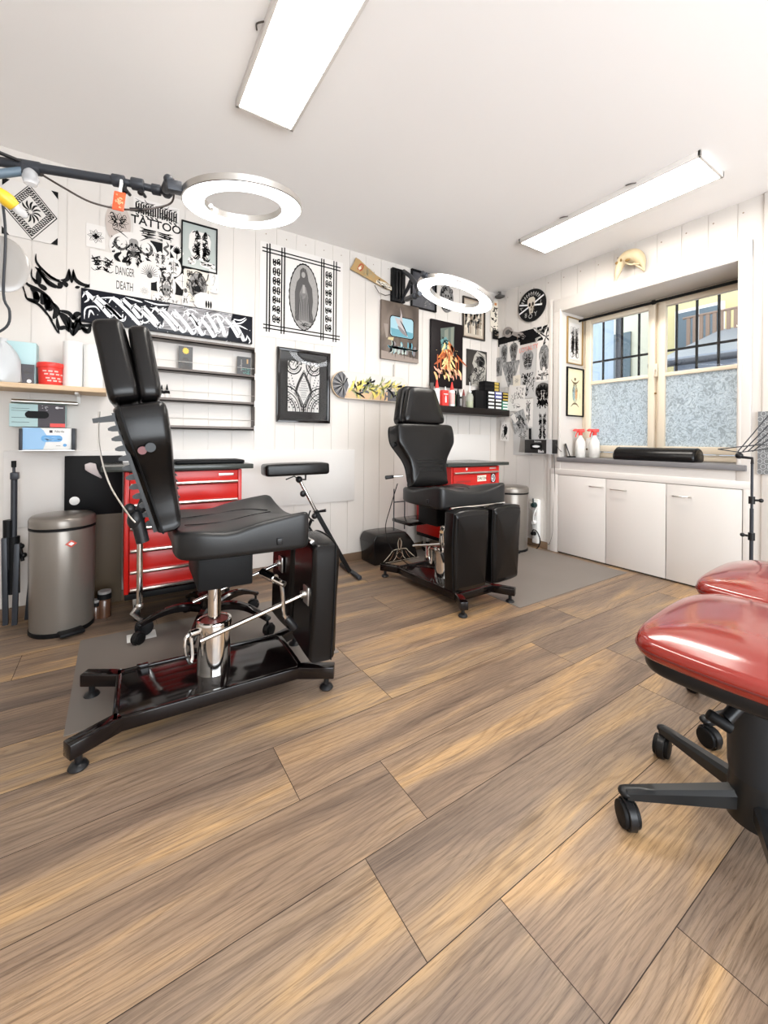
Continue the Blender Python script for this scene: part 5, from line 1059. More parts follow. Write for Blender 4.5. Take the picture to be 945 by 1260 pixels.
p = [pB(650, 668, .03), pB(644, 671, .05), pB(638, 668, .04)]
tag(MB().tube(cm([(XB-.03, pB(683.5, 560).y, .93), pB(683, 600, .02), pB(680.5, 630, .02), pB(680, 655, .02), pB(676.5, 668, .02), pB(674, 670, .02)], 6), .0028, n=6).build('wall_cable', M_INKG), 'thin grey cable running down beside the cupboard frame', 'cable')
tag(MB().tube(cm([pB(683, 545, .03), pB(690, 555, .05), pZ(701, 559, .822)], 5), .0022, n=6).build('charging_cable', M_INKG), 'thin cable from the wall to the black phone stand', 'cable')

# animal skull above the window
c = pB(781, 327)
t = empty('animal_skull', (XB-.05, c.y, c.z), 'pale animal skull hung above the window', 'skull')
g = lambda x, y: (c.y-pB(740+x/11.8, 300+y/11.8).y, pB(740+x/11.8, 300+y/11.8).z-c.z)
pt = [(672, 425, 9, 5), (655, 345, 26, 8), (618, 262, 60, 6), (545, 212, 82, 4), (455, 215, 76, 0), (385, 270, 62, -6), (345, 350, 48, -14), (325, 430, 38, -20), (308, 510, 24, -26), (300, 572, 8, -28)]
P3 = cm([(-.01+q_*.001-.0, -g(x_, y_)[0], g(x_, y_)[1]) for x_, y_, r_, q_ in pt], 4); r3 = [v[0] for v in cm([(r_*.00062, 0) for x_, y_, r_, q_ in pt], 4)]
MB().tube(P3, r3, n=20).build('cranium', M_BONE, t)
def at(x_, y_, d_): u_, v_ = g(x_, y_); return (-.012-d_, -u_, v_)
MB().tube(cm([at(560, 330, .03), at(600, 355, .028), at(650, 390, .015), at(675, 420, .0)], 4), .007, n=8).tube(cm([at(470, 330, .045), at(520, 350, .045), at(580, 345, .040), at(640, 335, .030)], 4), .006, n=8).build('cheekbone', M_BONE, t)
MB().ball(at(322, 325, .034), .013, sc=(.7, 1, .9)).build('eye_socket', M_BONED, t); MB().ball(at(492, 292, .050), .014, sc=(.6, 1.3, .7)).build('eye_socket', M_BONED, t); MB().ball(at(392, 290, .045), .009, sc=(.6, .8, 1.3)).build('nose_hollow', M_BONED, t)

# two frames on the far reveal of the window
def reveal(label, x0, y0, y1, x1, fw, fm_, mats, draw):
    a_, b_ = pY(x0, y0, OY1), pY(x0, y1, OY1); q2 = pY(x1, y0, OY1); w = q2.x-a_.x; h = a_.z-b_.z
    o = framed('framed_print', label, 'framed picture', 'A', (a_.x+w/2, 0, (a_.z+b_.z)/2), w, h, fw, fm_, mats, draw, .014)
    o.matrix_world = Matrix.Translation((a_.x+w/2, OY1-.002, (a_.z+b_.z)/2)) @ Matrix.Rotation(R(90), 4, 'X'); return o
def d_f1(a, w, h): a.poly([(-w*.36, -h*.4), (w*.36, -h*.4), (w*.36, h*.4), (-w*.36, h*.4)], 1, 1); a.mirror(0, 0, w*.62, h*.62, 71, 44, 2, 2, .05); a.scrib(0, 0, w*.55, h*.62, 72, 50, 3, 2, .03); a.stroke([(-w*.34, -h*.43), (w*.34, -h*.43)], .002, 3)
reveal('gold-edged framed print of dense grey ornament, upper of the two beside the window', 697, 389, 447, 716, .009, mat('brass_frame', (.34, .22, .08), .35, .5), [mat('warm_mount', (.66, .62, .55), .6), M_PAPER, M_INKG, M_INKL], d_f1)
def d_f2(a, w, h):
    for yy, sg in ((.22, 1), (-.27, -1)): a.stroke([(-w*.27, h*(yy+.05*sg)), (-w*.12, h*(yy-.012*sg)), (0, h*(yy-.025*sg)), (w*.12, h*(yy-.012*sg)), (w*.27, h*(yy+.05*sg))], .016, 1, 2)
    a.poly(ell(0, h*.28, w*.06, h*.035), 1, 3); a.poly(ell(0, -.01, w*.19, h*.21, 20), 2, 1); a.poly(ell(-w*.07, -.01, w*.08, h*.16, 14), 3, 2); a.poly(ell(w*.07, -.015, w*.07, h*.12, 14), 4, 3); a.mirror(0, 0, w*.38, h*.4, 75, 14, 1, 4, .03)
    a.stroke([(w*.33, 0), (w*.33, -h*.15)], .004, 1)
reveal('black framed print of a coloured bird-like beetle, lower of the two beside the window', 696.5, 451, 512, 717, .012, M_INK, [mat('cream_print_paper', (.78, .70, .48), .6), mat('brown_ink', (.13, .085, .04), .5), mat('sage_ink', (.50, .50, .36), .5), mat('sky_ink', (.28, .42, .46), .5), mat('orange_ink', (.66, .36, .16), .5)], d_f2)

# on the sill
SZ = OZ0+.0065
def spray(x, y, rz, label, s=1.):
    t = empty('spray_bottle', (x, y, SZ), label, 'spray bottle', 'spray bottles on the window sill', rz); t.scale = (s*1.1, s*1.1, s*1.28)
    MB().lathe([(0, 0), (.034, 0), (.037, .004), (.037, .085), (.034, .105), (.020, .128), (.013, .136), (.013, .150)], n=28, sy=.8).build('bottle', mat('milky_plastic', (.78, .76, .72), .3), t)
    MB().box((-.025, -.0305, .02), (.025, -.0285, .075), bev=.001).build('label', M_PAPER, t)
    MB().cyl((0, 0, .148), (0, 0, .172), .0155, .013, n=18).box((-.022, -.011, .168), (.030, .011, .190), bev=.006).prism([(-.022, .19), (-.022, .172), (-.052, .176), (-.056, .183), (-.04, .192)], -.008, .008, bev=.002, M=Matrix.Rotation(R(90), 4, 'X')).tube(cm([(-.020, 0, .172), (-.030, 0, .155), (-.033, 0, .135)], 4), .0045).build('trigger_head', M_REDP, t)
    return t
def onsill(xp, X): v = ray(xp, 558); return Vector((X, X*v.y/v.x, SZ))
p = onsill(714, 3.36); spray(p.x, p.y, R(-50), 'red-topped spray bottle nearest the black phone stand')
p = onsill(731.5, 3.41); spray(p.x, p.y, R(-45), 'red-topped spray bottle at the right of the pair')
t = empty('squeeze_bottle', tuple(onsill(723.5, 3.47)), 'white squeeze bottle standing behind the two spray bottles', 'bottle')
MB().lathe([(0, 0), (.033, 0), (.036, .004), (.036, .11), (.028, .135), (.014, .145)], n=28).build('bottle', mat('milky_plastic', (.78, .76, .72)), t); MB().cyl((0, 0, .143), (0, 0, .165), .016).build('cap', M_WP, t); MB().ball((-.034, -.008, .07), .009, sc=(.3, 1, 1)).build('seal', mat('brown_ink', (.13, .085, .04)), t)
p = onsill(703, 3.26)
t = empty('phone_stand', (p.x, p.y, SZ), 'black tilted phone stand at the corner of the sill', 'phone stand', None, R(33))
MB().box((-.04, -.035, 0), (.04, .035, .010), bev=.003).build('base', M_BLACK, t); MB().box((-.036, -.004, 0), (.036, .004, .115), bev=.002, M=tmat((0, .01, .008), (R(-18), 0, 0))).build('phone', M_BLACK, t)
# bolster
a_, b_ = pZ(757, 561, SZ+.03), pZ(860, 565, SZ+.03)
t = empty('bolster_cushion', (3.29, (pB(757, 560).y+pB(861, 560).y)/2+.03, SZ), 'black leather half-round bolster lying on the window sill', 'cushion')
L2 = .268
prof = [(-.075, 0), (-.084, .012), (-.084, .038), (-.068, .070), (-.035, .090), (.0, .095), (.035, .090), (.068, .070), (.084, .038), (.084, .012), (.075, 0)]
m = MB(); rings = []
for y, s_ in ((-L2, .86), (-L2+.006, .96), (-L2+.016, 1), (L2-.016, 1), (L2-.006, .96), (L2, .86)): rings.append([(x*s_, y, .038+(z_-.038)*s_) for x, z_ in prof])
m.loft(rings); m.build('cushion', M_LEATH, t); MB().tube([(x*.985, -L2+.012, .038+(z_-.038)*1.0) for x, z_ in prof], .0022, n=6, closed=True).tube([(x*.985, L2-.012, .038+(z_-.038)) for x, z_ in prof], .0022, n=6, closed=True).build('piping', M_LEATH, t)

# grey patterned panel and wire stand at the right edge
c = pB(948, 545)
a = Art(.004); a.sheet(rect(.20, .37))
for i in range(7):
    for j in range(12): x = -.09+i*.03+(j % 2)*.015; y = -.17+j*.031; (abs(x) < .095) and a.stroke(ell(x, y, .0115, .014, 10), .003, 1, 1, False, closed=True, sm=1)
o = a.build('patterned_panel', [mat('pattern_grey', (.16, .165, .17), .5), mat('pattern_pale', (.45, .46, .47), .5)], smooth=0)
hang(o, 'B', (0, pB(934, 505).y-.10, (pB(934, 505).z+pB(934, 585).z)/2), .014); tag(o, 'grey panel with a pale ring pattern cut by the right edge', 'panel')
p = pZ(925, 703, 0.30); t = empty('wire_stand', (2.86, pY(925, 600, .8).y-.02 if False else .735, 0), 'black music stand with a folded wire desk at the right edge', 'stand')
u = 2.86/ (ray(925, 620).x) ; yv = ray(925, 620).y*u; t.location = (2.86, yv, 0)
MB().cyl((0, 0, .06), (0, 0, .60), .0085).cyl((0, 0, .58), (-.0, 0, .845), .006).build('pole', M_DGREY, t)
m = MB(); m.cyl((0, 0, .43), (0, 0, .47), .015).cyl((0, 0, .45), (.0, .035, .452), .006).ball((0, .038, .452), .011); m.build('collar', M_PLAST, t)
m = MB(); m.cyl((0, 0, .625), (0, 0, .665), .014).cyl((0, 0, .645), (.0, -.035, .647), .006).ball((0, -.038, .647), .011); m.build('collar', M_PLAST, t)
MB().tube([(0, 0, .84), (0, .0, .87), (0, .05, .875), (0, .06, .885)], .008).ball((0, .055, .882), .018).build('elbow', M_PLAST, t)
for k in range(3): an = R(20+120*k); MB().tube([(0, 0, .22), (.16*math.cos(an), .16*math.sin(an), .06), (.28*math.cos(an), .28*math.sin(an), .008)], .007).build('leg', M_DGREY, t)
m = MB()
m.tube([(0, .15, .915), (0, .05, .90), (0, -.10, .93), (0, -.04, .945), (0, .15, .915)], .0028, n=6)
for k in range(4): m.tube([(0, .06-.02*k, .905), (.02, -.06-.03*k, 1.10-.012*k)], .0026, n=6)
m.tube([(0, -.10, .92), (.02, -.18, 1.06)], .0026, n=6).tube([(.02, -.06, 1.10), (.02, -.20, 1.03)], .0026, n=6); m.build('wire_desk', M_DGREY, t)

# ------------------------------------------------------------------ black shelf near the corner and everything on it
sz0 = 1.192; sz1 = 1.252; SY0 = 2.66
o = MB().box((2.21, SY0, sz0), (XB-.005, YA-.001, sz1), bev=.003).build('black_shelf', mat('black_brown_shelf', (.010, .007, .006), .4, spec=.25)); tag(o, 'thick black floating shelf crowded with bottles near the corner', 'shelf')
ST = sz1+.0006
def sx(xp, Y): return pY(xp, 490, Y).x
def bott(xp, label, h, r_, body, cap, Y=2.72, kind='cone', band=None):
    t = empty('bottle', (sx(xp, Y), Y, ST), label, 'bottle')
    hh = h*.68 if kind == 'cone' else h*.72
    MB().lathe([(0, 0), (r_*.95, 0), (r_, .004), (r_, hh*.9), (r_*.8, hh*.97), (r_*.4, hh)], n=24).build('body', body, t)
    if kind == 'cone': MB().lathe([(r_*.62, hh*.97), (r_*.62, hh+h*.05), (r_*.16, h), (0, h)], n=18).build('nozzle', cap, t)
    elif kind == 'flat': MB().cyl((0, 0, hh), (0, 0, h), r_*.7, n=18).build('cap', cap, t)
    elif kind == 'pump': MB().tube(cm([(0, 0, hh), (0, 0, h*.9), (0, -.003, h), (-r_*1.2, -.004, h*.96)], 4), .004).cyl((0, 0, hh), (0, 0, hh+.02), r_*.5).build('spout', cap, t)
    if band: MB().lathe([(r_+.0004, hh*.12), (r_+.0007, hh*.13), (r_+.0007, hh*.8), (r_+.0004, hh*.81)], n=24, cap=False).build('label', band, t)
    return t
bott(531, 'grey-capped clear jar behind the headrest end of the black shelf', .20, .026, clear_plastic('grey_clear', (.5, .52, .5), .6), M_INKG, 2.76, 'flat')
bott(537.5, 'white bottle with a red nozzle next to the chair headrest', .225, .026, M_WP, M_REDP, 2.72)
t = empty('red_carton', (sx(546.5, 2.70), 2.70, ST), 'red carton with a white bottle print on the black shelf', 'carton')
MB().box((-.034, -.022, 0), (.034, .022, .135), bev=.002).build('carton', M_REDP, t); a = Art(.0003); a.poly([(-.008, -.04), (.008, -.04), (.008, .0), (.003, .02), (-.003, .02), (-.008, 0)], 0, 1); a.poly([(-.025, .03), (.025, .03), (.025, .036), (-.025, .036)], 0, 1); a = a.build('print', M_WINK, t, smooth=0); a.rotation_euler = (R(90), 0, 0); a.location = (0, -.0222, .068)
bott(548, 'white nozzle bottle standing behind the red carton', .18, .02, M_WP, M_WP, 2.76)
bott(556, 'white bottle with a red nozzle and red print, right of the red carton', .215, .026, M_WP, M_REDP, 2.70, band=mat('red_white_label', (.75, .45, .42), .5))
bott(560, 'dark green slim bottle behind the white nozzle bottle', .15, .018, mat('green_plastic', (.06, .22, .08), .4), M_INK, 2.75, 'flat')
bott(563.5, 'black rounded bottle in the middle of the shelf row', .165, .017, M_BLACK, M_BLACK, 2.705)
bott(566.8, 'black slim bottle with a pale label in the shelf row', .13, .012, M_BLACK, M_WP, 2.70, 'flat', M_INKL)
bott(570.5, 'brown dropper bottle with a dark red cap', .165, .019, mat('smoky_plastic', (.12, .10, .09), .3), mat('dark_red_cap', (.20, .02, .015), .4), 2.73)
t = empty('wash_bottle', (sx(578, 2.71), 2.71, ST), 'clear wash bottle half full of green liquid', 'bottle')
MB().lathe([(0, 0), (.031, 0), (.033, .004), (.033, .10), (.026, .125), (.014, .133), (.014, .145), (0, .146)], n=28).build('bottle', clear_plastic('frosted_clear', (.66, .68, .60), .45), t); MB().lathe([(0, .002), (.030, .002), (.031, .062), (0, .062)], n=28).build('green_liquid', mat('olive_liquid', (.28, .34, .06), .2), t)
MB().tube(cm([(0, 0, .14), (0, 0, .19), (-.006, -.004, .225), (-.006, -.004, .235)], 5), .0035).cyl((0, 0, .14), (0, 0, .155), .016).build('spout', M_WP, t)
X0c = pY(600.5, 490, 2.68).x; X1c = pY(627, 490, 2.68).x
def crate(x0, x1, y0, y1, h, label, m, Y0, Y1, z=ST, draw=None, name='storage_box'):
    t = MB().box((-(x1-x0)/2, -(Y1-Y0)/2, 0), ((x1-x0)/2, (Y1-Y0)/2, h), bev=.0015).build(name, m); t.location = ((x0+x1)/2, (Y0+Y1)/2, z); return tag(t, label, 'box')
crate(sx(583.5, 2.72), X0c-.004, 0, 0, .17, 'dark stacked equipment box right of the green bottle', M_BLACK, 2.70, 2.79)
# colour-cap cartons: three columns of small needle boxes
colx = [sx(604, 2.69)+.02, 0, 0]
cw = (X1c-X0c)/3
gold = mat('gold_foil_label', (.50, .36, .07), .35); blue = mat('indigo_label', (.06, .07, .28), .4); grn = mat('green_label', (.02, .20, .12), .4)
GN = 'small needle cartons stacked on the black shelf'
wn_ = ['bottom', 'second', 'third', 'fourth', 'top']
for ci in range(3):
    nrow = 5 if ci < 2 else 6
    for k in range(nrow):
        bx = X0c+ci*cw; hh = .0345; face = (M_BLACK, M_BLACK, grn)[ci]; lab = M_WP
        if ci == 1 and k >= 3: face = blue
        if ci == 2 and k >= 3: face = M_BLACK; lab = gold
        o = MB().box((-cw/2+.001, -.05, 0), (cw/2-.001, .05, hh-.001), bev=.001).build('needle_carton', face); o.location = (bx+cw/2, 2.735, ST+k*hh*(1 if ci < 2 else .83)+.0002)
        if ci == 2: o.scale = (1, 1, .83)
        MB().box((-cw*.38, -.0512, .008), (cw*.38, -.0502, hh-.009)).build('label', lab, o, smooth=0)
        cn = ('left column', 'middle column', 'right column')[ci]; rw_ = ('lowest', 'second from the bottom', 'third from the bottom', 'fourth from the bottom', 'fifth from the bottom', 'topmost')[k]
        tag(o, 'small %s needle carton, %s in the %s' % ({M_BLACK.name: 'black', blue.name: 'blue', grn.name: 'green'}[face.name] if lab is M_WP else 'gold-labelled', rw_, cn), 'carton', GN)
tz = ST+5*.0345+.001
for k in range(3):
    o = MB().box((-.10, -.04, 0), (.10, .04, .029), bev=.001).build('needle_carton', M_BLACK); o.location = (X0c+.075, 2.735, tz+k*.03)
    MB().box((.03, -.0412, .004), (.085, -.0402, .026)).build('gold_label', gold, o, smooth=0)
    tag(o, 'wide black carton with gold label lying %s on top of the carton stacks' % ('lowest', 'in the middle', 'uppermost')[k], 'carton', 'wide black cartons on top of the stacks')

# ------------------------------------------------------------------ red tool cabinets
def tool_cabinet(label, x0, x1, y0, y1, zb, zt, hs, topx0, topx1, topy0, caster=True):
    """red steel drawer cabinet: body, drawers (> handle), black base, worktop, four casters; hs = handle heights"""
    cx, cy = (x0+x1)/2, (y0+y1)/2; t = empty('tool_cabinet', (cx, cy, 0), label, 'tool cabinet', 'red tool cabinets'); w, d = (x1-x0)/2, (y1-y0)/2
    m = MB(); m.box((-w, -d, zb), (-w+.02, d, zt), bev=.003).box((w-.02, -d, zb), (w, d, zt), bev=.003).box((-w+.002, -d+.03, zb+.001), (w-.002, d-.001, zt-.002)).build('body', M_RED, t)
    MB().box((-w+.004, -d+.004, zb-.03), (w-.004, d, zb), bev=.003).build('base', M_BLACK, t)
    tops = [zt-.004]+[h-.016 for h in hs[:-1]]; bots = [h-.014 for h in hs]
    for i, h in enumerate(hs):
        dr_ = MB().box((-w+.022, -d-.002, bots[i]), (w-.022, -d+.03, tops[i] if i == 0 else tops[i]), bev=.0025).build('drawer', M_RED, t)
        MB().prism([(0, 0), (-.014, .001), (-.018, .008), (-.014, .014), (0, .016)], -w+.026, w-.026, M=Matrix(((0, 0, 1, 0), (1, 0, 0, -d-.002), (0, 1, 0, h-.011), (0, 0, 0, 1)))).build('handle', M_STEEL, dr_)
        if i == 0:
            MB().cyl((-w*.42, -d-.001, (h+zt)/2+.004), (-w*.42, -d-.008, (h+zt)/2+.004), .011).build('lock', M_CHROME, dr_)
            MB().box((w*.56, -d-.0035, (h+zt)/2-.003), (w*.84, -d-.001, (h+zt)/2+.011), bev=.001).build('maker_plate', M_STEEL, dr_)
    wt = MB().box((topx0-cx, topy0-cy, zt+.004), (topx1-cx, d+.0, zt+.030), bev=.003).build('worktop', M_GRAPH, t)
    MB().box((-w+.01, -d+.01, zt-.004), (w-.01, d-.01, zt+.004)).build('rubber_mat', M_BLACK, t, smooth=0)
    if caster:
        for sx_ in (-1, 1):
            for sy_ in (-1, 1):
                c = (sx_*(w-.06), sy_*(d-.07)); q = MB().cyl((c[0]-.012, c[1]+.015, .05), (c[0]+.012, c[1]+.015, .05), .05, bev=.004).build('caster', M_PLAST, t)
                MB().box((c[0]-.02, c[1]-.02, .09), (c[0]+.02, c[1]+.03, zb-.028), bev=.002).box((c[0]-.017, c[1], .04), (c[0]-.013, c[1]+.03, .1)).box((c[0]+.013, c[1], .04), (c[0]+.017, c[1]+.03, .1)).build('caster_fork', M_STEEL, q)
    return t
Yf = 2.40; zt1 = pY(230, 579, Yf).z
hz = [pY(250, y, Yf).z for y in (592.5, 615.5, 641.5, 667, 691)]
t1 = tool_cabinet('red drawer cabinet with black worktop beside the large white panel', pY(153, 640, Yf).x, pY(297, 640, Yf).x, Yf, 2.785, .165, zt1, hz+[.19], pY(124, 575, Yf-.03).x, pY(312, 577, Yf-.03).x, Yf-.03)
cx1 = t1.location.x; wd1 = (pY(297, 640, Yf).x-pY(153, 640, Yf).x)/2
p0, p1 = pY(213, 573, 2.55).x, pY(296, 573, 2.55).x
o = MB().box((-(p1-p0)/2, -.10, 0), ((p1-p0)/2, .10, .020), bev=.008, seg=3).build('black_case', M_BLACK); o.location = ((p0+p1)/2, 2.55, zt1+.0305); tag(o, 'flat black case lying on the worktop of the cabinet by the big chair', 'case')
Yf2 = 2.36; zt2 = pY(585, 574, Yf2).z
t2 = tool_cabinet('red drawer cabinet with stickers under the black shelf', pY(555, 600, Yf2).x, pY(614, 600, Yf2).x, Yf2, 2.79, .17, zt2, [pY(590, y, Yf2).z for y in (580.5, 597, 616, 640)]+[.2], pY(551.5, 570, Yf2-.02).x, pY(626.5, 571, Yf2-.02).x, Yf2-.02)
w2 = (pY(614, 600, Yf2).x-pY(555, 600, Yf2).x)/2; Dh = (2.79-Yf2)/2
g = lambda x, y: (pY(x, y, Yf2).x-t2.location.x, pY(x, y, Yf2).z)
a = Art(.0008); st_ = [mat('cream_sticker', (.78, .70, .58), .4), M_INK, M_WINK, mat('navy_sticker', (.03, .035, .08), .4), mat('dark_red_print', (.25, .02, .015), .5)]
def sticker(name, xp, yp, draw):
    x, y = g(xp, yp); a = Art(.0008); draw(a); a = a.build(name, st_, t2, smooth=0); a.rotation_euler = (R(90), 0, 0); a.location = (x, -Dh-.0025, y)
sticker('sticker', 592.6, 588.5, lambda a: (a.poly([(-.052, -.024), (.05, -.022), (.05, .026), (-.052, .024)], 0, 1), a.text('CARLTON', 0, 0, .030, 1, 2, .72, bold=True)))
sticker('sticker', 606.5, 588, lambda a: (a.poly([(-.028, -.036), (.026, -.036), (.026, .038), (-.028, .038)], 1, 1), a.stroke(ell(0, 0, .020, .030, 16), .006, 2, 2, False, closed=True, sm=1), a.stroke([(0, .02), (0, -.02)], .007, 2, 2, False), a.stroke([(-.02, 0), (0, -.01)], .006, 2, 2, False)))
sticker('printed_lettering', 570, 592.7, lambda a: [a.poly([(k*.017-.006, -.006), (k*.017+.006, -.006), (k*.017+.006, .007), (k*.017-.006, .007)], 4, 1) for k in range(-4, 5)])
sticker('sticker', 568, 604, lambda a: (a.poly(ell(0, 0, .03, .026, 16), 3, 1), a.scrib(0, 0, .04, .03, 2, 6, 2, 2, .1)))
sticker('sticker', 577, 604.5, lambda a: a.poly(ell(0, 0, .026, .018, 16), 0, 1))
sticker('sticker', 584, 603.5, lambda a: (a.poly([(-.02, -.02), (.02, -.012), (.03, .01), (-.015, .02)], 3, 1), a.scrib(0, 0, .04, .03, 5, 6, 2, 2, .1)))
sticker('sticker', 607, 602, lambda a: (a.poly(ell(0, 0, .026, .034, 18), 2, 1), a.stroke([(-.005, .015), (.005, -.015)], .008, 0, 2)))
a = Art(.0008); a.poly([(-.07, .62), (-.01, .61), (.0, .52), (-.08, .5)], 2, 1); a.scrib(-.04, .56, .08, .1, 4, 8, 1, 2, .08); a.poly([(-.05, .70), (.02, .70), (.02, .64), (-.05, .65)], 0, 1); a.scrib(-.01, .67, .06, .05, 6, 6, 1, 2, .1)
a = a.build('side_stickers', st_, t2, smooth=0); a.rotation_euler = (R(90), 0, R(-90)); a.location = (-w2-.0004, -.05, 0)

# ------------------------------------------------------------------ pedal bins
def pedal_bin(x, y, r_, h, label, rz=0., badge=True):
    t = empty('pedal_bin', (x, y, 0), label, 'pedal bin', 'taupe pedal bins', rz)
    MB().lathe([(0, .012), (r_*.96, .012), (r_*.97, .02), (r_, h*.5), (r_, h*.86), (r_*.985, h*.87)], n=48).build('bucket', M_TAUPE, t)
    MB().lathe([(r_*.98, 0), (r_*1.0, .004), (r_*1.0, .02), (r_*.95, .022), (0, .022)], n=48).build('base_ring', M_BLACK, t)
    MB().lathe([(r_*.97, h*.865), (r_*1.015, h*.87), (r_*1.015, h*.885), (r_*.97, h*.89)], n=48).build('seal', M_BLACK, t)
    MB().lathe([(r_*.985, h*.888), (r_*1.02, h*.893), (r_*1.02, h*.945), (r_*.99, h*.965), (r_*.93, h*.978), (r_*.5, h*.99), (0, h*.992)], n=48).build('lid', M_TAUPE, t)
    MB().box((-.05, -r_-.045, .008), (.05, -r_+.03, .028), bev=.008).build('pedal', M_BLACK, t)
    if badge:
        o = MB().prism([(-.024, 0), (0, -.018), (.024, 0), (0, .018)], 0, .003, bev=.0008).build('badge', mat('coral_badge', (.60, .10, .07), .4), t); o.matrix_local = Matrix.Translation((.0, -r_-.0005, h*.76)) @ Matrix.Rotation(R(90), 4, 'X')
        MB().prism([(-.012, 0), (0, -.009), (.012, 0), (0, .009)], .003, .0036).build('badge_mark', M_WINK, o)
    MB().box((-.025, r_*.96, h*.86), (.025, r_+.02, h*.95), bev=.006).build('hinge', M_BLACK, t)
    return t
rb = .150; pcen = pZ(76, 752, 0)
b1 = pedal_bin(-.215, 2.585, .132, .575, 'taupe pedal bin with a red badge beside the black tripod', R(18))
b2 = pedal_bin(2.93, 2.42, .150, .570, 'taupe pedal bin in the corner behind the front chair', R(-40), False)

# ------------------------------------------------------------------ folded black tripod stand, board, cans
t = empty('tripod_stand', (pZ(20, 768).x, 2.72, 0), 'folded black tripod light stand leaning by the wall at the far left', 'tripod')
q = lambda x, y, Y=2.72: pY(x, y, Y)-Vector(t.location)
m = MB(); m.cyl(q(17, 660), q(17.5, 585), .013).cyl(q(17.2, 588), q(17, 570), .006).build('pole', M_DGREY, t)
MB().box(q(13, 590)-Vector((0, .02, 0)), q(23.5, 581)+Vector((0, .02, 0)), bev=.004).build('clamp', M_DGREY, t)
MB().cyl(q(17, 575), q(17, 567), .010).build('spigot', M_BLACK, t)
for k, (xa, xb_, dy) in enumerate(((11, 8, -.02), (18, 20, -.04), (24, 33, .01))): MB().box((-.011, -.011, 0), (.011, .011, (.43, .40, .34)[k]), bev=.003, M=Matrix.Translation(q(xb_, 765)+Vector((0, dy, .02-q(xb_, 765).z))) @ Matrix.Rotation(R((-1, 1, 4)[k]), 4, 'Y')).build('leg', M_DGREY, t)
MB().cyl(q(10, 640), q(10, 700), .02).cyl(q(17, 660), q(17, 730), .024).build('leg_sleeve', M_BLACK, t)
m = MB(); m.ball(q(26, 672), .014).ball(q(29, 683), .014).cyl(q(24, 668), q(28, 690), .008); m.build('knob', M_PLAST, t)
x0, x1 = pY(79, 600, 2.79).x, t1.location.x-wd1-.004
o = empty('leaning_board', ((x0+x1)/2, 2.793, 0), 'black board on a brown board leaning on the wall left of the red cabinet', 'board')
hw = (x1-x0)/2
MB().box((-hw, -.0, .515), (hw, .02, .845), bev=.003).build('black_board', M_BLACK, o); MB().box((-hw+.02, .004, .01), (hw, .018, .52)).build('brown_board', mat('brown_hardboard', (.085, .052, .02), .45), o, smooth=0)
MB().lathe([(0, 0), (.022, 0), (.023, .002), (.020, .004), (0, .004)], n=28, M=tmat((-hw+.045, -.001, .600), (R(90), 0, 0))).build('round_sticker', M_WP, o)
q = random.Random(7); m = MB(); pts = []
o2 = MB(); P = [(x*.9+q.uniform(-.004, .004), y*.9+q.uniform(-.004, .004)) for x, y in [(-.045, .04), (-.02, .052), (.01, .04), (.02, .01), (.03, -.015), (.048, -.045), (.038, -.055), (.01, -.03), (-.02, -.02), (-.045, .005)]]
o2.prism(P, 0, .012, bev=.004, M=tmat((-hw+.13, -.002, .765), (R(90), 0, 0))); o2.build('paper_scrap', mat('crumpled_tissue', (.60, .54, .54), .8, bump=.8, bscale=40), o)
for xp, yp, r_, h_, lb in ((128.5, 730, .030, .125, 'small dark jar with a printed lid on the floor between bin and cabinet'), (118, 726, .022, .085, 'small brown bottle on the floor half behind the pedal bin')):
    p = pY(xp, 740, 2.62); t = empty('floor_jar', (p.x, 2.62, 0), lb, 'jar')
    MB().lathe([(0, 0), (r_, 0), (r_, h_*.7), (r_*.8, h_*.78)], n=20).build('jar', mat('amber_brown', (.10, .045, .025), .25, coat=.4), t); MB().cyl((0, 0, h_*.78), (0, 0, h_), r_*1.05, n=20).build('lid', M_BLACK, t); MB().cyl((0, 0, h_*1.0), (0, 0, h_+.001+.012), r_*1.0, n=20).build('cap_label', M_INKL, t)

# ------------------------------------------------------------------ floor mats
def fmat_(label, pts):
    return tag(MB().prism(pts, .0005, .0035, mi=0).build('floor_mat', M_MAT, smooth=0), label, 'floor mat', 'grey vinyl floor mats')
a_, b_ = pZ(760, 713).x, pZ(650, 745).y
fmat_('grey vinyl mat under the front chair reaching to the white cupboard', [(1.93, 1.52), (3.12, 1.52), (3.12, 2.80), (1.93, 2.80)])
fmat_('grey vinyl mat under the big chair and wheeled base', [(-.13, 1.63), (.84, 1.63), (.84, 2.36), (-.13, 2.36)])

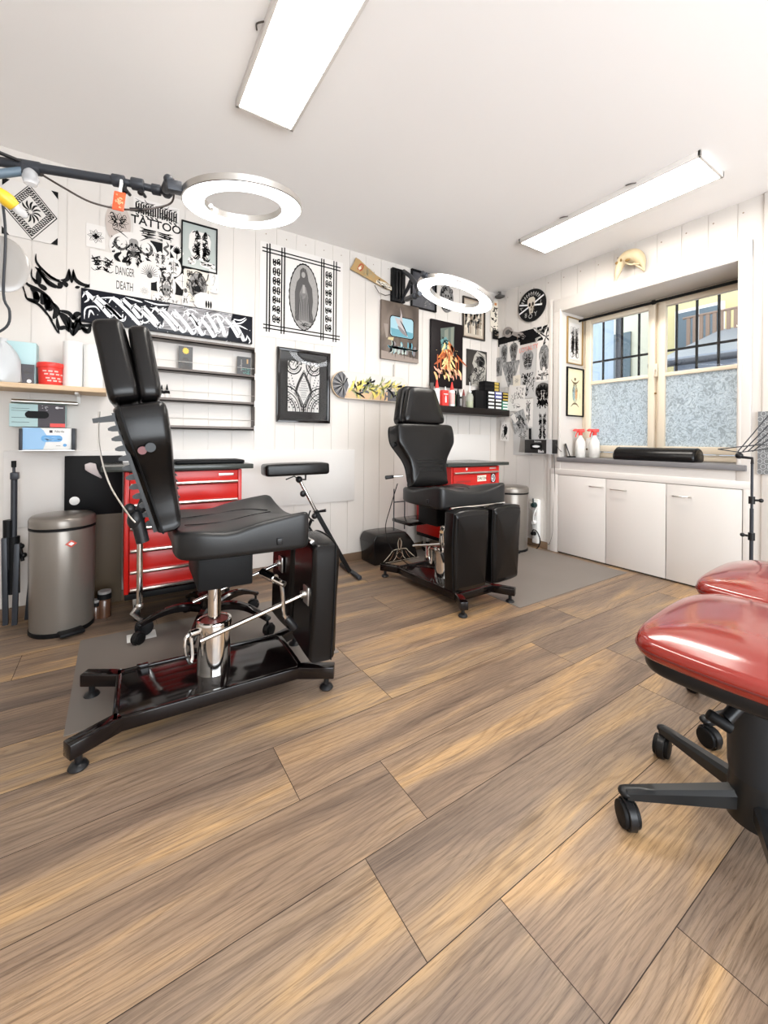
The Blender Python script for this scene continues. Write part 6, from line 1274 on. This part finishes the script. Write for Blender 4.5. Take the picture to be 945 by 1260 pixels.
# ------------------------------------------------------------------ hydraulic treatment chairs (local +X = leg-rest end, origin on the floor under the pump)
def mirror_outline(half, n=5):
    """half outline (x>=0) bottom to top, mirrored into a closed smooth loop"""
    full = [Vector(p) for p in half]+[Vector((-p[0], p[1])) for p in reversed(half)]
    return [(v.x, v.y) for v in cm(full, n, True)]
def frame_M(origin, xaxis, yaxis):
    x = Vector(xaxis).normalized(); y = Vector(yaxis).normalized(); z = x.cross(y).normalized(); y = z.cross(x)
    return Matrix(((x.x, y.x, z.x, origin[0]), (x.y, y.y, z.y, origin[1]), (x.z, y.z, z.z, origin[2]), (0, 0, 0, 1)))
def make_chair(loc, rz, label):
    t = empty('treatment_chair', loc, label, 'treatment chair', 'black hydraulic treatment chairs', rz)
    # base: shallow glossy tray with a splayed foot bar at each corner
    X0_, X1_, YW = -.30, .285, .147
    m = MB(); m.box((X0_, -YW, .060), (X1_, YW, .0845), bev=.002)
    for a_, b_ in (((X0_, -YW-.012, .045), (X1_, -YW+.006, .088)), ((X0_, YW-.006, .045), (X1_, YW+.012, .088)), ((X0_-.012, -YW-.012, .045), (X0_+.006, YW+.012, .088)), ((X1_-.006, -YW-.012, .045), (X1_+.012, YW+.012, .088))): m.box(a_, b_, bev=.004)
    m.build('base_tray', M_GLOSSB, t)
    for sx_, xe in ((-1, X0_), (1, X1_)):
        for sy_ in (-1, 1):
            p0 = Vector((xe-sx_*.01, sy_*(YW-.012), .066)); p1 = Vector((xe+sx_*.115, sy_*.205, .066)); d = (p1-p0)
            ang = math.atan2(d.y, d.x); m = MB(); m.box((0, -.022, -.022), (d.length, .022, .022), bev=.004, M=Matrix.Translation(p0) @ Matrix.Rotation(ang, 4, 'Z'))
            m.box((0, -.0222, -.0222), (.006, .0222, .0222)) if False else None
            f = m.build('foot_bar', M_GLOSSB, t)
            fp = p1-d.normalized()*.03; MB().lathe([(0, 0), (.024, 0), (.026, .004), (.020, .014), (.010, .018), (.010, .045), (0, .045)], n=24, M=Matrix.Translation((fp.x, fp.y, .0005))).build('levelling_foot', M_PLAST, f)
    MB().box((X0_+.05, YW-.02, .07), (X0_+.09, YW+.0, .10), bev=.004).build('stop_block', M_GLOSSB, t)
    # pump column
    MB().lathe([(.064, .070), (.066, .074), (.060, .080), (.058, .10), (.058, .235), (.062, .238), (.063, .262), (.060, .272), (.052, .274), (.050, .262), (0, .262)], n=48).build('pump_cylinder', M_CHROME, t)
    MB().cyl((0, 0, .262), (0, 0, .268), .047, n=32).build('pump_cup', mat('dark_red_grease_cap', (.20, .02, .015), .4), t)
    MB().cyl((0, 0, .262), (0, 0, .50), .023, n=28).build('piston', M_CHROME, t)
    m = MB(); m.tube(cm([(-.058, -.02, .245), (-.085, -.035, .25), (-.10, -.04, .235), (-.10, -.04, .19), (-.085, -.035, .145), (-.078, -.03, .165), (-.083, -.03, .235)], 5), .0065, n=8).cyl((-.05, -.02, .245), (-.085, -.03, .245), .014); m.build('foot_pedal', M_CHROME, t)
    # under-seat box and lift arm
    MB().box((-.075, -.15, .43), (.105, .15, .56), bev=.006).box((-.06, -.06, .41), (.06, .06, .44), bev=.004).build('lift_housing', M_BLACK, t)
    MB().box((.10, -.02, .50), (.27, .10, .56), bev=.004).build('seat_frame', M_BLACK, t)
    # actuator rods to the leg rests, lever with a grip
    for y_, (x0_, z0_), (x1_, z1_) in ((-.19, (-.07, .285), (.286, .375)), (.13, (-.06, .30), (.286, .405))):
        r_ = MB().cyl((x0_, y_, z0_), (x1_, y_, z1_), .0075, n=12).build('leg_rest_rod', M_CHROME, t)
        MB().box((.284, y_-.035, z1_-.035), (.290, y_+.02, z1_+.03), bev=.002).cyl((.27, y_, z1_), (.285, y_, z1_), .014).build('rod_bracket', M_STEEL, r_)
    m = MB(); m.cyl((.175, -.16, .44), (.205, -.20, .425), .011).tube(cm([(.195, -.19, .44), (.20, -.20, .38), (.205, -.20, .32), (.215, -.20, .30)], 4), .0075).cyl((.15, -.1, .45), (.18, -.165, .44), .016)
    lv = m.build('lever', M_CHROME, t); MB().cyl((.212, -.20, .305), (.245, -.205, .262), .012, .014, bev=.004).build('grip', M_PLAST, lv)
    # seat
    out = [(v.x, v.y) for v in cm([(-.150, -.17), (-.148, 0), (-.150, .17), (-.125, .235), (-.04, .262), (.10, .268), (.22, .268), (.268, .258), (.280, .20), (.282, 0), (.280, -.20), (.268, -.258), (.22, -.268), (.10, -.268), (-.04, -.262), (-.125, -.235)], 4, True)]
    def top(x, y):
        e = abs(y)/.26; f = max(0, (x-.02)/.26); h = math.exp(-((x-.13)/.10)**2)*.012
        return .022*e*e*(.4+f)-.012*(1-e*e)*(1-f)+.018*f*e**3+h*(1-e*e)-.012*math.exp(-((x-.0)/.07)**2)*e*e*e
    MB().pad(out, .088, .020, top, M=Matrix.Translation((0, 0, .562))).build('seat', M_LEATHG, t)
    m = MB()
    for s_ in (-1, 1):
        m.tube([(v.x, v.y, .562+.088+.0062+top(v.x, v.y)) for v in cm([(-.11, s_*.07), (0, s_*.09), (.12, s_*.07), (.2, s_*.02)], 8)], .0016, n=5)
    m.build('seat_seams', M_BLACK, t); MB().box((.155, -.276, .588), (.175, -.262, .612), bev=.003).build('side_clamp', M_PLAST, t)
    # backrest, leaning back, with a broad shoulder and narrow waist
    Mb = frame_M((-.155, 0, .64), (0, 1, 0), (-.19, 0, 1))    # local x = width, local y = up the back, local z = towards the sitter (+X)
    half = [(0, 0), (.13, .002), (.152, .03), (.154, .12), (.170, .18), (.208, .24), (.240, .29), (.246, .34), (.238, .395), (.215, .418), (.12, .422), (0, .422)]
    outb = mirror_outline(half[1:-1], 4)
    def bt(x, y): return .012*(y-.2)/.2
    def bb(x, y): return -.022*(y-.2)/.2
    MB().pad(outb, .105, .022, bt, fb=bb, M=Mb @ Matrix.Translation((0, 0, -.062)), crown=.008).build('backrest', M_LEATH, t)
    m = MB(); zt_ = .105-.062+.0085
    for y_, hw_ in ((.10, .10), (.13, .10), (.155, .11), (.175, .11)): m.tube([tuple(Mb @ Vector((x_, y_, zt_+bt(x_, y_)+.0003))) for x_ in (-hw_, 0, hw_)], .0024, n=6)
    for y_ in (.26, .30): m.tube([tuple(Mb @ Vector(p)) for p in cm([(-.06, y_-.01, zt_+.0003), (-.02, y_+.01, zt_+.0003), (.03, y_, zt_+.0003), (.06, y_+.015, zt_+.0003)], 4)], .0015, n=5)
    m.build('back_seams', M_LEATHG, t)
    MB().tube([tuple(Mb @ Vector((x_*1.002, y_, -.060+.016+bb(x_, y_)))) for x_, y_ in outb], .003, n=6, closed=True).build('piping', M_BLACK, t)
    m = MB()
    for s_ in (-1, 1): m.cyl(Mb @ Vector((s_*.238, .285, -.01)), Mb @ Vector((s_*.252, .285, -.01)), .014)
    m.build('side_knob', M_PLAST, t)
    # head cushion: two stacked pads, the rear one thicker
    hh_ = [(.02, 0), (.15, .004), (.178, .03), (.168, .085), (.128, .225), (.112, .262), (.08, .274), (.02, .277)]
    for k, (ox, th, Lr, zz_, sc_) in enumerate(((-.284, .082, -.21, 1.052, 1.0), (-.216, .060, -.15, 1.060, .97))):
        Mh = frame_M((ox, 0, zz_), (0, 1, 0), (Lr, 0, 1)); MB().pad(mirror_outline([(x_*sc_, y_*(1.0 if k == 0 else .93)) for x_, y_ in hh_], 4), th, .020, None, M=Mh @ Matrix.Translation((0, 0, -th/2)), crown=.008).build('head_cushion', M_LEATH, t)
    MB().cyl((-.25, -.03, 1.0), (-.26, -.03, 1.06), .008).cyl((-.25, .03, 1.0), (-.26, .03, 1.06), .008).build('head_post', M_CHROME, t)
    # two hanging leg rests
    lo = [(v.x, v.y) for v in cm([(-.112, -.20), (-.100, -.222), (0, -.228), (.100, -.222), (.112, -.20), (.126, 0), (.122, .17), (.108, .205), (0, .215), (-.108, .205), (-.122, .17), (-.126, 0)], 4, True)]
    for s_ in (-1, 1):
        Ml = frame_M((.292, s_*.138, .365), (-.05*s_, 1, 0), (.03, -.03*s_, 1)); lg = MB().pad(lo, .100, .024, None, M=Ml, crown=.010).build('leg_rest', M_LEATH, t)
        MB().tube([tuple(Ml @ Vector((x_*1.0, y_, .084))) for x_, y_ in lo], .0028, n=6, closed=True).build('piping', M_BLACK, lg)
    MB().cyl((.30, -.22, .572), (.30, .22, .572), .008).build('hinge_bar', M_CHROME, t)
    return t
ch1 = make_chair((.315, 1.63, 0), R(-2.5), 'black hydraulic treatment chair seen from the side, the big one at the left')
ch2 = make_chair((1.765, 1.985, 0), R(-90), 'black hydraulic treatment chair facing the room, the smaller one by the corner')
# details only the near chair shows: toothed ratchet and cable behind its back
m = MB(); Mb = frame_M((-.155, 0, .64), (0, 1, 0), (-.19, 0, 1))
for k in range(12):
    y_ = .385-.030*k; zb_ = -.062-.022*(y_-.2)/.2; L_ = .058 if k == 0 else .030-.008*(k > 8); hw_ = .009
    m.loft([[tuple(Mb @ Vector((x_, y_+dy*q_, zb_+.004-L_*u_))) for x_, dy in ((-.225+.02*(y_ < .25), -1), (-.205+.02*(y_ < .25), -1), (-.205+.02*(y_ < .25), 1), (-.225+.02*(y_ < .25), 1))] for u_, q_ in ((0, hw_*1.1), (.7, hw_*.8), (1, hw_*.35 if k else hw_*.7))])
m.loft([[tuple(Mb @ Vector((x_, y_, -.060-.022*(y_-.2)/.2+dz))) for x_, dz in ((-.226, -.006), (-.20, -.006), (-.20, .004), (-.226, .004))] for y_ in (.40, .2, .03)]); m.build('ratchet_rack', M_PLAST, ch1)
MB().tube(cm([(-.345, -.22, 1.02), (-.345, -.23, .93), (-.32, -.25, .82), (-.275, -.25, .73), (-.255, -.25, .70)], 6), .0022, n=6).build('release_cable', M_STEEL, ch1)
MB().ball((-.255, -.2, .70), .022, sc=(1, 1, 1.4)).cyl((-.25, -.2, .70), (-.235, -.2, .63), .018).ball((-.27, -.21, .735), .016).build('recline_joint', M_PLAST, ch1)
MB().cyl(Mb @ Vector((-.236, .28, -.032)), Mb @ Vector((-.2485, .28, -.032)), .012).build('red_button', mat('deep_red_plastic', (.11, .004, .004), .4), ch1)
# details of the far chair: side lever, tray with wire uprights, hanging lead
p = MB().cyl((-.24, -.155, .71), (-.27, -.24, .705), .006).build('recline_lever', M_CHROME, ch2); MB().cyl((-.262, -.215, .706), (-.278, -.27, .70), .011, .013, bev=.004).build('grip', M_PLAST, p)
p = MB().box((-.30, -.20, .40), (-.10, .10, .425), bev=.008).build('under_tray', M_GLOSSB, ch2)
m = MB()
for y_ in (-.19, -.10): m.cyl((-.29, y_, .34), (-.29, y_, .62), .004, n=8)
m.cyl((-.29, -.19, .53), (-.29, -.10, .53), .004, n=8).build('wire_upright', M_DGREY, ch2)
MB().tube(cm([(-.25, -.19, .66), (-.30, -.21, .5), (-.33, -.23, .35), (-.30, -.20, .22), (-.2, -.14, .13), (-.12, -.10, .12)], 6), .003, n=6).build('hanging_lead', M_BLACK, ch2)
MB().cyl((-.10, -.06, .27), (.10, -.22, .262), .007).build('foot_bar_rod', M_CHROME, ch2)

# chrome pole with a caster foot on a white pad, between the near chair and the red cabinet
px_ = pY(172, 700, 2.26).x
t = empty('chrome_pole_stand', (px_, 2.26, 0), 'chrome pole with a caster foot in front of the red cabinet corner', 'stand')
MB().cyl((0, 0, .155), (0, 0, .60), .0135, n=20).build('pole', M_CHROME, t); MB().cyl((0, 0, .56), (0, 0, .60), .020).cyl((0, -.01, .60), (.02, -.01, .66), .022, bev=.004).build('clamp_head', M_PLAST, t)
MB().tube([(0, 0, .155), (-.03, 0, .12), (.01, 0, .075)], .010).ball((0, 0, .15), .018).build('fork', M_STEEL, t); MB().cyl((.02, -.014, .045), (.02, .014, .045), .040, bev=.004).build('caster', M_PLAST, t); MB().box((-.05, -.045, .0005), (.07, .045, .0045), bev=.001).build('pad', M_WP, t)

# wheeled office base showing behind the near chair
t = empty('stool', (.40, 2.16, 0), 'black five-wheel stool base behind the near chair', 'stool')
def star_base(t, rb, n, a0, zr, zend, m_, curve=.0, wheel=.026, hub=.05, hubz=(.10, .20), hood=True):
    MB().lathe([(hub*.7, hubz[0]), (hub, hubz[0]+.01), (hub*.85, hubz[1]-.01), (hub*.55, hubz[1]), (0, hubz[1])], n=24).build('hub', m_, t)
    for k in range(n):
        an = a0+2*math.pi*k/n; c_, s_ = math.cos(an), math.sin(an); m = MB(); rings = []
        for i in range(9):
            u_ = i/8; r_ = hub*.4+(rb-hub*.4)*u_; z_ = zr*(1-u_)+zend*u_+curve*math.sin(math.pi*u_); w_ = .022*(1-u_)+.0165*u_; h_ = .020*(1-u_)+.010*u_
            rings.append([(r_*c_-y_*s_, r_*s_+y_*c_, z_+zz_) for y_, zz_ in ((-w_, -h_), (w_, -h_), (w_*.95, h_*.5), (w_*.55, h_), (-w_*.55, h_), (-w_*.95, h_*.5))])
        m.loft(rings); f = m.build('leg', m_, t)
        tx, ty = rb*c_, rb*s_; q2 = random.Random(k+int(rb*1000)).uniform(-.9, .9)+an+1.57
        MB().ball((tx, ty, zend-.001), .0175, sc=(1, 1, .62), n=14).build('leg_cap', M_PLAST, f)
        cx_, sx2 = math.cos(q2), math.sin(q2); ox, oy = tx+.012*cx_, ty+.012*sx2; wm = MB()
        for sd in (-1, 1): wm.cyl((ox-sx2*(sd*.020), oy+cx_*(sd*.020), wheel), (ox-sx2*(sd*.006), oy+cx_*(sd*.006), wheel), wheel, n=24, bev=.004)
        wm.cyl((tx, ty, wheel), (tx, ty, zend), .006)
        o = wm.build('caster', M_BLACK, t)
        MB(Matrix.Translation((ox, oy, wheel)) @ Matrix.Rotation(q2, 4, 'Z') @ Matrix.Rotation(R(90), 4, 'X')).lathe([(wheel+.002, -.010), (wheel+.005, -.008), (wheel+.005, .008), (wheel+.002, .010)], n=24, cap=False).build('caster_hood', M_PLAST, o) if hood else None
star_base(t, .30, 5, R(-115), .115, .085, M_GLOSSB, .035)
MB().cyl((0, 0, .18), (0, 0, .40), .022).cyl((0, 0, .38), (0, 0, .42), .05).build('gas_lift', M_BLACK, t)
MB().lathe([(0, .42), (.15, .42), (.17, .435), (.172, .46), (.155, .48), (0, .485)], n=36).build('seat', M_LEATH, t)

# armrest stand
t = empty('armrest_stand', (1.30, 2.42, 0), 'black padded armrest on a slanted tripod stand by the white panel', 'armrest')
ax, ay = 1.30, 2.42
am = lambda x, y, Y: tuple(pY(x, y, Y)-Vector((ax, ay, 0)))
c = pY(364, 577, 2.5)-Vector((ax, ay, 0))
MB().pad([(v[0], v[1]) for v in rrect(-.205, -.075, .205, .075, .02, 4)], .072, .016, None, M=tmat((c.x, c.y, c.z-.036), (0, R(-1), R(-4))), crown=.006).build('arm_pad', M_LEATH, t)
j = Vector(am(368, 590, 2.48)); e1 = Vector(am(388, 628, 2.46)); e2 = Vector(am(430, 703, 2.44))
m = MB(); m.ball(j, .022).tube([Vector(am(376, 582, 2.5)), Vector(am(376, 590, 2.49)), j], .006).tube([j, Vector(am(362, 586, 2.44)), Vector(am(352, 590, 2.42))], .004); m.build('tilt_joint', M_PLAST, t)
MB().cyl(j, e1, .0115, n=16).build('inner_tube', M_CHROME, t); MB().box((-.014, -.014, 0), (.014, .014, (e2-e1).length), bev=.003, M=Matrix.Translation(e1) @ Vector((0, 0, 1)).rotation_difference((e2-e1).normalized()).to_matrix().to_4x4()).build('outer_tube', M_BLACK, t)
m = MB(); m.ball(am(373, 607.5, 2.44), .021, sc=(1, .7, 1)); m.build('round_knob', M_PLAST, t)
m = MB(); m.ball(am(387, 635, 2.44), .019).cyl(am(389, 630, 2.44), am(401, 628, 2.40), .006, .010).tube(cm([am(382, 628, 2.43), am(380, 636, 2.43), am(386, 641, 2.43)], 4), .005); m.build('wing_clamp', M_PLAST, t)
f0, f1 = pZ(420, 697), pZ(443, 714); f0 = Vector((f0.x-ax, f0.y-ay, .016)); f1 = Vector((f1.x-ax, f1.y-ay, .016))
MB().cyl(f0, f1, .0155, n=16, bev=.004).build('foot_bar', M_DGREY, t)
g1 = Vector(am(383, 640, 2.46)); g2 = Vector((am(352, 705, 2.6)[0], .16, .016))
MB().cyl(g1, (g2.x, g2.y, .03), .010, n=12).build('rear_leg', M_BLACK, t); MB().cyl((g2.x-.03, g2.y+.06, .0145), (g2.x+.03, g2.y-.06, .0145), .014, bev=.003).build('foot_bar', M_DGREY, t)

# black foot box with pinstripe
a_, b_, c_ = pZ(461, 697), pZ(513, 687.5), pZ(440.5, 689)
t = empty('foot_box', ((a_.x+b_.x)/2, a_.y, 0), 'black rounded leather box with fine pinstripe ornament on the floor', 'box')
wx = (b_.x-a_.x)/2; dp = .205
pf = [(-wx, 0), (wx+.01, 0), (wx+.012, .03), (wx-.02, .13), (wx-.09, .21), (wx-.14, .23), (-wx+.05, .232), (-wx-.0, .21), (-wx-.015, .17), (-wx, .05)]
pf = pf[:4]+[(v.x, v.y) for v in cm(pf[3:9], 5)][1:]+[pf[9]]
MB().prism(pf, -dp, -.0, bev=.010, seg=3, M=Matrix(((1, 0, 0, 0), (0, 0, -1, 0), (0, 1, 0, .001), (0, 0, 0, 1)))).build('body', mat('gloss_black_vinyl', (.005, .004, .004), .18, spec=.4), t)
a = Art(.0006)
for s_ in (-1, 1):
    for P_, w_ in (([(.0, .185), (s_*.018, .15), (s_*.012, .11), (0, .09)], .005), ([(0, .10), (s_*.06, .095), (s_*.085, .07)], .006), ([(s_*.02, .095), (s_*.035, .04), (s_*.06, .015)], .005), ([(0, .08), (s_*.03, .05), (0, .02)], .004), ([(s_*.07, .085), (s_*.11, .05), (s_*.15, .018)], .006), ([(s_*.05, .09), (s_*.08, .04), (s_*.1, .02)], .003), ([(s_*.008, .19), (s_*.010, .14), (s_*.008, .08)], .003)):
        a.stroke(P_, w_, 0 if w_ > .0045 else 1, 1)
a.stroke([(-wx+.02, .008), (wx-.005, .010)], .003, 0, 1, False)
a = a.build('pinstripe', [mat('cream_pinstripe', (.62, .56, .46), .5), mat('copper_pinstripe', (.45, .25, .15), .5)], t, smooth=0); a.rotation_euler = (R(90), 0, 0); a.location = (.03, -.0005, .002)

# ------------------------------------------------------------------ red stools in the right foreground
def red_stool(x, y, a0, label, rs, zs=.458):
    t = empty('red_stool', (x, y, 0), label, 'stool', 'red leather swivel stools')
    star_base(t, .285, 5, a0, .115, .075, mat('satin_black_metal', (.010, .011, .012), .28, spec=.4), .0, .029, .062, (.055, .20))
    MB().lathe([(.050, .14), (.058, .18), (.060, .30), (.056, .40), (.060, .43), (0, .43)], n=28).build('column', mat('soft_black_plastic', (.016, .018, .021), .45, spec=.35), t)
    o = [(v.x, v.y) for v in cm([(-.252, -.10), (-.257, 0), (-.252, .10), (-.238, .152), (-.195, .178), (-.10, .188), (.06, .184), (.165, .160), (.222, .125), (.248, .075), (.255, .0), (.252, -.10), (.238, -.152), (.195, -.178), (.10, -.188), (-.10, -.188), (-.195, -.178), (-.238, -.152)], 4, True)]
    o = [(x_*1.06-.008, y_*1.04) for x_, y_ in o]
    Ms = Matrix.Translation((0, 0, zs)) @ Matrix.Rotation(rs, 4, 'Z')
    MB().pad([(x_*.93, y_*.93) for x_, y_ in o], .045, .018, None, fb=lambda X, Y: 0, M=Ms @ Matrix.Translation((0, 0, -.035))).build('seat_pan', M_PLAST, t)
    s_ = MB().pad(o, .046, .020, lambda X, Y: .018*max(0, 1-(X/.26)**2)*max(0, 1-(Y/.19)**2)**.5, M=Ms, crown=.012).build('seat', M_REDD, t)
    MB().tube([tuple(Ms @ Vector((x_*1.001, y_*1.001, .022))) for x_, y_ in o], .0022, n=5, closed=True).build('seam', mat('dark_red_thread', (.12, .008, .006), .5), s_)
    MB().box((-.10, -.08, zs-.06), (.10, .08, zs-.03), bev=.008).build('mounting_plate', M_PLAST, t)
    return t
h1 = (1.275, .320)
s1 = red_stool(h1[0], h1[1], math.atan2(.51-h1[1], 1.085-h1[0]), 'nearest red leather stool in the right foreground', R(5))
h2 = (1.815, .385)
s2 = red_stool(h2[0], h2[1], math.atan2(.525-h2[1], 1.556-h2[0]), 'second red leather stool, half hidden behind the nearest one', R(3))
# height lever with a cylinder grip under the nearest stool
a_, b_ = ray(925, 855)*.93, ray(900, 882)*.93; 
v1 = ray(936, 845)*.95+Vector((0, 0, CAM_H))-Vector((h1[0], h1[1], 0)); v2 = ray(893, 885)*.93+Vector((0, 0, CAM_H))-Vector((h1[0], h1[1], 0))
v0 = ray(871, 878)*.94+Vector((0, 0, CAM_H))-Vector((h1[0], h1[1], 0)); v3 = ray(900, 897)*.92+Vector((0, 0, CAM_H))-Vector((h1[0], h1[1], 0))
lv = MB().tube(cm([v1, (v1+v2)/2+Vector((0, 0, .004)), v2], 5), [.018]*5+[.014]*6, n=10).build('height_lever', M_PLAST, s1); MB().cyl(v0, v3, .0125, n=20, bev=.003).build('grip', M_BLACK, lv)
